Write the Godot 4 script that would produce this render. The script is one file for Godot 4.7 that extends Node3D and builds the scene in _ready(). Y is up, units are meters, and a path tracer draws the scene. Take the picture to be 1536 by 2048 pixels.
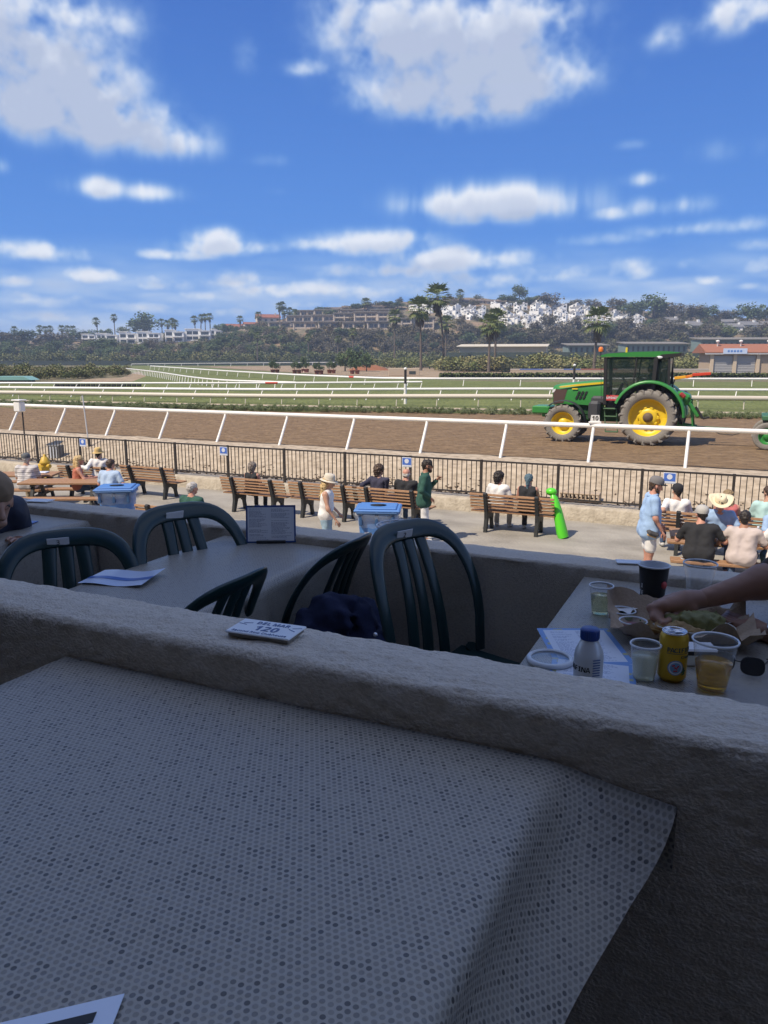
extends Node3D
# A racecourse seen from a shaded dining box of the grandstand.
# Axes: x runs along the home straight, -z points from the stand across the track, y = 0 is the track surface.

var rng := RandomNumberGenerator.new()
var mats := {}
var taken := {}
var EYE := Vector3(0, 3.0, 0)
var yaw := deg_to_rad(24.7)
var pitch := deg_to_rad(-11.35)
var right_dir := Vector3.ZERO
var fore_dir := Vector3.ZERO

# ---------------------------------------------------------------- mesh building
class Shape:
	var st := SurfaceTool.new()
	var flat := 4294967295
	func _init():
		st.begin(Mesh.PRIMITIVE_TRIANGLES)
		st.set_smooth_group(-1)
	func smooth(on: bool) -> void:
		st.set_smooth_group(0 if on else -1)
	func tint(c: Color) -> void:
		st.set_color(c)
	func tri(a: Vector3, b: Vector3, c: Vector3) -> void:
		st.add_vertex(a); st.add_vertex(c); st.add_vertex(b)
	func quad(a: Vector3, b: Vector3, c: Vector3, d: Vector3) -> void:
		tri(a, b, c); tri(a, c, d)
	func box(at: Vector3, size: Vector3, turn := Basis.IDENTITY) -> void:
		var h := size * 0.5
		var p := []
		for k in 8:
			p.append(at + turn * Vector3(h.x if k & 1 else -h.x, h.y if k & 2 else -h.y, h.z if k & 4 else -h.z))
		quad(p[4], p[5], p[7], p[6]); quad(p[1], p[0], p[2], p[3]); quad(p[5], p[1], p[3], p[7])
		quad(p[0], p[4], p[6], p[2]); quad(p[6], p[7], p[3], p[2]); quad(p[0], p[1], p[5], p[4])
	# chamfered box
	func cbox(at: Vector3, size: Vector3, c: float, turn := Basis.IDENTITY) -> void:
		var h := size * 0.5
		c = minf(c, minf(h.x, minf(h.y, h.z)) * 0.9)
		var v := func(sx: int, sy: int, sz: int, ax: int) -> Vector3:
			var q := Vector3(sx * (h.x - (0.0 if ax == 0 else c)), sy * (h.y - (0.0 if ax == 1 else c)), sz * (h.z - (0.0 if ax == 2 else c)))
			return at + turn * q
		for s in [-1, 1]:
			fquad(v.call(s, -1, -1, 0), v.call(s, 1, -1, 0), v.call(s, 1, 1, 0), v.call(s, -1, 1, 0), s > 0)
			fquad(v.call(-1, s, -1, 1), v.call(-1, s, 1, 1), v.call(1, s, 1, 1), v.call(1, s, -1, 1), s > 0)
			fquad(v.call(-1, -1, s, 2), v.call(1, -1, s, 2), v.call(1, 1, s, 2), v.call(-1, 1, s, 2), s > 0)
		for a in [-1, 1]:
			for b in [-1, 1]:
				fquad(v.call(a, b, -1, 0), v.call(a, b, -1, 1), v.call(a, b, 1, 1), v.call(a, b, 1, 0), a * b > 0)
				fquad(v.call(-1, a, b, 1), v.call(-1, a, b, 2), v.call(1, a, b, 2), v.call(1, a, b, 1), a * b > 0)
				fquad(v.call(a, -1, b, 2), v.call(a, -1, b, 0), v.call(a, 1, b, 0), v.call(a, 1, b, 2), a * b > 0)
				for d in [-1, 1]:
					var t0: Vector3 = v.call(a, b, d, 0)
					var t1: Vector3 = v.call(a, b, d, 1)
					var t2: Vector3 = v.call(a, b, d, 2)
					if a * b * d > 0: tri(t0, t1, t2)
					else: tri(t0, t2, t1)
	func fquad(a: Vector3, b: Vector3, c: Vector3, d: Vector3, same: bool) -> void:
		if same: quad(a, b, c, d)
		else: quad(d, c, b, a)
	# tube along points with a radius at each
	func tube(pts: Array, radii: Array, sides := 8, caps := true, squash := Vector2.ONE) -> void:
		var n := pts.size()
		var rings := []
		var side := Vector3.ZERO
		for i in n:
			var d: Vector3 = (pts[mini(i + 1, n - 1)] - pts[maxi(i - 1, 0)]).normalized()
			if i == 0:
				side = d.cross(Vector3.UP if absf(d.y) < 0.9 else Vector3.RIGHT).normalized()
			else:
				side = (side - d * side.dot(d)).normalized()
			var up := side.cross(d)
			var ring := []
			for k in sides:
				var a := TAU * k / sides
				ring.append(pts[i] + (side * cos(a) * squash.x + up * sin(a) * squash.y) * radii[mini(i, radii.size() - 1)])
			rings.append(ring)
		smooth(true)
		for i in n - 1:
			for k in sides:
				var k2 := (k + 1) % sides
				quad(rings[i][k], rings[i + 1][k], rings[i + 1][k2], rings[i][k2])
		smooth(false)
		if caps:
			for k in range(1, sides - 1):
				tri(rings[0][0], rings[0][k], rings[0][k + 1])
				tri(rings[n - 1][0], rings[n - 1][k + 1], rings[n - 1][k])
	func bar(a: Vector3, b: Vector3, r: float, sides := 6) -> void:
		tube([a, b], [r, r], sides)
	# square bar between two points
	func beam(a: Vector3, b: Vector3, w: float, h: float, c := 0.0) -> void:
		var d := (b - a).normalized()
		var x := d.cross(Vector3.UP if absf(d.y) < 0.95 else Vector3.BACK).normalized()
		var bas := Basis(x, x.cross(-d), -d)
		if c > 0.0: cbox((a + b) * 0.5, Vector3(w, h, a.distance_to(b)), c, bas)
		else: box((a + b) * 0.5, Vector3(w, h, a.distance_to(b)), bas)
	# profile of (radius, height) turned round y, bottom to top
	func lathe(profile: Array, segs := 24, t := Transform3D.IDENTITY, hard := 0.5) -> void:
		var n := profile.size()
		for i in n - 1:
			var p: Vector2 = profile[i]
			var q: Vector2 = profile[i + 1]
			smooth(true)
			st.set_smooth_group(i + 1 if hard < 0.0 else 0)
			for k in segs:
				var a := TAU * k / segs
				var b := TAU * (k + 1) / segs
				var p0 := t * Vector3(p.x * cos(a), p.y, p.x * sin(a))
				var p1 := t * Vector3(p.x * cos(b), p.y, p.x * sin(b))
				var q0 := t * Vector3(q.x * cos(a), q.y, q.x * sin(a))
				var q1 := t * Vector3(q.x * cos(b), q.y, q.x * sin(b))
				if q.x > 1e-5: tri(p0, q0, q1)
				if p.x > 1e-5: tri(p0, q1, p1)
		smooth(false)
	# flat outline (x, y), thickness along z, both faces and the rim
	func slab(outline: PackedVector2Array, z0: float, z1: float, t := Transform3D.IDENTITY) -> void:
		var o := outline
		if Geometry2D.is_polygon_clockwise(o):
			o = o.duplicate(); o.reverse()
		var idx := Geometry2D.triangulate_polygon(o)
		for i in range(0, idx.size(), 3):
			var a := o[idx[i]]; var b := o[idx[i + 1]]; var c := o[idx[i + 2]]
			if (b - a).cross(c - a) < 0.0:
				var s := b; b = c; c = s
			tri(t * Vector3(a.x, a.y, z1), t * Vector3(b.x, b.y, z1), t * Vector3(c.x, c.y, z1))
			tri(t * Vector3(a.x, a.y, z0), t * Vector3(c.x, c.y, z0), t * Vector3(b.x, b.y, z0))
		for i in o.size():
			var a := o[i]; var b := o[(i + 1) % o.size()]
			quad(t * Vector3(a.x, a.y, z0), t * Vector3(b.x, b.y, z0), t * Vector3(b.x, b.y, z1), t * Vector3(a.x, a.y, z1))
	func ball(at: Vector3, r: Vector3, segs := 12, rings := 8) -> void:
		var prof := []
		for i in rings + 1:
			var a := -PI / 2 + PI * i / rings
			prof.append(Vector2(cos(a), sin(a)))
		lathe(prof, segs, Transform3D(Basis.from_scale(r), at))
	# grid of points, rows x cols; seen from the side where rows x cols gives a positive turn
	func sheet(rows: Array, flip := false) -> void:
		smooth(true)
		for i in rows.size() - 1:
			for j in rows[i].size() - 1:
				if flip: quad(rows[i][j], rows[i][j + 1], rows[i + 1][j + 1], rows[i + 1][j])
				else: quad(rows[i][j], rows[i + 1][j], rows[i + 1][j + 1], rows[i][j + 1])
		smooth(false)
	func usheet(rows: Array, uvs: Array, flip := false) -> void:
		smooth(true)
		for i in rows.size() - 1:
			for j in rows[i].size() - 1:
				var q := [[i, j], [i + 1, j], [i + 1, j + 1], [i, j + 1]]
				if flip: q.reverse()
				for k in [0, 2, 1, 0, 3, 2]:
					st.set_uv(uvs[q[k][0]][q[k][1]])
					st.add_vertex(rows[q[k][0]][q[k][1]])
		smooth(false)
	# flat printed face: corners in order, picture upright from a (bottom left) to b, c, d
	func face(a: Vector3, b: Vector3, c: Vector3, d: Vector3) -> void:
		var p := [a, b, c, d]
		var t := [Vector2(0, 1), Vector2(1, 1), Vector2(1, 0), Vector2(0, 0)]
		for k in [0, 2, 1, 0, 3, 2]:
			st.set_uv(t[k])
			st.add_vertex(p[k])
	func mesh(m: Material) -> ArrayMesh:
		st.generate_normals()
		st.index()
		var a := st.commit()
		if a.get_surface_count() > 0: a.surface_set_material(0, m)
		return a

func numbered(called: String) -> String:
	var n: int = taken.get(called, -1) + 1
	taken[called] = n
	return called if n == 0 else "%s_%03d" % [called, n]

func tag(o: Node, label: String, category := "", group := "") -> Node:
	o.set_meta("label", label)
	if category: o.set_meta("category", category)
	if group: o.set_meta("group", group)
	return o

func thing(called: String, label: String, category: String, at := Vector3.ZERO, turn := 0.0, group := "") -> Node3D:
	var o := Node3D.new()
	o.name = numbered(called)
	add_child(o)
	o.position = at
	o.rotation.y = turn
	tag(o, label, category, group)
	return o

func put(called: String, mesh: Mesh, parent: Node, at := Transform3D.IDENTITY) -> MeshInstance3D:
	var o := MeshInstance3D.new()
	o.mesh = mesh
	o.name = numbered(called) if parent == self else called
	parent.add_child(o, true)
	o.transform = at
	return o

func part(called: String, s: Shape, m: Material, parent: Node, at := Transform3D.IDENTITY) -> MeshInstance3D:
	return put(called, s.mesh(m), parent, at)

func setting(called: String, mesh: Mesh, at := Transform3D.IDENTITY) -> MeshInstance3D:
	var o := put(called, mesh, self, at)
	o.set_meta("kind", "structure")
	return o

func copy(o: Node3D, label: String, at: Vector3, turn: float) -> Node3D:
	var c: Node3D = o.duplicate()
	var plain := String(o.name).trim_suffix("_" + String(o.name).get_slice("_", String(o.name).get_slice_count("_") - 1)) if String(o.name).right(3).is_valid_int() else String(o.name)
	c.name = numbered(plain)
	add_child(c)
	c.position = at
	c.rotation.y = turn
	if label: c.set_meta("label", label)
	return c

# ---------------------------------------------------------------- materials
func lin(r: float, g: float, b: float) -> Color:
	return Color(r, g, b).linear_to_srgb()

func mat(called: String, c: Color, rough := 0.8, metal := 0.0) -> StandardMaterial3D:
	if mats.has(called): return mats[called]
	var m := StandardMaterial3D.new()
	m.resource_name = called
	m.albedo_color = c
	m.roughness = rough
	m.metallic = metal
	mats[called] = m
	return m

func noise_tex(stops: Array, freq: float, seed_: int, size := 512, octaves := 5, kind := FastNoiseLite.TYPE_SIMPLEX_SMOOTH, normal := 0.0, stretch := 1.0) -> NoiseTexture2D:
	var n := FastNoiseLite.new()
	n.seed = seed_
	n.frequency = freq
	n.noise_type = kind
	n.fractal_octaves = octaves
	var t := NoiseTexture2D.new()
	t.width = size
	t.height = size
	t.seamless = true
	t.seamless_blend_skirt = 0.2
	t.noise = n
	if normal > 0.0:
		t.as_normal_map = true
		t.bump_strength = normal
	else:
		var g := Gradient.new()
		var off := PackedFloat32Array()
		var cols := PackedColorArray()
		for s in stops:
			off.append(s[0]); cols.append(s[1])
		g.offsets = off
		g.colors = cols
		t.color_ramp = g
	return t

# a surface of uneven colour: world-projected noise, tile = metres per repeat
func rough_mat(called: String, stops: Array, tile: Vector3, freq: float, bump := 0.0, bump_freq := 0.05, rough := 0.9, seed_ := 1, world := true) -> StandardMaterial3D:
	if mats.has(called): return mats[called]
	var m := mat(called, Color.WHITE, rough)
	m.albedo_texture = noise_tex(stops, freq, seed_)
	m.uv1_triplanar = true
	m.uv1_world_triplanar = world
	m.uv1_scale = Vector3(1.0 / tile.x, 1.0 / tile.y, 1.0 / tile.z)
	if bump > 0.0:
		m.normal_enabled = true
		m.normal_texture = noise_tex([], bump_freq, seed_ + 7, 512, 5, FastNoiseLite.TYPE_SIMPLEX_SMOOTH, bump)
		m.normal_scale = 1.0
	return m

func wobble(seed_: int, freq: float, octaves := 3) -> FastNoiseLite:
	var n := FastNoiseLite.new()
	n.seed = seed_
	n.frequency = freq
	n.fractal_octaves = octaves
	return n

# ---------------------------------------------------------------- surveying
# a place by its bearing from the dining box: s metres to the right per 1571 of depth, depth metres forward
func place(u: float, depth: float, y := 0.0) -> Vector3:
	var p := right_dir * ((u - 768.0) / 1571.0 * depth) + fore_dir * depth
	return Vector3(p.x, y, p.z)

func height_at(v: float, depth: float) -> float:
	var a := atan((1024.0 - v) / 1540.0) + pitch
	return EYE.y + depth * tan(a)

# ---------------------------------------------------------------- camera, sky, sun
func make_light() -> void:
	var cam := Camera3D.new()
	cam.name = "camera"
	cam.position = EYE
	cam.rotation = Vector3(pitch, yaw, 0)
	cam.fov = rad_to_deg(2.0 * atan(1024.0 / 1540.0))
	cam.near = 0.05
	cam.far = 12000.0
	add_child(cam)
	cam.current = true
	right_dir = Vector3(cos(yaw), 0, -sin(yaw))
	fore_dir = Vector3(-sin(yaw), 0, -cos(yaw))
	var env := Environment.new()
	env.background_mode = Environment.BG_SKY
	var sky := Sky.new()
	var pan := PanoramaSkyMaterial.new()
	pan.panorama = sky_picture()
	sky.sky_material = pan
	env.sky = sky
	env.background_energy_multiplier = 1.1
	env.tonemap_mode = Environment.TONE_MAPPER_LINEAR
	env.tonemap_exposure = 1.12
	env.sdfgi_enabled = true
	env.ssao_enabled = true
	env.ssil_enabled = true
	env.fog_enabled = true
	env.fog_density = 0.0005
	env.fog_light_color = Color(0.72, 0.80, 0.92)
	var we := WorldEnvironment.new()
	we.name = "world_environment"
	we.environment = env
	add_child(we)
	var sun := DirectionalLight3D.new()
	sun.name = "sun"
	sun.light_energy = 1.6
	sun.light_color = Color(1.0, 0.94, 0.85)
	sun.light_angular_distance = 0.5
	sun.shadow_enabled = true
	add_child(sun)
	# shadows fall to the right and a little away from the stand
	var d := (right_dir * 0.62 + fore_dir * 0.42 + Vector3.DOWN).normalized()
	sun.look_at_from_position(Vector3.ZERO, d, Vector3.UP)

# air and clouds only: bearing (degrees right of the camera's heading), elevation, half sizes, thickness
func cloud_list() -> Array:
	return [[-23.3,18.4,5.6,2.76,1],[-20.2,16.6,4,2.4,1],[-21.7,20.3,5.7,1.48,0.8],[-23,14.9,3.3,1.63,1],[-17.3,14.7,4.5,1.7,0.95],[-14.2,13.8,2.6,1.11,0.95],[-24,16.5,3.2,2.85,0.9],[-19.2,14.8,3.4,1.95,0.9],[4.4,20.6,8.2,2.47,0.95],[0.4,20.2,4,2.37,0.85],[7.9,18.1,5.6,2.05,0.95],[2.1,17.4,5.1,1.69,0.95],[5.9,16.3,4.4,1.29,0.85],[10.5,17.4,3.3,1.66,0.6],[-5.4,18.6,2,0.61,0.5],[9.7,21.1,3.5,1.54,0.8],[-1.6,21.7,3.4,1.54,0.7],[-9.3,19.1,1,1.21,0.28],[13.3,17.8,1.3,0.96,0.45],[7.7,10.5,6.1,1.32,1.05],[4.6,10.4,3.8,0.95,0.95],[10.5,10.1,3.7,0.82,0.7],[6.7,9.4,3.4,0.45,0.5],[-19.1,10.9,2.2,0.75,0.95],[-16,10.8,2.5,0.67,0.95],[-23.4,6.8,3.5,0.68,1],[-11.8,8.1,2.4,0.77,0.8],[-11.1,7.5,3.8,0.65,0.9],[-14.5,6.9,3,0.45,0.7],[-1,7.9,4.6,0.92,1],[1.5,8.3,2.1,0.66,0.9],[-4.5,7.8,2.1,0.53,0.8],[4.3,6.8,4.9,0.93,0.95],[-0.3,6.1,4.3,0.67,0.85],[7.5,6.9,4.2,0.79,0.6],[-8.2,13.1,1.5,0.55,0.32],[-7.8,11.2,1,0.38,0.2],[-20.1,5.4,2.4,0.64,0.85],[-24.5,4.9,2.1,0.56,0.8],[-16,5,2.7,0.66,0.7],[-10.2,5.3,3.1,0.74,0.85],[-8.5,4.7,3.2,0.68,0.85],[-24,3.8,3.7,0.63,0.8],[-13,4.2,3.1,0.47,0.6],[-17.4,3.4,3.3,0.46,0.55],[-22.2,2.7,4.5,0.52,0.6],[-12.4,3.2,4.2,0.48,0.5],[-3.2,4.7,4.3,0.82,0.75],[1.9,4.9,4.6,0.68,0.6],[6.8,5.4,5.2,0.74,0.55],[-5.3,3.7,5,0.48,0.5],[11.7,5.8,5,0.86,0.42],[8.6,4.3,5.5,0.54,0.4],[19.3,9.8,2.9,0.73,0.75],[18,11.5,1.7,0.54,0.6],[15.5,9.5,1.9,0.56,0.45],[19.4,8.3,2.8,0.5,0.6],[23.4,8.4,2.3,0.6,0.65],[15,7.9,3.6,0.51,0.35],[22.9,20.1,3.1,1.28,0.85],[18.3,19.3,1.5,1.08,0.38],[22.4,12.8,2.9,0.91,0.34],[16.7,13.6,1.3,0.41,0.25],[17,5.8,2.3,0.97,0.62],[22,5,1.3,0.41,0.85],[24.8,5.8,1.5,0.74,0.5],[20.8,6.1,1.5,0.51,0.4],[24.4,7.1,1.7,0.49,0.5],[17.8,4.3,2.9,0.39,0.35],[24.6,4.6,1.8,0.31,0.35],[16.7,17,1.2,1.36,0.12],[-25,11.7,0.6,0.57,0.5]]

func sky_colour(el: float) -> Color:
	var t := clampf(el / 90.0, 0.0, 1.0)
	var a := Color(0.56, 0.69, 0.87)
	var b := Color(0.325, 0.53, 0.82)
	var c := Color(0.245, 0.41, 0.71)
	var d := Color(0.14, 0.28, 0.58)
	if el < 8.0: return a.lerp(b, pow(el / 8.0, 0.85))
	if el < 24.0: return b.lerp(c, (el - 8.0) / 16.0)
	return c.lerp(d, (el - 24.0) / 66.0)

func sky_picture() -> ImageTexture:
	var W := 4096
	var H := 2048
	var n1 := wobble(11, 0.09, 5)
	var n2 := wobble(23, 0.022, 4)
	var n3 := wobble(31, 0.35, 4)
	# the whole sky, coarse
	var cw := 1024
	var ch := 512
	var low := Image.create(cw, ch, false, Image.FORMAT_RGB8)
	for j in ch:
		var el := 90.0 - 180.0 * (j + 0.5) / ch
		for i in cw:
			if el < -1.5:
				low.set_pixel(i, j, Color(0.52, 0.46, 0.40))
				continue
			var az := 360.0 * (i + 0.5) / cw - 180.0
			low.set_pixel(i, j, sky_mix(az, maxf(el, 0.0), outside(az, el, n1, n2), 0.5))
	low.resize(W, H, Image.INTERPOLATE_CUBIC)
	# the part in view, fine: blobs of cloud with ragged rims
	var head := -rad_to_deg(yaw)
	var x0 := int((head - 44.0 + 180.0) / 360.0 * W)
	var x1 := int((head + 44.0 + 180.0) / 360.0 * W)
	var y0 := int((90.0 - 31.0) / 180.0 * H)
	var y1 := int(90.5 / 180.0 * H)
	var w := x1 - x0
	var h := y1 - y0
	var dens := PackedFloat32Array()
	dens.resize(w * h)
	for b in cloud_list():
		var lift: float = 1.9
		var bx: float = (b[0] + head + 180.0) / 360.0 * W - x0
		var by: float = (90.0 - b[1]) / 180.0 * H - y0
		var rx: float = b[2] / 360.0 * W
		var ry: float = b[3] / 180.0 * H
		for j in range(maxi(0, int(by - ry * lift)), mini(h, int(by + ry * lift) + 1)):
			for i in range(maxi(0, int(bx - rx * lift)), mini(w, int(bx + rx * lift) + 1)):
				var dx := (i - bx) / rx
				var dy := (j - by) / ry
				if dy > 0.0: dy *= 1.15
				var q := dx * dx + dy * dy
				if q < 3.6:
					var g: float = b[4] * exp(-q * 1.15) * 1.25
					var k := j * w + i
					dens[k] = maxf(dens[k], g) + 0.30 * minf(dens[k], g)
	var fine := PackedFloat32Array()
	fine.resize(w * h)
	for j in h:
		var el := 90.0 - 180.0 * (j + y0 + 0.5) / H
		var sq := 1.0 + 1.6 * clampf((14.0 - el) / 14.0, 0.0, 1.0)
		for i in w:
			var k := j * w + i
			var az := 360.0 * (i + x0 + 0.5) / W - 180.0
			var edge := minf(minf(i, w - 1 - i) / 90.0, j / 90.0)
			var f := clampf(edge, 0.0, 1.0)
			var d := dens[k]
			if d > 0.02:
				var na := n1.get_noise_2d(az * 2.6, el * 2.6 * sq)
				var nb := n3.get_noise_2d(az * 2.2, el * 2.2 * sq)
				d = smoothstep(0.04, 1.25, d * (1.0 + 0.60 * na + 0.16 * nb) + (0.32 * na + 0.10 * nb) * minf(1.0, d * 2.0))
			else:
				d = 0.0
			if el < 8.5:
				var haze := smoothstep(8.5, 3.0, el) * (0.34 + 0.75 * n2.get_noise_2d(az * 4.0 + 90.0, el * 22.0) + 0.25 * n1.get_noise_2d(az * 2.0, el * 7.0))
				d = maxf(d, clampf(haze, 0.0, 0.72))
			if f < 1.0: d = lerpf(outside(az, maxf(el, 0.0), n1, n2), d, f)
			fine[k] = d
	var px := low.get_data()
	for j in h:
		var el := 90.0 - 180.0 * (j + y0 + 0.5) / H
		var up1 := maxi(0, j - 9) * w
		var up2 := maxi(0, j - 22) * w
		for i in w:
			var k := j * w + i
			var d := fine[k]
			var c := sky_colour(maxf(el, 0.0))
			if d > 0.003:
				var above := fine[up1 + i] * 0.5 + fine[up2 + maxi(0, i - 6)] * 0.5
				var white := Color(0.875, 0.885, 0.91).lerp(Color(0.60, 0.65, 0.76), clampf(above * 1.0 * d - 0.10, 0.0, 0.70))
				c = c.lerp(white, minf(d * 0.94, 0.94))
			var o := ((j + y0) * W + i + x0) * 3
			px[o] = int(c.r * 255.0 + 0.5)
			px[o + 1] = int(c.g * 255.0 + 0.5)
			px[o + 2] = int(c.b * 255.0 + 0.5)
	var whole := Image.create_from_data(W, H, false, Image.FORMAT_RGB8, px)
	var turned := Image.create(W, H, false, Image.FORMAT_RGB8)  # a panorama's left edge faces -z
	turned.blit_rect(whole, Rect2i(W / 2, 0, W / 2, H), Vector2i(0, 0))
	turned.blit_rect(whole, Rect2i(0, 0, W / 2, H), Vector2i(W / 2, 0))
	return ImageTexture.create_from_image(turned)

func outside(az: float, el: float, n1: FastNoiseLite, n2: FastNoiseLite) -> float:
	# the same fair-weather cloud round the rest of the sky, on a sheet overhead
	var r := 60.0 / maxf(sin(deg_to_rad(el)) + 0.03, 0.05)
	var x := sin(deg_to_rad(az)) * r
	var z := cos(deg_to_rad(az)) * r
	var d := n2.get_noise_2d(x * 0.75, z * 0.75) + 0.4 * n1.get_noise_2d(x * 0.7, z * 0.7)
	return smoothstep(-0.20, 0.30, d)

func sky_mix(_az: float, el: float, d: float, shade: float) -> Color:
	return sky_colour(el).lerp(Color(0.90, 0.915, 0.95).lerp(Color(0.66, 0.71, 0.82), shade * d), d * 0.9)

# ---------------------------------------------------------------- setting
func field(called: String, spots: Array, y: float, m: Material) -> MeshInstance3D:
	var o := PackedVector2Array()
	for s in spots:
		var p := place(s[0], s[1])
		o.append(Vector2(p.x, p.z))
	var idx := Geometry2D.triangulate_polygon(o)
	var s := Shape.new()
	for i in range(0, idx.size(), 3):
		var a := o[idx[i]]; var b := o[idx[i + 1]]; var c := o[idx[i + 2]]
		if (b - a).cross(c - a) > 0.0:
			var t := b; b = c; c = t
		s.tri(Vector3(a.x, y, a.y), Vector3(b.x, y, b.y), Vector3(c.x, y, c.y))
	return setting(called, s.mesh(m))

func make_materials() -> void:
	rough_mat("dirt", [[0.0, lin(0.125, 0.076, 0.038)], [0.35, lin(0.172, 0.110, 0.056)], [0.6, lin(0.212, 0.139, 0.073)], [1.0, lin(0.28, 0.192, 0.108)]], Vector3(9, 3, 2.6), 0.02, 9.0, 0.05, 0.95, 3)
	rough_mat("sand", [[0.0, lin(0.21, 0.162, 0.112)], [0.32, lin(0.345, 0.28, 0.202)], [0.6, lin(0.435, 0.36, 0.268)], [1.0, lin(0.52, 0.44, 0.335)]], Vector3(3.5, 3, 2.6), 0.018, 2.2, 0.06, 0.95, 5)
	rough_mat("asphalt", [[0.0, lin(0.215, 0.20, 0.172)], [0.4, lin(0.275, 0.255, 0.222)], [0.6, lin(0.305, 0.285, 0.247)], [1.0, lin(0.365, 0.34, 0.295)]], Vector3(9, 9, 6), 0.012, 0.9, 0.2, 0.9, 9)
	rough_mat("concrete", [[0.0, lin(0.30, 0.26, 0.20)], [0.45, lin(0.40, 0.35, 0.275)], [1.0, lin(0.50, 0.45, 0.36)]], Vector3(3, 3, 3), 0.02, 3.0, 0.06, 0.9, 12)
	rough_mat("turf", [[0.0, lin(0.105, 0.128, 0.030)], [0.5, lin(0.140, 0.165, 0.044)], [1.0, lin(0.185, 0.195, 0.066)]], Vector3(40, 40, 40), 0.03, 4.0, 0.2, 0.95, 15)
	rough_mat("dry_ground", [[0.0, lin(0.11, 0.115, 0.045)], [0.4, lin(0.16, 0.15, 0.075)], [0.65, lin(0.19, 0.155, 0.095)], [1.0, lin(0.27, 0.21, 0.135)]], Vector3(60, 60, 60), 0.02, 4.0, 0.2, 0.95, 17)
	rough_mat("infield_dirt", [[0.0, lin(0.23, 0.17, 0.105)], [0.5, lin(0.32, 0.24, 0.155)], [1.0, lin(0.40, 0.31, 0.21)]], Vector3(40, 40, 40), 0.02, 4.0, 0.2, 0.95, 19)
	rough_mat("scrub_ground", [[0.0, lin(0.085, 0.09, 0.04)], [0.45, lin(0.15, 0.13, 0.075)], [0.62, lin(0.23, 0.17, 0.11)], [0.75, lin(0.30, 0.20, 0.13)], [1.0, lin(0.36, 0.25, 0.16)]], Vector3(90, 90, 90), 0.018, 4.0, 0.2, 0.95, 21)
	mat("white_rail", lin(0.78, 0.77, 0.74), 0.35)
	mat("black_iron", lin(0.035, 0.03, 0.027), 0.5)
	mat("dark_leaf_fence", lin(0.035, 0.05, 0.042), 0.9)

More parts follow.
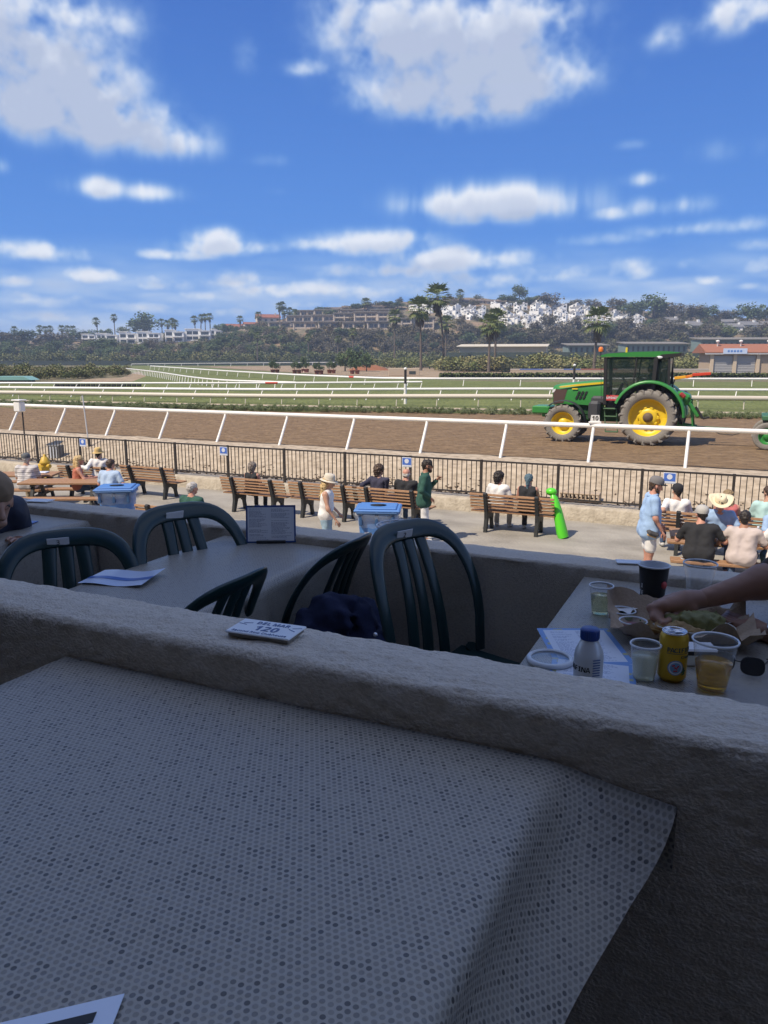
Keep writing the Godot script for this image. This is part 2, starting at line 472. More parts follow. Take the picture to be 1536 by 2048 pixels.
func make_setting() -> void:
	var s := Shape.new()
	# far ground, one sheet to the horizon
	var far_pts := [Vector3(-7000, -0.03, -21.4), Vector3(7000, -0.03, -21.4), Vector3(7000, -0.03, -9000), Vector3(-7000, -0.03, -9000)]
	s.quad(far_pts[0], far_pts[1], far_pts[2], far_pts[3])
	setting("ground", s.mesh(mats.dry_ground))
	# asphalt apron between the stand and the fence
	s = Shape.new()
	var wob := wobble(41, 0.25)
	var rows := []
	for j in 36:
		var z := -2.4 - 15.6 * j / 35.0
		var row := []
		for i in 121:
			var x := -50.0 + 70.0 * i / 120.0
			row.append(Vector3(x, -0.75 + 0.018 * wob.get_noise_2d(x, z), z))
		rows.append(row)
	s.sheet(rows, true)
	s.quad(Vector3(-900, -0.79, -2.0), Vector3(900, -0.79, -2.0), Vector3(900, -0.79, -18.0), Vector3(-900, -0.79, -18.0))
	s.quad(Vector3(-900, -0.79, 60.0), Vector3(900, -0.79, 60.0), Vector3(900, -0.79, -2.0), Vector3(-900, -0.79, -2.0))
	setting("apron_pavement", s.mesh(mats.asphalt))
	# concrete kerb under the fence
	s = Shape.new()
	var kerb := wobble(43, 0.8)
	rows = []
	for i in 181:
		var x := -60.0 + 90.0 * i / 180.0
		var e := 0.012 * kerb.get_noise_1d(x * 4.0)
		rows.append([Vector3(x, -0.8, -17.86 + e), Vector3(x, -0.46, -17.88 + e), Vector3(x, -0.425 + e, -17.92), Vector3(x, -0.415 + e * 0.5, -18.42), Vector3(x, -0.6, -18.46)])
	s.sheet(rows, true)
	setting("kerb", s.mesh(mats.concrete))
	# sand bank rising to the outer rail
	s = Shape.new()
	var coarse := wobble(45, 0.35, 3)
	var prints := wobble(47, 1.7, 3)
	rows = []
	for j in 38:
		var z := -18.38 - 4.7 * j / 37.0
		var row := []
		for i in 421:
			var x := -62.0 + 96.0 * i / 420.0
			var y := -0.47 + 0.60 * smoothstep(-18.5, -21.3, z) - 0.16 * smoothstep(-22.0, -22.7, z)
			y += 0.035 * coarse.get_noise_2d(x, z) + 0.032 * prints.get_noise_2d(x, z) * smoothstep(-22.6, -21.6, z)
			row.append(Vector3(x, y, z - 0.14 * coarse.get_noise_1d(x * 2.0) * smoothstep(-21.8, -22.6, z)))
		rows.append(row)
	s.sheet(rows, true)
	setting("sand_bank", s.mesh(mats.sand))
	s = Shape.new()
	s.quad(Vector3(-900, -0.5, -18.4), Vector3(-62, -0.5, -18.4), Vector3(-62, 0.0, -22.9), Vector3(-900, 0.0, -22.9))
	s.quad(Vector3(34, -0.5, -18.4), Vector3(900, -0.5, -18.4), Vector3(900, 0.0, -22.9), Vector3(34, 0.0, -22.9))
	setting("sand_strip", s.mesh(mats.sand))
	# bark litter lying along the fence foot
	s = Shape.new()
	rng.seed = 404
	for k in 2600:
		var x := rng.randf_range(-30.0, 4.0)
		var z := -18.5 - absf(rng.randfn(0.0, 0.42))
		if coarse.get_noise_2d(x * 1.3, z) < -0.15 and rng.randf() < 0.8: continue
		var y := -0.47 + 0.60 * smoothstep(-18.5, -21.3, z) + 0.035 * coarse.get_noise_2d(x, z) + 0.032 * prints.get_noise_2d(x, z) + 0.010
		var b := Basis.from_euler(Vector3(rng.randfn(0, 0.25), rng.randf() * TAU, rng.randfn(0, 0.25)))
		s.box(Vector3(x, y, z), Vector3(rng.randf_range(0.04, 0.11), 0.012, rng.randf_range(0.02, 0.045)), b)
	var litter := part("bark_litter", s, mat("bark", lin(0.085, 0.055, 0.035), 0.95), self)
	tag(litter, "dark bark chips scattered on the sand along the fence foot", "litter")
	litter.set_meta("kind", "stuff")
	# harrowed dirt track
	s = Shape.new()
	var furrow := wobble(49, 0.5, 3)
	rows = []
	var inner := [[-300.0, -36.0], [-80.0, -37.2], [-47.3, -38.3], [-27.5, -41.0], [-11.0, -43.6], [1.4, -46.5], [40.0, -50.0], [300.0, -56.0]]
	for i in 261:
		var x := -70.0 + 100.0 * i / 260.0
		var zi := table(inner, x)
		var row := []
		for j in 71:
			var f := j / 70.0
			var z := lerpf(-22.0, zi, f)
			var y := 0.03 * furrow.get_noise_2d(x * 0.22, z * 2.6) + 0.02 * furrow.get_noise_2d(x * 1.2 + 40.0, z * 1.4)
			row.append(Vector3(x, y, z))
		rows.append(row)
	var flipped := []
	for j in 71:
		var row := []
		for i in 261: row.append(rows[i][j])
		flipped.append(row)
	s.sheet(flipped, true)
	for pair in [[-300.0, -70.0], [30.0, 300.0]]:
		s.quad(Vector3(pair[0], 0, -22), Vector3(pair[1], 0, -22), Vector3(pair[1], 0, table(inner, pair[1])), Vector3(pair[0], 0, table(inner, pair[0])))
	setting("dirt_track", s.mesh(mats.dirt))
	# pale dust lip along the inner edge of the dirt
	s = Shape.new()
	for i in 160:
		var x0 := -90.0 + 110.0 * i / 160.0
		var x1 := -90.0 + 110.0 * (i + 1) / 160.0
		s.quad(Vector3(x0, 0.035, table(inner, x0) + 0.25), Vector3(x1, 0.035, table(inner, x1) + 0.25), Vector3(x1, 0.05, table(inner, x1) - 0.9), Vector3(x0, 0.05, table(inner, x0) - 0.9))
	setting("path_edge", s.mesh(mats.sand))
	# turf course and infield
	field("turf_course", [[-700, 46], [0, 47], [520, 44], [1040, 42], [1600, 40], [2400, 38], [2200, 100], [1536, 98], [1060, 98], [900, 104], [700, 125], [560, 160], [420, 235], [330, 330], [180, 330], [225, 205], [262, 128], [240, 92], [-300, 84], [-800, 76]], 0.0, mats.turf)
	field("infield_dirt", [[395, 262], [650, 300], [900, 250], [1052, 190], [1056, 112], [900, 112], [760, 124], [640, 145], [520, 185]], 0.004, mats.infield_dirt)
	field("infield_path", [[150, 96], [262, 99], [290, 128], [276, 170], [262, 150], [240, 118], [170, 110]], 0.004, mats.infield_dirt)
	field("far_turf", [[330, 340], [410, 270], [640, 306], [700, 318], [640, 345], [300, 370]], 0.008, mats.turf)

func table(t: Array, x: float) -> float:
	if x <= t[0][0]: return t[0][1]
	for i in t.size() - 1:
		if x <= t[i + 1][0]:
			return lerpf(t[i][1], t[i + 1][1], (x - t[i][0]) / (t[i + 1][0] - t[i][0]))
	return t[t.size() - 1][1]

# ---------------------------------------------------------------- the hill across the lagoon
var crest := [[-400, 16.0], [0, 13.0], [160, 14.0], [250, 14.5], [440, 18.0], [500, 22.0], [560, 26.0], [640, 31.0], [700, 34.5], [760, 37.0], [850, 38.5], [900, 41.0], [960, 40.5], [1030, 39.0], [1100, 37.0], [1180, 35.5], [1300, 32.5], [1400, 29.0], [1536, 27.5], [1950, 24.0]]
var rough_hill: FastNoiseLite

func hill_height(p: Vector3) -> float:
	var f := p.dot(fore_dir)
	if f < 300.0: return 0.0
	var u := 768.0 + 1571.0 * p.dot(right_dir) / f
	var t := clampf((f - 332.0) / 190.0, 0.0, 1.6)
	var g := 0.50 * smoothstep(0.0, 0.30, t) + 0.50 * smoothstep(0.22, 1.0, t)
	if t > 1.0: g -= 0.10 * (t - 1.0)
	return table(crest, u) * g * (1.0 + 0.06 * rough_hill.get_noise_2d(p.x, p.z)) - 0.02

# where the line of sight of a bearing u meets the hill at picture height v
func on_hill(u: float, v: float) -> Vector3:
	var f := 322.0
	var best := place(u, f)
	while f < 560.0:
		var p := place(u, f)
		var h := hill_height(p)
		if h >= height_at(v, f):
			p.y = h
			return p
		f += 2.0
	best = place(u, 540.0)
	best.y = hill_height(best)
	return best

func make_hill() -> void:
	rough_hill = wobble(61, 0.02, 3)
	var s := Shape.new()
	var rows := []
	for j in 56:
		var f := 318.0 + 620.0 * pow(j / 55.0, 1.5)
		var row := []
		for i in 111:
			var u := -700.0 + 3000.0 * i / 110.0
			var p := place(u, f)
			p.y = hill_height(p)
			if j == 0: p.y = -1.0
			row.append(p)
		rows.append(row)
	s.sheet(rows, true)
	setting("hillside_terrain", s.mesh(mats.scrub_ground))

# ---------------------------------------------------------------- plants
func leaf_mat() -> StandardMaterial3D:
	var m := mat("leaves", Color.WHITE, 0.75)
	m.vertex_color_use_as_albedo = true
	m.backlight_enabled = true
	m.backlight = Color(0.22, 0.26, 0.10)
	return m

# a crown of radius 1 about (0, 1, 0): clumps of leaf faces with gaps between
func crown_mesh(seed_: int, clumps: int, each: int, leaf: float, a: Color, b: Color, flat := 0.75, spread := 0.36) -> ArrayMesh:
	rng.seed = seed_
	var s := Shape.new()
	for c in clumps:
		var d := Vector3(rng.randfn(), rng.randfn(), rng.randfn()).normalized() * pow(rng.randf(), 0.4) * 0.80
		var at := Vector3(d.x, 1.0 + d.y * flat, d.z)
		var own := rng.randf_range(0.65, 1.25) * spread
		var tone := rng.randf()
		for k in each:
			var e := Vector3(rng.randfn(), rng.randfn() * 0.8, rng.randfn()).normalized() * own * pow(rng.randf(), 0.33)
			var t := clampf(tone * 0.6 + rng.randf() * 0.4, 0.0, 1.0)
			s.tint(a.lerp(b, t))
			var p := at + e
			var bas := Basis.from_euler(Vector3(rng.randf() * TAU, rng.randf() * TAU, rng.randf() * TAU))
			var r := leaf * rng.randf_range(0.6, 1.3)
			s.tri(p + bas.x * r, p + bas.y * r * 0.7, p - bas.x * r * 0.8)
			s.tri(p + bas.x * r, p - bas.x * r * 0.8, p - bas.y * r * 0.6)
	return s.mesh(leaf_mat())

func limbs_mesh(seed_: int, m: Material) -> ArrayMesh:
	rng.seed = seed_
	var s := Shape.new()
	s.tube([Vector3(0, -0.05, 0), Vector3(0.02, 0.3, 0.01), Vector3(-0.01, 0.7, 0), Vector3(0.02, 1.0, 0.02)], [0.075, 0.055, 0.045, 0.02], 7)
	for k in 6:
		var a := TAU * k / 6.0 + rng.randf()
		var y0 := rng.randf_range(0.35, 0.7)
		var e := Vector3(cos(a) * 0.55, y0 + rng.randf_range(0.3, 0.55), sin(a) * 0.55)
		s.tube([Vector3(0, y0, 0), Vector3(e.x * 0.5, y0 + 0.12, e.z * 0.5), e], [0.035, 0.025, 0.01], 5)
	return s.mesh(m)

var crowns := {}
func make_crowns() -> void:
	crowns["dark"] = [crown_mesh(1, 26, 60, 0.085, Color(0.045, 0.078, 0.035), Color(0.134, 0.192, 0.063)), crown_mesh(2, 30, 52, 0.08, Color(0.045, 0.073, 0.035), Color(0.123, 0.172, 0.063)), crown_mesh(3, 22, 66, 0.09, Color(0.049, 0.084, 0.036), Color(0.143, 0.196, 0.073))]
	crowns["grey"] = [crown_mesh(4, 26, 46, 0.085, Color(0.088, 0.084, 0.053), Color(0.209, 0.186, 0.123)), crown_mesh(5, 24, 46, 0.085, Color(0.098, 0.084, 0.059), Color(0.220, 0.196, 0.134))]
	crowns["green"] = [crown_mesh(6, 24, 56, 0.085, Color(0.073, 0.127, 0.035), Color(0.202, 0.220, 0.069)), crown_mesh(7, 26, 50, 0.085, Color(0.085, 0.134, 0.039), Color(0.220, 0.220, 0.088))]
	crowns["pine"] = [crown_mesh(8, 34, 60, 0.06, Color(0.036, 0.063, 0.029), Color(0.104, 0.143, 0.059), 0.55, 0.30)]
	mat("tree_bark", lin(0.10, 0.078, 0.058), 0.95)
	mat("palm_bark", lin(0.135, 0.108, 0.085), 0.95)
	crowns["limbs"] = limbs_mesh(71, mats.tree_bark)

func tree(called: String, label: String, kind: String, at: Vector3, w: float, h: float, group := "", clear := 0.25) -> Node3D:
	# w, h: overall width and height; clear: bare share of the trunk
	var t := thing(called, label, "tree" if called != "shrub" else "shrub", at, rng.randf() * TAU, group)
	var set: Array = crowns[kind]
	put("trunk", crowns["limbs"], t, Transform3D(Basis.from_scale(Vector3(w * 0.55, h * 0.8, w * 0.55)), Vector3.ZERO))
	var ch := h * (1.0 - clear)
	put("crown", set[rng.randi() % set.size()], t, Transform3D(Basis.from_scale(Vector3(w * 0.56, ch * 0.58, w * 0.56)), Vector3(0, h - ch * 1.06, 0)))
	return t

func palm_crown(seed_: int, live: int) -> ArrayMesh:
	rng.seed = seed_
	var s := Shape.new()
	for k in live:
		var a := TAU * k * 0.381966 * 1.0
		var up := lerpf(1.25, -0.75, k / float(live - 1)) + rng.randfn(0, 0.08)
		var dir := Vector3(cos(a) * cos(up), sin(up), sin(a) * cos(up))
		var side := dir.cross(Vector3.UP).normalized()
		var top := side.cross(dir).normalized()
		var stalk := rng.randf_range(0.42, 0.6)
		var c0 := Color(0.068, 0.099, 0.027).lerp(Color(0.165, 0.203, 0.060), rng.randf())
		s.tint(c0)
		var base := dir * 0.06
		var tip := dir * stalk + Vector3.DOWN * 0.05
		s.quad(base - side * 0.012, tip - side * 0.010, tip + side * 0.010, base + side * 0.012)
		for b in 9:
			var f := (b - 4) / 4.0
			var bd := (dir * cos(f * 1.25) + side * sin(f * 1.25) + top * (0.10 * absf(f))).normalized()
			var bl := rng.randf_range(0.48, 0.62) * (1.0 - 0.25 * absf(f))
			var e := tip + bd * bl + Vector3.DOWN * bl * rng.randf_range(0.15, 0.4)
			var m := tip + bd * bl * 0.5
			var w := bd.cross(top).normalized() * 0.045
			s.tint(c0.lerp(Color(0.195, 0.225, 0.075), rng.randf() * 0.4))
			s.tri(tip, m - w, m + w)
			s.tri(m - w, e, m + w)
	return s.mesh(leaf_mat())

func palm_skirt(seed_: int) -> ArrayMesh:
	rng.seed = seed_
	var s := Shape.new()
	for k in 26:
		var a := rng.randf() * TAU
		var y := rng.randf_range(-0.75, -0.1)
		var o := Vector3(cos(a), 0, sin(a))
		s.tint(Color(0.11, 0.08, 0.05).lerp(Color(0.19, 0.145, 0.09), rng.randf()))
		var e := Vector3(0, y - 0.45, 0) + o * rng.randf_range(0.16, 0.30)
		var w := Vector3(-sin(a), 0, cos(a)) * 0.07
		s.tri(o * 0.05 + Vector3(0, y, 0), e - w, e + w)
		s.tri(o * 0.05 + Vector3(0, y + 0.1, 0), e + w * 1.6 + Vector3(0, 0.12, 0), e + w * 0.2)
	return s.mesh(leaf_mat())

func palm(label: String, at: Vector3, h: float, r: float, lean: Vector3, group: String, thick := 0.28) -> Node3D:
	var t := thing("palm_tree", label, "palm tree", at, 0.0, group)
	var s := Shape.new()
	var pts := []
	var rad := []
	for i in 11:
		var f := i / 10.0
		pts.append(Vector3(0, -0.3 + f * (h - r * 0.62 + 0.3), 0) + lean * f * f)
		rad.append(thick * (1.25 - 0.62 * f + 0.35 * maxf(0.0, 0.1 - f) * 6.0) * (1.0 + 0.05 * sin(i * 2.7)))
	s.tube(pts, rad, 8)
	part("trunk", s, mats.palm_bark, t)
	var b := Basis(Vector3.UP, rng.randf() * TAU).scaled(Vector3.ONE * r)
	var top := Vector3(0, h - r * 0.62, 0) + lean
	put("crown", crowns["palm"][rng.randi() % 2], t, Transform3D(b, top))
	put("dead_skirt", crowns["skirt"], t, Transform3D(b, top))
	return t

func ordinal(n: int) -> String:
	var w := ["first", "second", "third", "fourth", "fifth", "sixth", "seventh", "eighth", "ninth", "tenth", "eleventh", "twelfth", "thirteenth", "fourteenth", "fifteenth", "sixteenth", "seventeenth", "eighteenth", "nineteenth", "twentieth"]
	if n < 20: return w[n]
	var tens := ["twenty", "thirty", "forty", "fifty", "sixty", "seventy", "eighty", "ninety"]
	var ten: String = tens[(n + 1) / 10 - 2]
	return ten + "-" + w[(n + 1) % 10 - 1] if (n + 1) % 10 else ten.trim_suffix("y") + "ieth"

func make_trees() -> void:
	crowns["palm"] = [palm_crown(81, 40), palm_crown(82, 36)]
	crowns["skirt"] = palm_skirt(83)
	rng.seed = 900
	# the tall fan palms standing in the infield
	var near := [
		[888, 186, 570, 4.0, -1.7, "tallest fan palm of the infield, its trunk leaning left"],
		[842, 183, 596, 3.7, -0.4, "second tallest fan palm, close left of the tallest one"],
		[891, 250, 632, 3.2, 0.2, "slim fan palm behind and right of the tallest palm"],
		[978, 160, 630, 3.0, 0.1, "left palm of the close pair near the long beige shed"],
		[990, 172, 620, 3.3, 0.1, "right palm of the close pair near the long beige shed"],
		[1189, 152, 616, 3.6, 0.4, "lone fan palm rising just left of the tractor cab"],
		[789, 260, 620, 3.2, 0.1, "slim fan palm in front of the beige terraces"],
		[706, 285, 656, 2.2, 0.0, "low fan palm on the bluff left of the potted trees"],
		[515, 312, 664, 2.0, 0.2, "short fan palm at the foot of the wooded bluff"],
		[617, 312, 668, 1.9, 0.1, "small fan palm before the bare brown slope"],
		[676, 305, 672, 1.9, 0.1, "stubby fan palm below the middle terraces"]]
	for a in near:
		var at := place(a[0], a[1])
		palm(a[5], at, height_at(a[2], a[1]), a[3], right_dir * a[4], "fan palms on the flat ground", 0.27)
	# palms along the skyline: bearing, top
	var sky := [[33, 653, 668], [84, 651, 672], [95, 653, 672], [106, 652, 672], [128, 651, 671], [140, 652, 672], [151, 652, 672], [199, 636, 674], [233, 629, 672], [327, 638, 668], [338, 641, 668], [347, 637, 668], [354, 640, 668], [393, 632, 664], [404, 629, 664], [413, 628, 662], [423, 627, 662], [483, 632, 652], [518, 624, 646], [561, 606, 640], [568, 604, 638], [571, 615, 638], [582, 616, 636], [592, 619, 636], [729, 597, 618], [736, 597, 618], [918, 580, 604]]
	for i in sky.size():
		var a: Array = sky[i]
		var at := on_hill(a[0], a[2] + 6)
		var d := at.dot(fore_dir)
		palm("small skyline fan palm, %s from the left along the ridge" % ordinal(i), at, maxf(6.0, height_at(a[1], d) - at.y), 3.1 if i < 26 else 3.4, right_dir * rng.randfn(0, 0.3), "skyline fan palms", 0.34)
	# trees that stand out on the skyline
	var big := [[290, 622, 670, 60, "dark", "broad dark dome-shaped tree above the white houses at left"], [1035, 566, 606, 28, "dark", "tall dark rounded tree on the ridge above the white village"], [1090, 584, 618, 50, "grey", "wide olive-grey tree behind the white village, below the ridge"], [1062, 590, 612, 34, "dark", "bushy dark tree right of the tallest ridge tree"], [1012, 588, 608, 40, "dark", "low dark tree left of the tallest ridge tree"], [1146, 597, 622, 34, "grey", "grey tree in the middle above the white village"], [1180, 596, 624, 34, "grey", "grey-green tree right of centre above the white village"], [1228, 594, 632, 44, "grey", "rounded brownish tree above the right end of the white village"], [1262, 598, 640, 50, "dark", "dark spreading tree beside the right end of the white village"], [1302, 585, 640, 62, "dark", "largest eucalyptus of the right-hand ridge"], [1342, 603, 642, 50, "grey", "thin grey eucalyptus right of the largest one"], [1376, 606, 645, 44, "grey", "bare-looking grey tree in the right-hand ridge row"], [1408, 607, 645, 42, "dark", "dark tree over the white gabled houses at right"], [1445, 618, 648, 50, "grey", "low broad tree behind the gabled houses"], [1488, 604, 650, 44, "dark", "tall dark eucalyptus near the right edge of the ridge"], [1524, 606, 650, 46, "dark", "dark eucalyptus at the right edge of the ridge"], [1570, 600, 650, 50, "dark", "eucalyptus just beyond the right edge of the ridge"], [650, 612, 632, 34, "dark", "dark tree at the left end of the ridge houses"], [716, 605, 622, 26, "dark", "small dark tree on the ridge beside two palms"], [775, 601, 616, 26, "dark", "dark rounded tree on the ridge over the terraces"], [795, 602, 618, 30, "dark", "second dark rounded tree on the ridge over the terraces"], [660, 618, 636, 30, "green", "green tree on the ridge left of the palms"], [1428, 645, 668, 34, "green", "bright green round tree among the gabled houses"], [1236, 640, 662, 26, "green", "light green tree at the lower right end of the village"], [215, 655, 676, 28, "dark", "dark tree between the two tall skyline palms"], [250, 650, 676, 24, "green", "small green tree left of the broad dome-shaped tree"], [170, 658, 682, 60, "dark", "dark spreading tree before the first white house"], [50, 657, 690, 60, "dark", "dark tree at the far left of the ridge"], [10, 660, 694, 50, "grey", "grey tree at the left edge of the ridge"], [110, 662, 690, 60, "grey", "grey tree below the row of six palms"]]
	for a in big:
		var at := on_hill(a[0], a[2])
		var d := at.dot(fore_dir)
		tree("ridge_tree", a[5], a[4], at, a[3] * d / 1571.0 * 1.1, height_at(a[1], d) - at.y, "trees along the ridge", 0.12 if a[4] != "pine" else 0.2)
	# trees on the slope and at its foot
	rng.seed = 911
	var bands := [
		[-60, 440, 700, 724, 95, 26, ["dark", "green", "grey", "dark"], "bushy tree on the wooded slope under the white houses"],
		[440, 620, 664, 720, 46, 26, ["dark", "grey", "dark", "green"], "dark bushy tree on the wooded slope below the red roofs"],
		[620, 930, 668, 712, 46, 24, ["grey", "grey", "dark", "grey"], "grey-brown bushy tree on the dry slope below the terraces"],
		[930, 1330, 662, 696, 44, 34, ["grey", "dark", "grey"], "olive-grey tree on the slope below the white village"],
		[1330, 1600, 662, 684, 22, 30, ["grey", "green", "grey"], "tree on the slope below the gabled houses"]]
	for b in bands:
		var us := []
		for k in b[4]: us.append(rng.randf_range(b[0], b[1]))
		us.sort()
		for k in b[4]:
			var u: float = us[k]
			var v := rng.randf_range(b[2], b[3])
			var at := on_hill(u, v)
			var d := at.dot(fore_dir)
			var w: float = b[5] * d / 1571.0 * rng.randf_range(0.65, 1.25)
			tree("slope_tree", b[7] + ", %s from the left" % ordinal(k), b[6][rng.randi() % b[6].size()], at, w, w * rng.randf_range(0.65, 0.95), String(b[7]).replace("tree", "trees"), 0.08)
	# low scrub, nobody could count it
	var mm := MultiMesh.new()
	mm.transform_format = MultiMesh.TRANSFORM_3D
	mm.use_colors = true
	mm.mesh = crown_mesh(91, 9, 26, 0.15, Color(0.8, 0.75, 0.7), Color(1.2, 1.2, 1.0), 0.7, 0.5)
	var spots := []
	for k in 5200:
		var u := rng.randf_range(-250, 1800)
		var v := rng.randf_range(600, 727)
		var at := on_hill(u, v)
		if at.y > table(crest, u) * 0.93 and rng.randf() < 0.6: continue
		if rough_hill.get_noise_2d(at.x * 2.2 + 300.0, at.z * 2.2) > 0.26: continue
		if u > 820 and u < 1300 and v > 612 and v < 662 and rng.randf() < 0.75: continue
		if u > 540 and u < 880 and v > 622 and v < 660 and rng.randf() < 0.8: continue
		spots.append([at, u])
	mm.instance_count = spots.size()
	for i in spots.size():
		var r := rng.randf_range(1.4, 3.4)
		var b := Basis(Vector3.UP, rng.randf() * TAU).scaled(Vector3(r, r * rng.randf_range(0.55, 0.85), r))
		mm.set_instance_transform(i, Transform3D(b, spots[i][0] - Vector3(0, r * 0.25, 0)))
		var g: float = rng.randf()
		if spots[i][1] > 600 and spots[i][1] < 950: g *= 0.45
		mm.set_instance_color(i, Color(0.135, 0.108, 0.07).lerp(Color(0.10, 0.13, 0.042), g))
	var o := MultiMeshInstance3D.new()
	o.multimesh = mm
	o.name = numbered("hillside_scrub")
	add_child(o)
	tag(o, "low dry scrub covering the slopes of the hill", "scrub")
	o.set_meta("kind", "stuff")

# a flat patch planted with low shrubs
func shrub_patch(called: String, label: String, spots: Array, count: int, r0: float, r1: float, a: Color, b: Color, seed_: int, tall := 0.8) -> void:
	var poly := PackedVector2Array()
	for s in spots:
		var p := place(s[0], s[1])
		poly.append(Vector2(p.x, p.z))
	var lo := poly[0]
	var hi := poly[0]
	for p in poly:
		lo = lo.min(p); hi = hi.max(p)
	rng.seed = seed_
	var mm := MultiMesh.new()
	mm.transform_format = MultiMesh.TRANSFORM_3D
	mm.use_colors = true
	mm.mesh = crown_mesh(seed_ + 1, 10, 34, 0.13, Color(0.75, 0.75, 0.7), Color(1.25, 1.2, 1.0), 0.7, 0.5)
	var found := []
	var tries := 0
	while found.size() < count and tries < count * 40:
		tries += 1
		var p := Vector2(rng.randf_range(lo.x, hi.x), rng.randf_range(lo.y, hi.y))
		if Geometry2D.is_point_in_polygon(p, poly): found.append(p)
	mm.instance_count = found.size()
	for i in found.size():
		var r := rng.randf_range(r0, r1)
		mm.set_instance_transform(i, Transform3D(Basis(Vector3.UP, rng.randf() * TAU).scaled(Vector3(r, r * tall * rng.randf_range(0.7, 1.2), r)), Vector3(found[i].x, -r * 0.2, found[i].y)))
		mm.set_instance_color(i, a.lerp(b, rng.randf()))
	var o := MultiMeshInstance3D.new()
	o.multimesh = mm
	o.name = numbered(called)
	add_child(o)
	tag(o, label, "shrubs")
	o.set_meta("kind", "stuff")

# ---------------------------------------------------------------- far buildings
func glass_mat() -> StandardMaterial3D:
	return mat("far_glass", lin(0.035, 0.045, 0.055), 0.15)

var pane_mesh := {}
func window_part(parent: Node, at: Vector3, w: float, h: float, m: Material) -> void:
	var key := "%d_%d_%s" % [roundi(w * 10), roundi(h * 10), m.resource_name]
	if not pane_mesh.has(key):
		var s := Shape.new()
		s.box(Vector3.ZERO, Vector3(w, h, 0.12))
		pane_mesh[key] = s.mesh(m)
	put("window", pane_mesh[key], parent, Transform3D(Basis.IDENTITY, at))

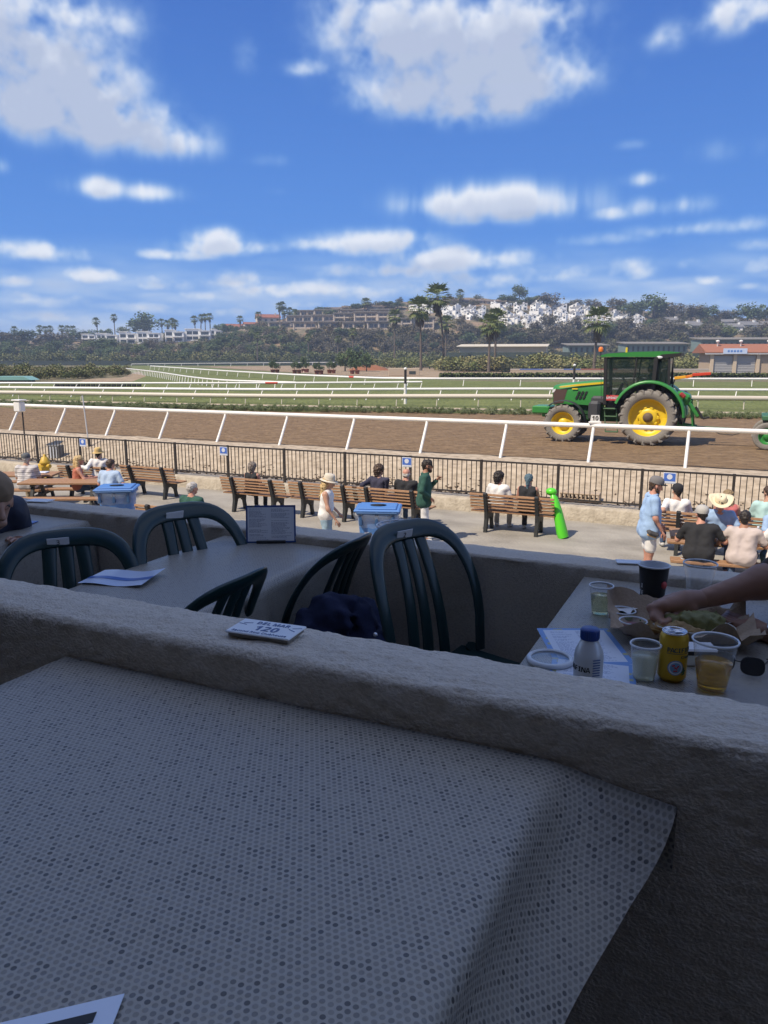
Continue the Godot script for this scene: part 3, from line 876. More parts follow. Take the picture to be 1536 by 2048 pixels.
# a block of w x h x d about its front foot; front faces +z locally
func block_house(called: String, label: String, at: Vector3, turn: float, w: float, h: float, d: float, wall: Material, roof: Material, style: String, group: String, seed_: int) -> Node3D:
	rng.seed = seed_
	var t := thing(called, label, "house", at, turn, group)
	var s := Shape.new()
	var r := Shape.new()
	if style == "modern":
		var split := rng.randf_range(0.35, 0.65)
		var step := rng.randf_range(0.6, 2.2)
		s.box(Vector3(-w * 0.5 + w * split * 0.5, h * 0.5 - 2.0, -d * 0.5), Vector3(w * split, h + 4.0, d))
		s.box(Vector3(w * 0.5 - w * (1.0 - split) * 0.5, h * 0.42 - 2.0, -d * 0.5 + step), Vector3(w * (1.0 - split) - 0.02, h * 0.84 + 4.0, d))
		part("wall", s, wall, t)
		r.box(Vector3(-w * 0.5 + w * split * 0.5, h + 0.16, -d * 0.5), Vector3(w * split + 0.8, 0.28, d + 0.9))
		r.box(Vector3(w * 0.5 - w * (1.0 - split) * 0.5, h * 0.84 + 0.14, -d * 0.5 + step), Vector3(w * (1.0 - split) - 0.06, 0.25, d + 0.7))
		part("roof", r, roof, t)
		for f in 2:
			var y := h * (0.22 + 0.46 * f)
			var ww := w * split * 0.82
			var n := maxi(1, roundi(ww / 3.0))
			for k in n:
				window_part(t, Vector3(-w * 0.5 + w * split * 0.5 + (k - (n - 1) * 0.5) * ww / n, y, 0.02), ww / n - 0.45, h * 0.27, glass_mat())
			if f == 0 or h * 0.84 > y + h * 0.15:
				ww = w * (1.0 - split) * 0.78
				n = maxi(1, roundi(ww / 3.2))
				for k in n:
					window_part(t, Vector3(w * 0.5 - w * (1.0 - split) * 0.5 + (k - (n - 1) * 0.5) * ww / n, y * 0.92, step + 0.02), ww / n - 0.5, h * 0.24, glass_mat())
		var b := Shape.new()
		b.box(Vector3(0, h * 0.44, step + 0.5), Vector3(w * 0.96, 0.25, 1.6))
		part("balcony", b, wall, t)
	elif style == "terrace":
		s.box(Vector3(0, h * 0.5 - 2.0, -d * 0.5), Vector3(w, h + 4.0, d))
		var n := maxi(2, roundi(w / 5.0))
		for k in n + 1:
			s.box(Vector3(-w * 0.5 + k * w / n, h * 0.46 - 2.0, 0.5), Vector3(0.7, h * 0.92 + 4.0, 1.1))
		part("wall", s, wall, t)
		r.box(Vector3(0, h + 0.3, -d * 0.5 + 0.5), Vector3(w + 0.9, 0.6, d + 2.2))
		part("roof", r, roof, t)
		var floors := maxi(1, roundi(h / 3.0))
		for f in floors:
			for k in n:
				window_part(t, Vector3(-w * 0.5 + (k + 0.32) * w / n, (f + 0.55) * h / floors, 0.03), w / n * 0.30, h / floors * 0.45, mat("terrace_glass", lin(0.13, 0.13, 0.13), 0.3))
				window_part(t, Vector3(-w * 0.5 + (k + 0.70) * w / n, (f + 0.55) * h / floors, 0.03), w / n * 0.26, h / floors * 0.4, mat("terrace_glass", lin(0.13, 0.13, 0.13), 0.3))
			var b := Shape.new()
			b.box(Vector3(0, f * h / floors + 0.35, 0.75), Vector3(w * 0.99, 0.7, 0.12))
			part("balcony", b, wall, t)
	elif style == "villa":
		# white box with a steep single-pitch top and a chimney
		var left := rng.randf() < 0.5
		var hi := h * rng.randf_range(0.92, 1.1)
		var lo := h * rng.randf_range(0.55, 0.68)
		var y0 := lo if left else hi
		var y1 := hi if left else lo
		var o := PackedVector2Array([Vector2(-w * 0.5, -4), Vector2(w * 0.5, -4), Vector2(w * 0.5, y1), Vector2(-w * 0.5, y0)])
		s.slab(o, -d, 0.0)
		var o2 := PackedVector2Array([Vector2(-w * 0.34, -4), Vector2(w * 0.34, -4), Vector2(w * 0.34, lo * 0.62), Vector2(-w * 0.34, lo * 0.8)])
		s.slab(o2, 0.0, d * 0.3)
		part("wall", s, wall, t)
		var dirv := Vector2(w, y1 - y0).normalized()
		r.box(Vector3(0, (y0 + y1) * 0.5 + 0.14, -d * 0.5), Vector3(Vector2(w, y1 - y0).length() - 0.5, 0.22, d - 0.7), Basis(Vector3.BACK, dirv.angle()))
		part("roof", r, roof, t)
		var c := Shape.new()
		c.box(Vector3((0.3 if left else -0.3) * w, hi * 0.98, -d * 0.6), Vector3(0.9, 1.5, 0.9))
		part("chimney", c, wall, t)
		window_part(t, Vector3(w * 0.22 * (1 if left else -1), hi * 0.72, 0.03), w * 0.26, hi * 0.2, glass_mat())
		window_part(t, Vector3(-w * 0.26 * (1 if left else -1), lo * 0.8, 0.03), w * 0.2, lo * 0.22, glass_mat())
		window_part(t, Vector3(0, lo * 0.35, d * 0.3 + 0.03), w * 0.3, lo * 0.3, glass_mat())
	else:
		# gabled
		s.slab(PackedVector2Array([Vector2(-w * 0.5, -4), Vector2(w * 0.5, -4), Vector2(w * 0.5, h * 0.6), Vector2(-w * 0.5, h * 0.6)]), -d, 0.0)
		s.slab(PackedVector2Array([Vector2(0.02, h * 0.6), Vector2(d - 0.02, h * 0.6), Vector2(d * 0.5, h)]), -w * 0.5 + 0.02, w * 0.5 - 0.02, Transform3D(Basis(Vector3.UP, PI * 0.5), Vector3(0, 0, 0)))
		part("wall", s, wall, t)
		var up := Vector2(d * 0.5, h * 0.4)
		for sg in [-1.0, 1.0]:
			r.box(Vector3(0, h * 0.8 + 0.12, -d * 0.5 + sg * d * 0.26), Vector3(w + 0.9, 0.24, up.length() + 0.9), Basis(Vector3.RIGHT, sg * up.angle()))
		part("roof", r, roof, t)
		var n := maxi(2, roundi(w / 4.0))
		for k in n:
			window_part(t, Vector3((k - (n - 1) * 0.5) * w / n, h * 0.32, 0.03), w / n * 0.42, h * 0.22, glass_mat())
		var c := Shape.new()
		c.box(Vector3(w * 0.32, h * 0.95, -d * 0.4), Vector3(1.1, h * 0.45, 1.1))
		part("chimney", c, wall, t)
	return t

func make_far_buildings() -> void:
	var white := mat("white_stucco", lin(0.78, 0.78, 0.76), 0.8)
	var cream := mat("beige_stucco", lin(0.50, 0.425, 0.345), 0.9)
	var grey_roof := mat("grey_roof", lin(0.17, 0.17, 0.175), 0.9)
	var dark_roof := mat("terrace_roof", lin(0.17, 0.155, 0.14), 0.9)
	var red_roof := mat("red_tiles", lin(0.27, 0.10, 0.06), 0.9)
	var row := [[180, 685, 27, 16], [216, 687, 41, 19], [258, 688, 33, 23], [300, 686, 46, 22], [351, 684, 37, 23], [398, 681, 50, 22], [434, 678, 20, 18]]
	for i in row.size():
		var a: Array = row[i]
		var at := on_hill(a[0], a[1])
		var d := at.dot(fore_dir)
		block_house("modern_house", "white flat-roofed modern house, %s from the left in the left-hand row" % ordinal(i), at, yaw + 0.1, a[2] * d / 1571.0, a[3] * d / 1571.0, 11.0, white, white, "modern", "white houses on the left bluff", 300 + i)
	var reds := [[478, 650, 48, 15], [540, 646, 46, 16], [512, 655, 40, 10]]
	for i in reds.size():
		var a: Array = reds[i]
		var at := on_hill(a[0], a[1])
		var d := at.dot(fore_dir)
		block_house("red_roofed_house", ["pale house with red tiled roof, leftmost of the three", "pale house with red tiled roof nearest the beige terraces", "low pale house with red roof between the other two"][i], at, yaw + 0.25, a[2] * d / 1571.0, a[3] * d / 1571.0, 12.0, mat("pale_stucco", lin(0.55, 0.50, 0.44), 0.9), red_roof, "gabled", "red-roofed houses", 330 + i)
	var ter := [[562, 658, 44, 12], [612, 658, 46, 12], [662, 659, 46, 13], [708, 660, 42, 13], [758, 660, 44, 15], [803, 661, 38, 21], [846, 661, 40, 22],
		[600, 645, 50, 12], [648, 645, 44, 13], [690, 646, 42, 17], [732, 645, 44, 19], [776, 645, 40, 18], [610, 633, 40, 10], [655, 632, 48, 11], [705, 631, 44, 10], [760, 630, 36, 9]]
	for i in ter.size():
		var a: Array = ter[i]
		var at := on_hill(a[0], a[1])
		var d := at.dot(fore_dir)
		var where := "lower row" if i < 7 else ("middle row" if i < 12 else "upper row")
		var nth := i if i < 7 else (i - 7 if i < 12 else i - 12)
		block_house("terrace_block", "beige flat-roofed terrace block, %s from the left in the %s" % [ordinal(nth), where], at, yaw - 0.12, a[2] * d / 1571.0, a[3] * d / 1571.0, 9.0, cream, dark_roof, "terrace", "beige terraces on the hill", 360 + i)
	# the white hillside village
	rng.seed = 77
	var spots := []
	for k in 5: spots.append([834 + k * 7.0, 622 + (k % 2) * 5, "cluster beside the tallest palm"])
	for k in 6: spots.append([884 + k * 6.0, 628 + (k % 3) * 5, "left cluster"])
	for k in 7: spots.append([926 + k * 6.5, 630 + (k % 3) * 5, "second cluster"])
	for k in 20: spots.append([984 + k * 15.5, 621 + maxf(0, k - 8) * 1.9 + (k % 2) * 3, "upper row"])
	for k in 20: spots.append([990 + k * 15.0, 635 + maxf(0, k - 8) * 1.5 + ((k + 1) % 2) * 3, "middle row"])
	for k in 19: spots.append([1002 + k * 15.2, 648 + maxf(0, k - 8) * 1.3 + (k % 2) * 4, "lower row"])
	for k in 7: spots.append([1060 + k * 12.0, 659 + (k % 2) * 3, "bottom row"])
	var count := {}
	for i in spots.size():
		var a: Array = spots[i]
		var at := on_hill(a[0] + rng.randf_range(-2, 2), a[1])
		var d := at.dot(fore_dir)
		var nth: int = count.get(a[2], -1) + 1
		count[a[2]] = nth
		var keep := rng.state
		block_house("village_house", "white steep-roofed village house, %s from the left in the %s" % [ordinal(nth), a[2]], at, yaw + [0.5, -0.35, 0.2, -0.6, 0.75][i % 5], rng.randf_range(12, 16) * d / 1571.0, rng.randf_range(13, 18) * d / 1571.0, 6.0, white, grey_roof, "villa", "white hillside village", 400 + i)
		rng.state = keep
		rng.randf(); rng.randf()
	# gabled houses at the right
	var gab := [[1358, 668, 30, 20], [1392, 666, 26, 22], [1462, 664, 34, 16], [1500, 662, 36, 18], [1536, 662, 34, 18], [1345, 650, 26, 14], [1455, 652, 30, 12]]
	for i in gab.size():
		var a: Array = gab[i]
		var at := on_hill(a[0], a[1])
		var d := at.dot(fore_dir)
		block_house("gabled_house", ["white house with grey gable roof right below the village end", "white house with grey gable and tall chimney left of the bright green tree", "white house with grey roof just right of the bright green tree", "long white house with grey roof near the right edge", "white house with grey roof cut by the right edge", "small white gabled house higher up behind the two left ones", "small white gabled house above the bright green tree"][i], at, yaw + (0.2 if i % 2 else -0.3), a[2] * d / 1571.0, a[3] * d / 1571.0, 9.0, white, grey_roof, "gabled", "gabled houses at the right", 500 + i)
	# brown-roofed houses along the ridge
	var rid := [[905, 606, 34, 8], [945, 605, 40, 8], [985, 606, 30, 8], [668, 620, 36, 8], [700, 618, 30, 8], [752, 616, 34, 8]]
	for i in rid.size():
		var a: Array = rid[i]
		var at := on_hill(a[0], a[1] + 3)
		var d := at.dot(fore_dir)
		block_house("ridge_house", "low brown-roofed house on the ridge, %s of the %s group" % [ordinal(i % 3), "right" if i < 3 else "left"], at, yaw, a[2] * d / 1571.0, a[3] * d / 1571.0, 9.0, mat("tan_stucco", lin(0.42, 0.36, 0.29), 0.9), mat("brown_roof", lin(0.15, 0.115, 0.09), 0.9), "gabled", "ridge houses", 530 + i)
	make_barns()

func long_shed(called: String, label: String, u0: float, d0: float, u1: float, d1: float, v_top: float, wall: Material, roof: Material, bays: int) -> void:
	var a := place(u0, d0)
	var b := place(u1, d1)
	var mid := (a + b) * 0.5
	var w := a.distance_to(b)
	var dirv := (b - a).normalized()
	var t := thing(called, label, "barn", mid, atan2(-dirv.z, dirv.x))
	var h := height_at(v_top, (d0 + d1) * 0.5)
	var s := Shape.new()
	s.box(Vector3(0, h * 0.5 - 0.3, -5), Vector3(w, h - 0.6, 10))
	part("wall", s, wall, t)
	s = Shape.new()
	s.box(Vector3(0, h - 0.1, -4.2), Vector3(w + 1.4, 0.3, 13), Basis(Vector3.RIGHT, 0.07))
	part("roof", s, roof, t)
	for k in bays:
		window_part(t, Vector3((k + 0.5 - bays * 0.5) * w / bays, h * 0.72, 0.04), w / bays * 0.38, h * 0.22, mat("barn_opening", lin(0.04, 0.05, 0.05), 0.8))

func make_barns() -> void:
	var cream := mat("shed_cream", lin(0.50, 0.44, 0.33), 0.9)
	var teal := mat("barn_teal", lin(0.16, 0.22, 0.21), 0.85)
	var groof := mat("barn_roof", lin(0.20, 0.185, 0.16), 0.9)
	long_shed("long_shed", "long cream shed with a pale flat roof behind the palm pair", 918, 300, 1092, 292, 690, cream, mat("cream_roof", lin(0.55, 0.50, 0.40), 0.9), 0)
	long_shed("stable_barn", "teal stable barn nearest the lone palm", 1136, 318, 1212, 318, 688, teal, groof, 7)
	long_shed("stable_barn", "teal and tan stable barn behind the tractor cab", 1250, 312, 1372, 312, 685, teal, groof, 12)
	long_shed("stable_barn", "long teal stable barn at the right edge", 1400, 300, 1600, 300, 676, teal, groof, 18)
	# dark windscreen fences
	for f in [["dark green windscreen fence running across the far left of the course", [[-160, 302], [250, 300], [705, 298]], 1.75], ["dark green windscreen fence below the stable barns", [[880, 262], [1060, 246], [1250, 236], [1560, 214]], 4.6]]:
		var t := thing("windscreen_fence", f[0], "fence", Vector3.ZERO)
		for k in f[1].size() - 1:
			var a := place(f[1][k][0], f[1][k][1])
			var b := place(f[1][k + 1][0], f[1][k + 1][1])
			var n := maxi(1, int(a.distance_to(b) / 12.0))
			for i in n:
				var p := a.lerp(b, i / float(n))
				var q := a.lerp(b, (i + 1) / float(n))
				var s := Shape.new()
				s.beam(p.lerp(q, 0.004) + Vector3(0, f[2] * 0.5, 0), p.lerp(q, 0.996) + Vector3(0, f[2] * 0.5, 0), 0.06, f[2])
				part("panel", s, mats.dark_leaf_fence, t)
				s = Shape.new()
				s.box(p + Vector3(0, f[2] * 0.5, 0), Vector3(0.14, f[2] + 0.2, 0.14))
				part("post", s, mats.dark_leaf_fence, t)
	# kiosk with red tiled roof
	var at := place(1482, 146)
	var k := thing("infield_kiosk", "small beige building with red tiled roof and two shutters at the right", "kiosk", at, yaw - 0.12)
	var s := Shape.new()
	s.box(Vector3(1.4, 1.9, -3.5), Vector3(14.0, 3.8, 7.0))
	part("wall", s, mat("kiosk_wall", lin(0.42, 0.33, 0.24), 0.9), k)
	for x in [-3.1, 0.9]:
		s = Shape.new()
		s.box(Vector3(x, 1.7, 0.03), Vector3(3.4, 3.2, 0.1))
		var sh := part("shutter", s, mat("shutter_grey", lin(0.35, 0.35, 0.35), 0.6), k)
		for j in 6:
			var l := Shape.new()
			l.box(Vector3(x, 0.5 + j * 0.5, 0.1), Vector3(3.4, 0.06, 0.06))
			part("slat", l, mats.shutter_grey, sh)
	for x in [-5.2, -1.1, 3.0]:
		s = Shape.new()
		s.box(Vector3(x, 1.9, 0.2), Vector3(0.6, 3.8, 0.4))
		part("pilaster", s, mat("kiosk_trim", lin(0.55, 0.45, 0.33), 0.9), k)
	s = Shape.new()
	s.slab(PackedVector2Array([Vector2(-0.9, 0), Vector2(8.6, 0), Vector2(8.6, 0.15), Vector2(3.9, 1.7), Vector2(-0.9, 0.15)]), -6.6, 9.3, Transform3D(Basis(Vector3.UP, PI * 0.5), Vector3(0, 3.82, 0)))
	var roof := part("roof", s, rough_mat("kiosk_tiles", [[0.0, lin(0.20, 0.075, 0.045)], [0.5, lin(0.30, 0.125, 0.075)], [1.0, lin(0.40, 0.19, 0.12)]], Vector3(4, 4, 4), 0.05, 3.0), k)
	s = Shape.new()
	s.box(Vector3(1.35, 3.7, 0.75), Vector3(15.9, 0.24, 0.16))
	part("fascia", s, mats.white_stucco, roof)
	s = Shape.new()
	s.box(Vector3(-1.4, 4.15, 1.0), Vector3(4.2, 1.0, 0.14))
	var sign := part("sign_board", s, mat("sign_blue_white", lin(0.50, 0.60, 0.78), 0.6), k)
	for j in 5:
		var l := Shape.new()
		l.box(Vector3(-2.6 + j * 0.55, 4.15, 1.08), Vector3(0.36, 0.34, 0.03))
		part("lettering", l, mat("sign_blue", lin(0.10, 0.22, 0.55), 0.6), sign)
	for x in [-3.6, 0.6, 5.6]:
		s = Shape.new()
		s.lathe([Vector2(0.12, 5.0), Vector2(0.12, 5.75), Vector2(0.34, 5.85), Vector2(0.34, 6.15), Vector2(0, 6.25)], 10, Transform3D(Basis.IDENTITY, Vector3(x, 0, -2.6)))
		part("roof_vent", s, mats.white_stucco, roof)
	# low beige wall with coloured rail cover behind the hedge
	var lw := thing("low_wall", "low beige wall with blue and red coping behind the hedge", "wall", Vector3.ZERO)
	var cols := [[1022, 1040, 0], [1040, 1086, 1], [1086, 1128, 0], [1128, 1162, 1], [1162, 1236, 2], [1236, 1420, 0]]
	for c in cols:
		var a := place(c[0], 140)
		var b := place(c[1], 140)
		s = Shape.new()
		s.beam(a + Vector3(0, 0.42, 0), b + Vector3(0, 0.42, 0), 0.3, 0.84)
		part("panel", s, mat("low_wall_beige", lin(0.47, 0.38, 0.28), 0.9), lw)
		s = Shape.new()
		s.beam(a + Vector3(0, 0.93, 0), b + Vector3(0, 0.93, 0), 0.36, 0.18)
		part("coping", s, [mat("coping_pale", lin(0.55, 0.50, 0.44), 0.8), mat("coping_blue", lin(0.13, 0.2, 0.48), 0.7), mat("coping_red", lin(0.42, 0.14, 0.10), 0.7)][c[2]], lw)
	# cream equipment boxes by the small palms
	s = Shape.new()
	var bb := place(808, 132)
	s.cbox(Vector3(0, 0.62, 0), Vector3(5.2, 1.24, 1.2), 0.05)
	var bx := part("cream_planter_wall", s, mats.low_wall_beige, self, Transform3D(Basis(Vector3.UP, yaw), bb))
	tag(bx, "low cream block wall at the end of the sandy infield", "wall")
	var cut := Shape.new()
	cut.box(Vector3(1.4, 0.5, 0.61), Vector3(1.1, 0.5, 0.06))
	part("opening", cut, mats.barn_opening, bx)

func make_infield() -> void:
	shrub_patch("infield_brush", "wild green and brown brush in the infield at left", [[-250, 92], [0, 95], [170, 112], [262, 128], [255, 170], [150, 160], [-50, 170], [-300, 150]], 420, 0.7, 1.5, Color(0.12, 0.15, 0.045), Color(0.20, 0.17, 0.09), 1201)
	shrub_patch("slope_shrubs", "green shrubs on the bank in front of the barns", [[880, 170], [1240, 155], [1440, 165], [1430, 205], [1240, 225], [1050, 232], [880, 245]], 420, 1.5, 3.0, Color(0.129, 0.166, 0.046), Color(0.270, 0.239, 0.114), 1203, 0.75)
	shrub_patch("bank_shrubs", "mixed shrubs beyond the sandy infield", [[690, 250], [760, 300], [900, 250], [980, 180], [860, 175], [800, 200]], 170, 1.2, 2.6, Color(0.094, 0.129, 0.042), Color(0.208, 0.208, 0.083), 1205)
	shrub_patch("foot_shrubs", "dense shrubs at the foot of the bluff", [[-300, 322], [300, 314], [700, 308], [960, 285], [980, 310], [700, 325], [-300, 332]], 420, 1.6, 3.4, Color(0.073, 0.104, 0.034), Color(0.187, 0.183, 0.075), 1207, 1.0)
	shrub_patch("inner_strip_plants", "pale grey-green ground cover along the inner rail", [[-500, 48], [0, 51], [520, 46], [1040, 42.5], [1640, 39.5], [1640, 37.5], [1040, 41], [520, 44], [0, 48.5], [-500, 46]], 2600, 0.07, 0.19, Color(0.11, 0.15, 0.05), Color(0.27, 0.31, 0.19), 1209, 1.1)
	# clipped hedge: one long plant
	var hd := thing("clipped_hedge", "long clipped dark green hedge in front of the low beige wall", "hedge", Vector3.ZERO)
	rng.seed = 1301
	var leaf := Shape.new()
	for k in 9000:
		var u := rng.randf_range(880, 1660)
		var d := 112.0 + rng.randf_range(-0.9, 0.9)
		var p := place(u, d, rng.randf_range(0.0, 0.78))
		leaf.tint(Color(0.05, 0.07, 0.02).lerp(Color(0.12, 0.14, 0.042), rng.randf()))
		var b := Basis.from_euler(Vector3(rng.randf() * TAU, rng.randf() * TAU, 0)) * 0.2
		leaf.tri(p + b.x, p + b.y, p - b.x)
		leaf.tri(p + b.x, p - b.x, p - b.y)
	part("foliage", leaf, leaf_mat(), hd)
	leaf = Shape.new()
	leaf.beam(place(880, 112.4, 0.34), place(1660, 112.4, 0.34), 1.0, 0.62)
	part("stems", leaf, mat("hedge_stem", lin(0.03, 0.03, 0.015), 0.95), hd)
	# trees in tubs
	rng.seed = 1303
	var tubs := [[549, 152, 2.3, 2.9, "tall potted tree, first from the left in the sandy infield"], [593, 148, 2.2, 2.6, "potted tree, second from the left in the sandy infield"], [610, 160, 2.0, 3.6, "slender potted tree, third from the left in the sandy infield"], [637, 142, 2.2, 2.4, "dark potted bush, fourth from the left in the sandy infield"], [662, 150, 1.9, 2.7, "potted tree, fifth from the left in the sandy infield"], [709, 144, 2.6, 3.4, "broad potted tree, sixth from the left in the sandy infield"]]
	for i in tubs.size():
		var a: Array = tubs[i]
		var t := thing("potted_tree", a[4], "potted tree", place(a[0], a[1]), 0.0, "trees in tubs")
		for k in 2:
			var x := -0.45 + k * 0.9 + rng.randf_range(-0.1, 0.1)
			var s := Shape.new()
			s.lathe([Vector2(0.34, 0), Vector2(0.44, 0.62), Vector2(0.49, 0.62), Vector2(0.49, 0.72), Vector2(0.40, 0.72), Vector2(0.38, 0.6), Vector2(0, 0.6)], 12, Transform3D(Basis.IDENTITY, Vector3(x, 0, 0)))
			part("tub", s, mat("terracotta_tub", lin(0.24, 0.085, 0.05), 0.85), t)
			var h: float = a[3] * (1.0 if k == 0 else rng.randf_range(0.6, 0.95))
			put("trunk", crowns["limbs"], t, Transform3D(Basis.from_scale(Vector3(0.7, h * 0.6, 0.7)), Vector3(x, 0.6, 0)))
			put("crown", crowns["dark"][(i + k) % 3], t, Transform3D(Basis.from_scale(Vector3(a[2] * 0.36, (h - 0.5) * 0.5, a[2] * 0.36)), Vector3(x, 0.62, 0)))
	# clump of trees behind the tubs
	for a in [[690, 172, 4.2, 5.0, "left of the three green trees behind the tubs"], [712, 178, 4.6, 5.6, "middle of the three green trees behind the tubs"], [733, 170, 3.6, 4.4, "right of the three green trees behind the tubs"]]:
		tree("infield_tree", "rounded green tree, " + a[4], "dark", place(a[0], a[1]), a[2], a[3], "green trees behind the tubs", 0.05)
	# red soil heap
	var s := Shape.new()
	var heap := wobble(77, 0.6)
	var rows := []
	for i in 11:
		var row := []
		for j in 13:
			var x := (j - 6) * 0.9
			var z := (i - 5) * 0.6
			var r := maxf(0.0, 1.0 - pow(x / 5.2, 2.0) - pow(z / 2.9, 2.0))
			row.append(Vector3(x, -0.05 + 1.3 * r * (1.0 + 0.4 * heap.get_noise_2d(x, z)), z))
		rows.append(row)
	s.sheet(rows)
	tag(part("soil_heap", s, mat("red_soil", lin(0.26, 0.105, 0.05), 0.95), self, Transform3D(Basis(Vector3.UP, yaw), place(738, 186))), "low heap of reddish soil beside the green trees", "heap")
	# teal roof peeping at the left, dark blocks behind the rail
	var th := thing("teal_roofed_shed", "low shed with pale teal roof at the left edge of the infield", "shed", place(14, 90), yaw)
	s = Shape.new()
	s.box(Vector3(0, 0.22, -1), Vector3(4.2, 0.44, 2))
	part("wall", s, mats.tree_bark, th)
	s = Shape.new()
	s.slab(PackedVector2Array([Vector2(-2.6, 0), Vector2(2.6, 0), Vector2(1.7, 0.42), Vector2(-1.7, 0.42)]), -2.2, 0.2, Transform3D(Basis.IDENTITY, Vector3(0, 0.44, 0)))
	part("roof", s, mat("teal_metal", lin(0.22, 0.42, 0.38), 0.5), th)
	var bl := thing("dark_barrier", "row of low dark blocks on the turf behind the left rails", "barrier", Vector3.ZERO)
	var bs := Shape.new()
	bs.cbox(Vector3(0, 0.2, 0), Vector3(0.42, 0.4, 0.3), 0.04)
	var bm := bs.mesh(mat("dark_rubber", lin(0.03, 0.028, 0.026), 0.8))
	for k in 17:
		put("block", bm, bl, Transform3D(Basis(Vector3.UP, yaw), place(110 + k * 10.3, 82)))

# ---------------------------------------------------------------- rails and fence
func text_mesh(words: String, size: float, depth: float, m: Material, bold := false) -> TextMesh:
	var t := TextMesh.new()
	var f := SystemFont.new()
	f.font_names = PackedStringArray(["Droid Sans"])
	if bold: f.font_weight = 700
	t.font = f
	t.text = words
	t.font_size = 48
	t.pixel_size = size / 48.0
	t.depth = depth
	t.curve_step = 2.0
	t.material = m
	return t

func smooth_path(pts: Array, n: int) -> Array:
	var c := Curve3D.new()
	for i in pts.size():
		var a: Vector3 = pts[maxi(0, i - 1)]
		var b: Vector3 = pts[mini(pts.size() - 1, i + 1)]
		var t := (b - a) / 6.0
		c.add_point(pts[i], -t, t)
	var out := []
	var l := c.get_baked_length()
	for i in n + 1:
		out.append(c.sample_baked(l * i / n, true))
	return out

func running_rail(label: String, tops: Array, r: float, spacing: float, foot: Vector3, post_r: float, m: Material, red := -1.0, group := "") -> Node3D:
	var t := thing("running_rail", label, "rail", Vector3.ZERO, 0.0, group)
	var l := 0.0
	for i in tops.size() - 1: l += tops[i].distance_to(tops[i + 1])
	var n := maxi(1, roundi(l / spacing))
	var path := smooth_path(tops, n * 2)
	var s := Shape.new()
	s.tube(path, [r], 10)
	part("rail_tube", s, m, t)
	var pm := {}
	for i in n + 1:
		var top: Vector3 = path[i * 2]
		var y := roundf(top.y * 50.0) / 50.0
		if not pm.has(y):
			var q := Shape.new()
			q.tube([Vector3(0, -r * 0.3, 0), Vector3(foot.x * 0.12, -y * 0.12, foot.z * 0.12), Vector3(foot.x, -y - 0.08, foot.z)], [post_r, post_r, post_r * 1.1], 7)
			pm[y] = q.mesh(m)
		put("post", pm[y], t, Transform3D(Basis.IDENTITY, top))
	if red >= 0.0:
		var k := int(red * (path.size() - 2))
		var q := Shape.new()
		var mid: Vector3 = path[k]
		var dirv: Vector3 = (path[k + 1] - path[k]).normalized()
		q.tube([mid - dirv * 0.6, mid + dirv * 0.6], [r + 0.008], 10)
		part("red_marker", q, mat("marker_red", lin(0.55, 0.08, 0.05), 0.5), t)
	return t

func rail_points(list: Array) -> Array:
	var out := []
	for a in list:
		out.append(place(a[0], a[1], height_at(a[2], a[1])))
	return out

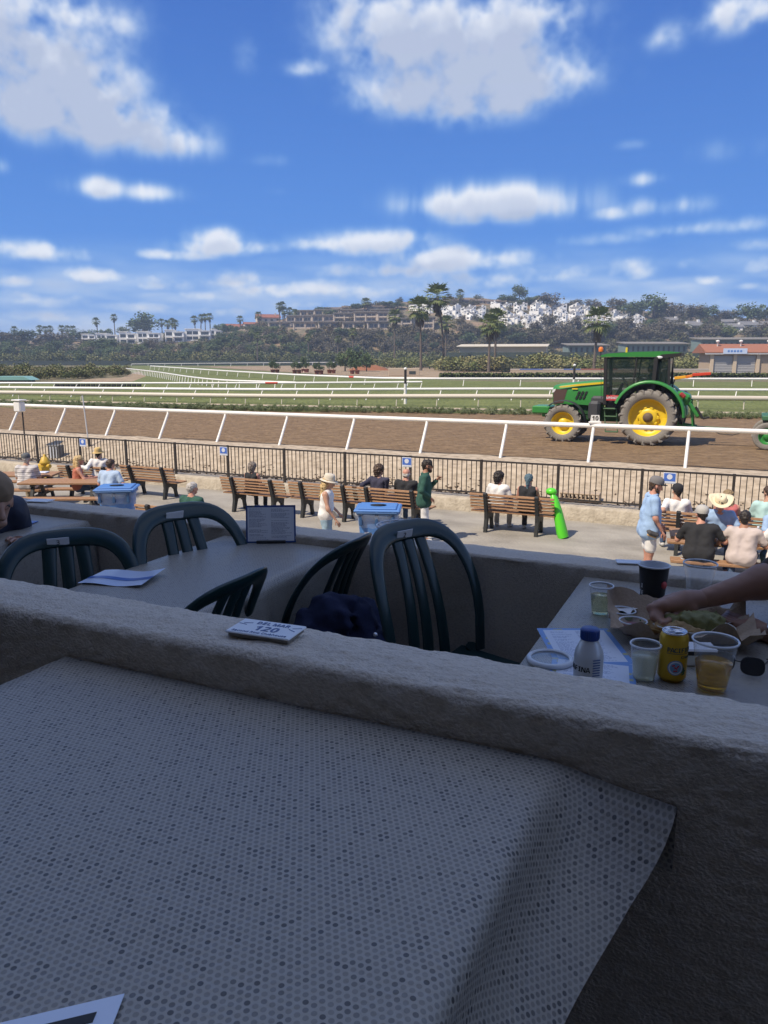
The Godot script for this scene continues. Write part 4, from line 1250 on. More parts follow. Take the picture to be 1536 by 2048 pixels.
func make_rails() -> void:
	var w := mats.white_rail as StandardMaterial3D
	# outer rail of the dirt track, leaning over it
	var t := thing("running_rail", "white leaning outer rail nearest the sand bank", "rail", Vector3.ZERO)
	var s := Shape.new()
	s.tube([Vector3(-80, 1.1, -22.4), Vector3(-26, 1.1, -22.4), Vector3(0, 1.1, -22.4), Vector3(30, 1.1, -22.4)], [0.066], 12)
	part("rail_tube", s, w, t)
	s = Shape.new()
	s.tube([Vector3(0, 1.10, -22.4), Vector3(0, 0.98, -22.36), Vector3(0, -0.1, -21.68)], [0.045, 0.045, 0.045], 10)
	var post := s.mesh(w)
	for k in 34:
		put("post", post, t, Transform3D(Basis.IDENTITY, Vector3(-3.75 + (k - 24) * 2.535, 0, 0)))
	# number plate on the rail
	var p := thing("number_plate", "small white plate reading 10 on top of the outer rail", "sign", Vector3(-3.72, 1.16, -22.4), 0.3)
	s = Shape.new()
	s.cbox(Vector3(0, 0.03, 0), Vector3(0.34, 0.06, 0.12), 0.01)
	part("foot", s, w, p)
	s = Shape.new()
	s.slab(PackedVector2Array([Vector2(-0.13, 0.06), Vector2(0.13, 0.06), Vector2(0.11, 0.24), Vector2(-0.11, 0.24)]), -0.02, 0.02)
	part("plate", s, w, p)
	put("lettering", text_mesh("10", 0.17, 0.006, mat("black_print", lin(0.02, 0.02, 0.02), 0.6), true), p, Transform3D(Basis.IDENTITY, Vector3(0, 0.15, 0.024)))
	var cream := mat("cream_rail", lin(0.55, 0.50, 0.42), 0.5)
	running_rail("cream inner rail with broad cover along the planted strip", rail_points([[-600, 60, 781], [0, 57, 785], [520, 51.5, 792], [1040, 47.5, 793], [1536, 45.5, 797], [2100, 43, 800]]), 0.15, 2.6, Vector3(0, 0, 0.1), 0.03, cream)
	running_rail("white rail just behind the cream inner rail", rail_points([[-600, 66, 771], [0, 62, 775], [520, 57, 779], [1040, 56, 778], [1536, 55, 780], [2100, 54, 781]]), 0.105, 2.6, Vector3(-0.1, 0, 0.42), 0.035, w)
	running_rail("white straight rail, third from the track at left", rail_points([[-500, 78, 764], [0, 76, 766], [520, 75, 766], [845, 74, 764]]), 0.10, 2.2, Vector3(-0.1, 0, 0.4), 0.03, w, 0.80)
	running_rail("white rail sweeping in a curve from the brush to the straight", rail_points([[233, 176, 735], [305, 124, 743], [372, 94, 753], [440, 80, 760], [520, 76.5, 763], [590, 75.8, 765]]), 0.095, 2.0, Vector3(0.15, 0, 0.4), 0.035, w)
	running_rail("white turf rail running past the sandy infield to the right edge", rail_points([[300, 195, 732], [420, 140, 740], [560, 108, 748], [700, 91, 754], [806, 85, 757], [1100, 83, 757.5], [1536, 82, 758], [2000, 80, 759]]), 0.125, 6.0, Vector3(0, 0, 0.35), 0.035, w, 0.64)
	running_rail("thin far white rail below the windscreen fence", rail_points([[262, 280, 728], [420, 282, 726.5], [690, 284, 724.5]]), 0.1, 6.0, Vector3(0, 0, 0.2), 0.06, w)
	# short lamp posts by the rails
	for a in [[811, 51, 734, "white and black lamp post standing left of the tractor"], [1150, 58, 727, "lamp post with black top behind the tractor bonnet"]]:
		var l := thing("lamp_post", a[3], "lamp post", place(a[0], a[1]), 0.0, "short lamp posts")
		var h := height_at(a[2], a[1])
		s = Shape.new()
		s.tube([Vector3(0, -0.1, 0), Vector3(0, h * 0.55, 0)], [0.10, 0.09], 10)
		part("pole", s, w, l)
		s = Shape.new()
		s.tube([Vector3(0, h * 0.55, 0), Vector3(0, h * 0.92, 0)], [0.085, 0.085], 10)
		part("sleeve", s, mats.black_iron, l)
		s = Shape.new()
		s.ball(Vector3(0, h * 0.95, 0), Vector3(0.11, 0.10, 0.11), 10, 6)
		part("globe", s, w, l)

func make_fence() -> void:
	var m: StandardMaterial3D = mats.black_iron
	var t := thing("iron_fence", "long black iron railing along the kerb", "fence", Vector3(0, 0, -18.15))
	var x0 := -30.4
	var pitch_x := 1.9
	var s := Shape.new()
	s.box(Vector3(-15, 0.5, 0), Vector3(130, 0.04, 0.04))
	part("top_rail", s, m, t)
	s = Shape.new()
	s.box(Vector3(-15, -0.30, 0), Vector3(130, 0.04, 0.04))
	part("bottom_rail", s, m, t)
	s = Shape.new()
	s.box(Vector3(0, 0.05, 0), Vector3(0.06, 0.96, 0.06))
	var post := s.mesh(m)
	s = Shape.new()
	s.box(Vector3(0, 0.1, 0), Vector3(0.018, 0.78, 0.018))
	var bal := s.mesh(m)
	var rest := Shape.new()
	for k in range(-12, 26):
		var x := x0 + k * pitch_x
		put("post", post, t, Transform3D(Basis.IDENTITY, Vector3(x, 0, 0)))
		for j in range(1, 15):
			var xb := x + j * pitch_x / 15.0
			if xb > -20.5 and xb < 1.4: put("baluster", bal, t, Transform3D(Basis.IDENTITY, Vector3(xb, 0, 0)))
			else: rest.box(Vector3(xb, 0.1, 0), Vector3(0.018, 0.78, 0.018))
	part("far_balusters", rest, m, t).set_meta("kind", "stuff")
	# blue notices on it
	var spots := [[-18.81, "leftmost blue notice on the iron fence"], [-13.4, "blue notice on the fence above the woman on the bench"], [-7.68, "blue notice on the fence left of the standing man in green"], [-1.31, "blue notice on the fence behind the standing man in the cap"]]
	for a in spots:
		var n := thing("blue_notice", a[1], "sign", Vector3(a[0], 0.36, -18.10), 0.0, "blue notices on the fence")
		var b := Shape.new()
		b.cbox(Vector3.ZERO, Vector3(0.27, 0.25, 0.012), 0.003)
		part("board", b, mat("notice_white", lin(0.62, 0.66, 0.75), 0.5), n)
		b = Shape.new()
		b.box(Vector3(0, 0.02, 0.008), Vector3(0.24, 0.175, 0.004))
		part("blue_field", b, mat("notice_blue", lin(0.06, 0.15, 0.52), 0.5), n)
		b = Shape.new()
		b.lathe([Vector2(0.0, 0.0), Vector2(0.06, 0.0), Vector2(0.06, 0.003), Vector2(0.0, 0.003)], 16, Transform3D(Basis(Vector3.RIGHT, PI * 0.5), Vector3(0, 0.03, 0.0105)), -1.0)
		b.box(Vector3(0, -0.095, 0.009), Vector3(0.2, 0.02, 0.004))
		part("emblem", b, mats.notice_white, n)
	# pole with white box, thin leaning pole, utility box, concrete block
	var c := thing("camera_pole", "thin dark pole carrying a white box at the far left", "pole", Vector3(-22.9, -0.42, -19.4))
	s = Shape.new()
	s.bar(Vector3(0, -0.1, 0), Vector3(0, 1.75, 0), 0.025, 8)
	part("pole", s, m, c)
	s = Shape.new()
	s.cbox(Vector3(-0.12, 1.72, 0), Vector3(0.34, 0.36, 0.26), 0.04)
	part("box", s, mats.white_rail, c)
	s = Shape.new()
	s.cbox(Vector3(-0.12, 1.95, 0), Vector3(0.42, 0.05, 0.32), 0.015)
	part("hood", s, mats.white_rail, c)
	c = thing("leaning_pole", "thin pale pole leaning against the outer rail", "pole", Vector3(-20.7, -0.22, -20.2))
	s = Shape.new()
	s.bar(Vector3(0.0, -0.1, 0), Vector3(-0.5, 1.9, -0.35), 0.022, 8)
	part("pole", s, mat("pale_metal", lin(0.55, 0.54, 0.52), 0.4, 0.3), c)
	s = Shape.new()
	s.bar(Vector3(0.03, -0.12, 0), Vector3(-0.05, 0.42, -0.05), 0.05, 8)
	part("sleeve", s, mats.black_iron, c)
	c = thing("utility_box", "small grey louvred box on the sand behind the fence", "box", Vector3(-21.3, -0.44, -19.3), 0.2)
	s = Shape.new()
	s.cbox(Vector3(0, 0.24, 0), Vector3(0.42, 0.5, 0.3), 0.02)
	part("cabinet", s, mat("box_grey", lin(0.12, 0.12, 0.12), 0.6), c)
	for k in 3:
		s = Shape.new()
		s.box(Vector3(-0.12 + k * 0.12, 0.24, 0.155), Vector3(0.055, 0.4, 0.015))
		part("louvre", s, mats.notice_white, c)
	c = thing("slotted_block", "long slotted concrete block lying behind the fence", "block", Vector3(-3.4, -0.46, -18.9), 0.04)
	s = Shape.new()
	s.cbox(Vector3(0, 0.04, 0), Vector3(0.95, 0.08, 0.3), 0.01)
	s.cbox(Vector3(0, 0.2, 0), Vector3(0.95, 0.04, 0.3), 0.01)
	for k in 10: s.box(Vector3(-0.45 + k * 0.1, 0.13, 0), Vector3(0.035, 0.1, 0.28))
	part("block", s, mat("tan_block", lin(0.42, 0.33, 0.24), 0.9), c)
	# hydrant
	c = thing("fire_hydrant", "yellow fire hydrant by the kerb", "hydrant", Vector3(-19.8, -0.75, -17.45))
	var y := mat("hydrant_yellow", lin(0.55, 0.36, 0.04), 0.5)
	s = Shape.new()
	s.lathe([Vector2(0.17, 0.0), Vector2(0.17, 0.06), Vector2(0.12, 0.08), Vector2(0.12, 0.46), Vector2(0.16, 0.47), Vector2(0.16, 0.52), Vector2(0.135, 0.56), Vector2(0.10, 0.66), Vector2(0.04, 0.70), Vector2(0.04, 0.76), Vector2(0, 0.76)], 16)
	part("barrel", s, y, c)
	for sx in [-1.0, 1.0]:
		s = Shape.new()
		s.bar(Vector3(sx * 0.1, 0.4, 0.02), Vector3(sx * 0.23, 0.4, 0.02), 0.065, 10)
		part("outlet", s, y, c)
	s = Shape.new()
	s.bar(Vector3(0, 0.34, 0.08), Vector3(0, 0.34, 0.22), 0.085, 12)
	part("pumper_cap", s, y, c)
	s = Shape.new()
	s.lathe([Vector2(0.10, -0.02), Vector2(0.13, 0.0), Vector2(0.19, 0.0), Vector2(0.19, 0.03), Vector2(0, 0.03)], 12, Transform3D(Basis.IDENTITY, Vector3(0, 0.01, 0)))
	part("flange", s, mats.black_iron, c)

# ---------------------------------------------------------------- apron furniture
func wood() -> StandardMaterial3D:
	if mats.has("bench_wood"): return mats.bench_wood
	var m := rough_mat("bench_wood", [[0.0, lin(0.21, 0.105, 0.052)], [0.5, lin(0.32, 0.18, 0.095)], [1.0, lin(0.43, 0.265, 0.155)]], Vector3(1.6, 0.25, 0.25), 0.03, 2.0, 0.05, 0.7, 33, false)
	return m

func make_bench(label: String, at: Vector3, turn: float) -> Node3D:
	var t := thing("slatted_bench", label, "bench", at, turn, "slatted benches on the apron")
	var m := mat("cast_iron", lin(0.022, 0.024, 0.025), 0.55)
	for sx in [-0.56, 0.56]:
		var s := Shape.new()
		# side view outline: x is depth here, turned to face along the bench
		var o := PackedVector2Array([Vector2(-0.30, 0), Vector2(-0.22, 0), Vector2(-0.17, 0.22), Vector2(-0.05, 0.32), Vector2(0.08, 0.30), Vector2(0.19, 0.0), Vector2(0.28, 0), Vector2(0.22, 0.30), Vector2(0.23, 0.45), Vector2(0.36, 0.86), Vector2(0.31, 0.89), Vector2(0.25, 0.86), Vector2(0.12, 0.43), Vector2(-0.26, 0.43), Vector2(-0.28, 0.38), Vector2(-0.25, 0.2)])
		s.slab(o, -0.035, 0.035, Transform3D(Basis(Vector3.UP, -PI * 0.5), Vector3(sx, 0, 0)))
		part("end_frame", s, m, t)
	var slat := Shape.new()
	slat.cbox(Vector3.ZERO, Vector3(1.85, 0.052, 0.035), 0.006)
	var sm := slat.mesh(wood())
	for k in 5:
		var f := k / 4.0
		put("back_slat", sm, t, Transform3D(Basis(Vector3.RIGHT, -0.28), Vector3(0, 0.545 + f * 0.29, 0.175 + f * 0.088)))
	var seat := Shape.new()
	seat.cbox(Vector3.ZERO, Vector3(1.85, 0.035, 0.062), 0.006)
	var qm := seat.mesh(wood())
	for k in 6:
		put("seat_slat", qm, t, Transform3D(Basis.IDENTITY, Vector3(0, 0.45, -0.25 + k * 0.075)))
	return t

func make_picnic(label: String, at: Vector3, turn: float) -> Node3D:
	var t := thing("picnic_table", label, "picnic table", at, turn)
	var s := Shape.new()
	s.cbox(Vector3.ZERO, Vector3(2.1, 0.05, 0.235), 0.008)
	var pm := s.mesh(wood())
	for k in 3: put("top_plank", pm, t, Transform3D(Basis.IDENTITY, Vector3(0, 0.75, (k - 1) * 0.24)))
	for z in [-0.70, 0.70]:
		put("seat_plank", pm, t, Transform3D(Basis.from_scale(Vector3(1, 1, 1.15)), Vector3(0, 0.45, z)))
	for x in [-0.72, 0.72]:
		s = Shape.new()
		s.beam(Vector3(x, 0.0, -0.52), Vector3(x, 0.72, -0.22), 0.07, 0.07)
		s.beam(Vector3(x, 0.0, 0.52), Vector3(x, 0.72, 0.22), 0.07, 0.07)
		s.beam(Vector3(x, 0.40, -0.82), Vector3(x, 0.40, 0.82), 0.062, 0.06)
		s.beam(Vector3(x, 0.70, -0.34), Vector3(x, 0.70, 0.34), 0.064, 0.05)
		part("leg_frame", s, mats.cast_iron, t)
	return t

func make_bin(label: String, at: Vector3, turn: float) -> Node3D:
	var t := thing("recycling_bin", label, "bin", at, turn, "blue recycling bins")
	t.scale = Vector3(1.22, 1.0, 1.05)
	var blue := mat("bin_blue", lin(0.075, 0.20, 0.50), 0.45)
	var s := Shape.new()
	var rows := []
	for r in [[0.0, 0.44, 0.42], [0.05, 0.47, 0.45], [0.80, 0.60, 0.58], [0.92, 0.62, 0.60], [0.925, 0.68, 0.66], [0.97, 0.68, 0.66]]:
		var row := []
		for k in 17:
			var a := TAU * k / 16.0
			var c := Vector2(cos(a), sin(a))
			var q := pow(pow(absf(c.x), 6.0) + pow(absf(c.y), 6.0), -1.0 / 6.0)
			row.append(Vector3(c.x * q * r[1] * 0.5, r[0], c.y * q * r[2] * 0.5))
		rows.append(row)
	s.sheet(rows)
	part("tub", s, blue, t)
	s = Shape.new()
	s.cbox(Vector3(0, 1.0, 0), Vector3(0.70, 0.05, 0.68), 0.02)
	s.cbox(Vector3(0, 1.035, 0), Vector3(0.58, 0.03, 0.56), 0.012)
	var lid := part("lid", s, blue, t)
	s = Shape.new()
	s.lathe([Vector2(0.0, 0.0), Vector2(0.11, 0.0), Vector2(0.125, 0.012), Vector2(0.0, 0.012)], 18, Transform3D(Basis.from_scale(Vector3(1, 1, 0.8)), Vector3(0, 1.048, 0)))
	part("opening", s, mat("bin_hole", lin(0.015, 0.02, 0.03), 0.9), lid)
	for x in [-0.24, 0.0, 0.24]:
		s = Shape.new()
		s.cbox(Vector3(x, 0.86, 0.30), Vector3(0.05, 0.26, 0.10), 0.01)
		part("rib", s, mat("bin_dark_blue", lin(0.03, 0.09, 0.22), 0.5), t)
	s = Shape.new()
	s.bar(Vector3(-0.3, 0.97, 0.36), Vector3(0.3, 0.97, 0.36), 0.02, 8)
	part("handle", s, mats.bin_dark_blue, t)
	for k in 2:
		s = Shape.new()
		s.box(Vector3(-0.13 + k * 0.2, 0.55 + k * -0.12, 0.262 - k * 0.02), Vector3(0.12, 0.10, 0.01), Basis(Vector3.RIGHT, 0.1))
		part("sticker", s, mats.notice_white, t)
	# thin clear liner folded over the rim
	s = Shape.new()
	rows = []
	rng.seed = 55
	for r in [[0.70, 0.605], [0.82, 0.66], [0.93, 0.715], [0.965, 0.70]]:
		var row := []
		for k in 33:
			var a := TAU * k / 32.0
			var c := Vector2(cos(a), sin(a))
			var q := pow(pow(absf(c.x), 6.0) + pow(absf(c.y), 6.0), -1.0 / 6.0)
			var e := 1.0 + rng.randf_range(-0.02, 0.05)
			row.append(Vector3(c.x * q * r[1] * 0.5 * e, r[0] + rng.randf_range(-0.03, 0.01), c.y * q * r[1] * 0.5 * e))
		row[32] = row[0]
		rows.append(row)
	s.sheet(rows)
	var film := mat("liner_film", Color(0.85, 0.88, 0.92, 0.16), 0.3)
	film.transparency = BaseMaterial3D.TRANSPARENCY_ALPHA
	part("liner", s, film, t)
	return t

func make_furniture() -> void:
	make_bench("slatted bench with the straw-hatted sitter near the hydrant", place(168, 20.9, -0.75), 0.15)
	make_bench("empty slatted bench left of the white-haired man in green", Vector3(-14.45, -0.75, -16.3), 0.0)
	make_bench("slatted bench under the grey-haired woman in pink", Vector3(-10.65, -0.75, -15.7), 0.0)
	make_bench("slatted bench behind the standing woman in the hat", Vector3(-8.72, -0.75, -15.75), 0.0)
	make_bench("slatted bench under the two sitters in dark tops", Vector3(-7.0, -0.75, -15.75), 0.0)
	make_bench("slatted bench with the green inflatable beside it", Vector3(-4.3, -0.75, -16.1), 0.0)
	make_bench("slatted bench behind the picnic group at the right", Vector3(-0.35, -0.75, -15.7), 0.0)
	make_bench("slatted bench nearest the stand, under the white-haired man", Vector3(-10.0, -0.75, -12.0), 0.0)
	make_picnic("wooden picnic table with blonde woman and man in blue at the left", place(112, 18.75, -0.75), yaw + 0.02)
	make_picnic("wooden picnic table with the group of friends at the right", Vector3(0.1, -0.75, -14.1), 0.12)
	make_picnic("picnic table at the left edge, behind the striped shirt", place(10, 19.95, -0.75), yaw + 0.05)
	make_bin("blue recycling bin behind the left part of the ledge", Vector3(-12.05, -0.75, -12.45), 0.55)
	make_bin("blue recycling bin behind the middle of the ledge", Vector3(-5.98, -0.75, -12.75), 0.35)
	# green inflatable bag standing against the bench
	var t := thing("inflatable_bag", "bright green inflatable standing against the end of a bench", "inflatable", Vector3(-3.25, -0.75, -16.1))
	var g := mat("lime_plastic", lin(0.10, 0.62, 0.03), 0.35)
	var s := Shape.new()
	s.tube([Vector3(0.06, 0.0, 0.05), Vector3(0.02, 0.12, 0.04), Vector3(-0.10, 0.55, 0.0), Vector3(-0.2, 0.82, -0.04), Vector3(-0.23, 0.92, -0.05)], [0.16, 0.17, 0.14, 0.12, 0.05], 12, true, Vector2(1.0, 0.7))
	part("tube", s, g, t)
	s = Shape.new()
	s.ball(Vector3(-0.26, 0.95, -0.05), Vector3(0.12, 0.085, 0.10), 12, 8)
	part("top_bulge", s, g, t)
	# small table leaf of white plastic by the striped man
	s = Shape.new()
	s.cbox(Vector3(0, 0.015, 0), Vector3(0.34, 0.03, 0.24), 0.01)
	tag(part("takeaway_tray", s, mats.notice_white, self, Transform3D(Basis(Vector3.UP, yaw), place(62, 20.05, 0.026))), "flat white tray on the left edge picnic table", "tray")
	# things on the right picnic table and its bench
	t = thing("water_bottle", "small clear blue-topped water bottle on the right picnic table", "bottle", Vector3(0.43, 0.026, -13.95))
	s = Shape.new()
	s.lathe([Vector2(0, 0), Vector2(0.034, 0), Vector2(0.034, 0.13), Vector2(0.03, 0.15), Vector2(0.014, 0.19), Vector2(0.014, 0.2)], 12)
	part("body", s, mat("bottle_teal", lin(0.12, 0.45, 0.55), 0.2), t)
	s = Shape.new()
	s.lathe([Vector2(0.018, 0.195), Vector2(0.018, 0.225), Vector2(0, 0.225)], 10)
	part("cap", s, mats.notice_white, t)
	t = thing("paper_boat", "crumpled white paper food boat on the bench behind the beige shirt", "food tray", Vector3(0.23, -0.275, -13.36))
	s = Shape.new()
	rng.seed = 66
	var rows := []
	for r in [[0.0, 0.06], [0.01, 0.09], [0.09, 0.13], [0.12, 0.145], [0.10, 0.10], [0.06, 0.07], [0.08, 0.0]]:
		var row := []
		for k in 15:
			var a := TAU * (k % 14) / 14.0
			rng.seed = 66 + (k % 14) * 7 + int(r[0] * 1000)
			var e := 1.0 + rng.randf_range(-0.16, 0.16)
			row.append(Vector3(cos(a) * r[1] * e * 1.15, r[0] + (rng.randf_range(-0.015, 0.02) if r[0] > 0.02 else 0.0), sin(a) * r[1] * e * 0.8))
		rows.append(row)
	s.sheet(rows)
	part("paper", s, mat("food_paper", lin(0.72, 0.68, 0.58), 0.8), t)
	t = thing("phone_on_bench", "small white phone lying on the bench end beside the black shirt", "phone", Vector3(-0.62, -0.275, -13.33), 0.5)
	s = Shape.new()
	s.cbox(Vector3(0, 0.006, 0), Vector3(0.15, 0.012, 0.075), 0.004)
	part("body", s, mats.notice_white, t)
	s = Shape.new()
	s.box(Vector3(0, 0.0125, 0), Vector3(0.135, 0.002, 0.062))
	part("screen", s, mats.black_print, t)

# ---------------------------------------------------------------- tractor
func wheel(parent: Node3D, at: Vector3, r: float, rim: float, w: float, side: float, lugs: int, hub: String) -> void:
	var wheel_node := Node3D.new()
	wheel_node.name = "wheel"
	parent.add_child(wheel_node, true)
	wheel_node.position = at
	# outward is local +y before turning to +-z
	var turn := Transform3D(Basis(Vector3.RIGHT, PI * 0.5 * side), Vector3.ZERO)
	var s := Shape.new()
	var h := w * 0.5
	s.lathe([Vector2(rim * 0.98, -h * 0.75), Vector2(rim * 1.08, -h * 0.92), Vector2(r * 0.84, -h), Vector2(r * 0.93, -h * 0.9), Vector2(r * 0.955, -h * 0.6), Vector2(r * 0.955, h * 0.6), Vector2(r * 0.93, h * 0.9), Vector2(r * 0.84, h), Vector2(rim * 1.08, h * 0.92), Vector2(rim * 0.98, h * 0.75)], 44, turn)
	for k in lugs:
		for half in 2:
			var a := TAU * (k + half * 0.5) / lugs
			var sg := 1.0 if half == 0 else -1.0
			var b := Basis(Vector3.UP, -a)
			var c := turn * (b * Vector3(r * 0.965, sg * h * 0.48, 0))
			s.cbox(c, Vector3(r * 0.075, h * 1.12, r * 0.075), r * 0.014, turn.basis * b * Basis(Vector3.RIGHT, sg * 0.65))
			c = turn * (b * (Basis(Vector3.UP, -sg * 0.0) * Vector3(r * 0.915, sg * h * 0.95, sg * h * 0.52 * 0.0)))
			s.cbox(turn * (Basis(Vector3.UP, -a - 0.11) * Vector3(r * 0.905, sg * h * 0.93, 0)), Vector3(r * 0.15, h * 0.20, r * 0.075), r * 0.014, turn.basis * Basis(Vector3.UP, -a - 0.11))
	part("tyre", s, mats.tyre, wheel_node)
	s = Shape.new()
	var y: StandardMaterial3D = mats.rim_yellow if hub != "green" else mats.tractor_green
	var o := h * 0.72
	if hub == "rear":
		s.lathe([Vector2(rim * 0.97, -o), Vector2(rim * 1.02, o), Vector2(rim * 1.0, o + 0.012), Vector2(rim * 0.96, o), Vector2(rim * 0.92, o * 0.5), Vector2(rim * 0.88, -o * 0.2), Vector2(rim * 0.62, -o * 0.35), Vector2(rim * 0.50, -o * 0.2), Vector2(rim * 0.46, o * 0.25), Vector2(rim * 0.30, o * 0.38), Vector2(0, o * 0.38)], 44, turn)
		for k in 10:
			var a := TAU * k / 10.0
			s.cbox(turn * (Basis(Vector3.UP, -a) * Vector3(rim * 0.48, o * 0.12, 0)), Vector3(rim * 0.15, o * 0.30, rim * 0.16), 0.012, turn.basis * Basis(Vector3.UP, -a))
	else:
		s.lathe([Vector2(rim * 0.97, -o), Vector2(rim * 1.02, o), Vector2(rim * 1.0, o + 0.01), Vector2(rim * 0.94, o), Vector2(rim * 0.88, o * 0.1), Vector2(rim * 0.70, -o * 0.25), Vector2(rim * 0.44, -o * 0.1), Vector2(rim * 0.40, o * 0.45), Vector2(rim * 0.34, o * 0.62), Vector2(0, o * 0.66)], 36, turn)
	var rm := part("rim", s, y, wheel_node)
	rm.position = Vector3.ZERO
	if hub == "rear":
		s = Shape.new()
		s.lathe([Vector2(rim * 0.26, o * 0.36), Vector2(rim * 0.26, o * 0.44), Vector2(rim * 0.20, o * 0.5), Vector2(rim * 0.17, o * 0.9), Vector2(rim * 0.12, o * 1.0), Vector2(0, o * 1.0)], 20, turn)
		part("hub", s, mat("hub_brown", lin(0.13, 0.09, 0.06), 0.7), wheel_node)

func make_tractor() -> void:
	rough_mat("tyre", [[0.0, lin(0.12, 0.113, 0.104)], [0.45, lin(0.20, 0.188, 0.17)], [1.0, lin(0.33, 0.30, 0.26)]], Vector3(0.5, 0.5, 0.5), 0.03, 2.0, 0.08, 0.95, 39, false)
	var g := mat("tractor_green", lin(0.030, 0.215, 0.040), 0.32)
	g.clearcoat_enabled = true
	g.clearcoat = 0.4
	mat("rim_yellow", lin(0.70, 0.50, 0.025), 0.4)
	var blk := mat("tractor_black", lin(0.018, 0.018, 0.019), 0.5)
	var t := thing("tractor", "green farm tractor with yellow wheels on the dirt track", "tractor", Vector3(-2.90, 0.0, -29.0))
	for sz in [1.0, -1.0]:
		wheel(t, Vector3(0, 0.955, sz * 0.72), 0.97, 0.66, 0.50, sz, 20, "rear")
		wheel(t, Vector3(-2.92, 0.665, sz * 0.75), 0.68, 0.42, 0.40, sz, 18, "front")
	# chassis and engine under the bonnet
	var s := Shape.new()
	s.cbox(Vector3(-1.2, 0.98, 0), Vector3(3.9, 0.5, 0.5), 0.05)
	s.cbox(Vector3(0, 0.97, 0), Vector3(0.5, 0.55, 1.0), 0.06)
	s.bar(Vector3(0, 0.96, -0.75), Vector3(0, 0.96, 0.75), 0.14, 12)
	s.bar(Vector3(-2.92, 0.67, -0.7), Vector3(-2.92, 0.67, 0.7), 0.10, 10)
	s.cbox(Vector3(-2.5, 1.15, 0), Vector3(1.5, 0.45, 0.55), 0.05)
	part("chassis", s, mat("chassis_green", lin(0.012, 0.07, 0.018), 0.6), t)
	# bonnet: sections from nose to cab
	s = Shape.new()
	var rows := []
	var secs := [[-3.46, 1.52, 1.92, 0.24], [-3.40, 1.30, 2.00, 0.33], [-3.15, 1.28, 2.06, 0.37], [-2.6, 1.33, 2.13, 0.40], [-2.0, 1.30, 2.19, 0.42], [-1.55, 1.25, 2.23, 0.43]]
	for q in secs:
		var row := []
		for k in 13:
			var a := PI * k / 12.0
			var cx := -cos(a)
			var sy := sin(a)
			var px: float = signf(cx) * pow(absf(cx), 0.45) * q[3]
			var top: float = q[2]
			var low: float = q[1]
			var yy := low + (top - low) * pow(sy, 0.42)
			row.append(Vector3(q[0], yy, px))
		rows.append(row)
	s.sheet(rows, true)
	var nose: Array = rows[0]
	for k in range(1, 12): s.tri(nose[0], nose[k + 1], nose[k])
	part("bonnet", s, g, t)
	# brown grille screen and headlights at the nose
	for sz in [1.0, -1.0]:
		s = Shape.new()
		s.slab(PackedVector2Array([Vector2(-3.40, 1.33), Vector2(-3.02, 1.36), Vector2(-2.90, 1.86), Vector2(-3.30, 1.86), Vector2(-3.41, 1.72)]), -0.012, 0.012, Transform3D(Basis.IDENTITY, Vector3(0, 0, sz * 0.372)))
		part("grille_screen", s, mat("grille_brown", lin(0.075, 0.042, 0.035), 0.7), t)
		s = Shape.new()
		s.slab(PackedVector2Array([Vector2(-3.47, 1.72), Vector2(-3.36, 1.76), Vector2(-3.33, 1.88), Vector2(-3.44, 1.84)]), -0.02, 0.02, Transform3D(Basis.IDENTITY, Vector3(0, 0, sz * 0.33)))
		part("headlight", s, mat("lamp_glass", lin(0.7, 0.72, 0.72), 0.1), t)
		s = Shape.new()
		s.slab(PackedVector2Array([Vector2(-3.15, 1.92), Vector2(-1.6, 2.08), Vector2(-1.6, 2.15), Vector2(-2.4, 2.07), Vector2(-3.2, 1.955)]), -0.012, 0.012, Transform3D(Basis.IDENTITY, Vector3(0, 0, sz * 0.418)))
		part("yellow_stripe", s, mats.rim_yellow, t)
		s = Shape.new()
		s.box(Vector3(-2.62, 1.885, sz * 0.425), Vector3(0.2, 0.045, 0.01))
		part("model_mark", s, mats.rim_yellow, t)
		for k in 3:
			for j in 2:
				s = Shape.new()
				var x := -2.52 + k * 0.13 + j * -0.06
				var y0 := 1.66 - j * 0.15 + 0.09
				s.slab(PackedVector2Array([Vector2(x - 0.02, y0 - 0.07), Vector2(x + 0.055, y0 - 0.07), Vector2(x + 0.10, y0 + 0.05), Vector2(x + 0.03, y0 + 0.05)]), -0.012, 0.012, Transform3D(Basis.IDENTITY, Vector3(0, 0, sz * 0.425)))
				part("side_vent", s, blk, t)
	# front weights
	s = Shape.new()
	s.cbox(Vector3(-3.82, 1.10, 0), Vector3(0.66, 0.28, 1.0), 0.04)
	s.cbox(Vector3(-3.55, 0.92, 0), Vector3(0.5, 0.16, 0.8), 0.03)
	part("front_weight", s, g, t)
	# mudguards
	for sz in [1.0, -1.0]:
		s = Shape.new()
		rows = []
		for k in 13:
			var a := lerpf(-0.15, 2.35, k / 12.0)
			var ring := []
			for q in [[0.80, -0.22], [0.82, -0.05], [0.82, 0.18], [0.79, 0.23]]:
				ring.append(Vector3(-2.92 + cos(a) * q[0], 0.68 + sin(a) * q[0], sz * (0.75 + q[1])))
			rows.append(ring)
		s.sheet(rows, sz < 0)
		part("front_mudguard", s, mat("mudguard_grey", lin(0.035, 0.038, 0.04), 0.5), t)
		s = Shape.new()
		rows = []
		for k in 19:
			var a := lerpf(0.02, 2.75, k / 18.0)
			var rr := 1.17 + 0.05 * sin(a)
			var ring := []
			for q in [[1.0, -0.36], [1.03, -0.3], [1.035, 0.18], [1.0, 0.235], [0.955, 0.225]]:
				ring.append(Vector3(cos(a) * rr * q[0] + 0.0, 0.97 + sin(a) * rr * q[0], sz * (0.72 + q[1])))
			rows.append(ring)
		s.sheet(rows, sz < 0)
		part("rear_mudguard", s, g, t)
		s = Shape.new()
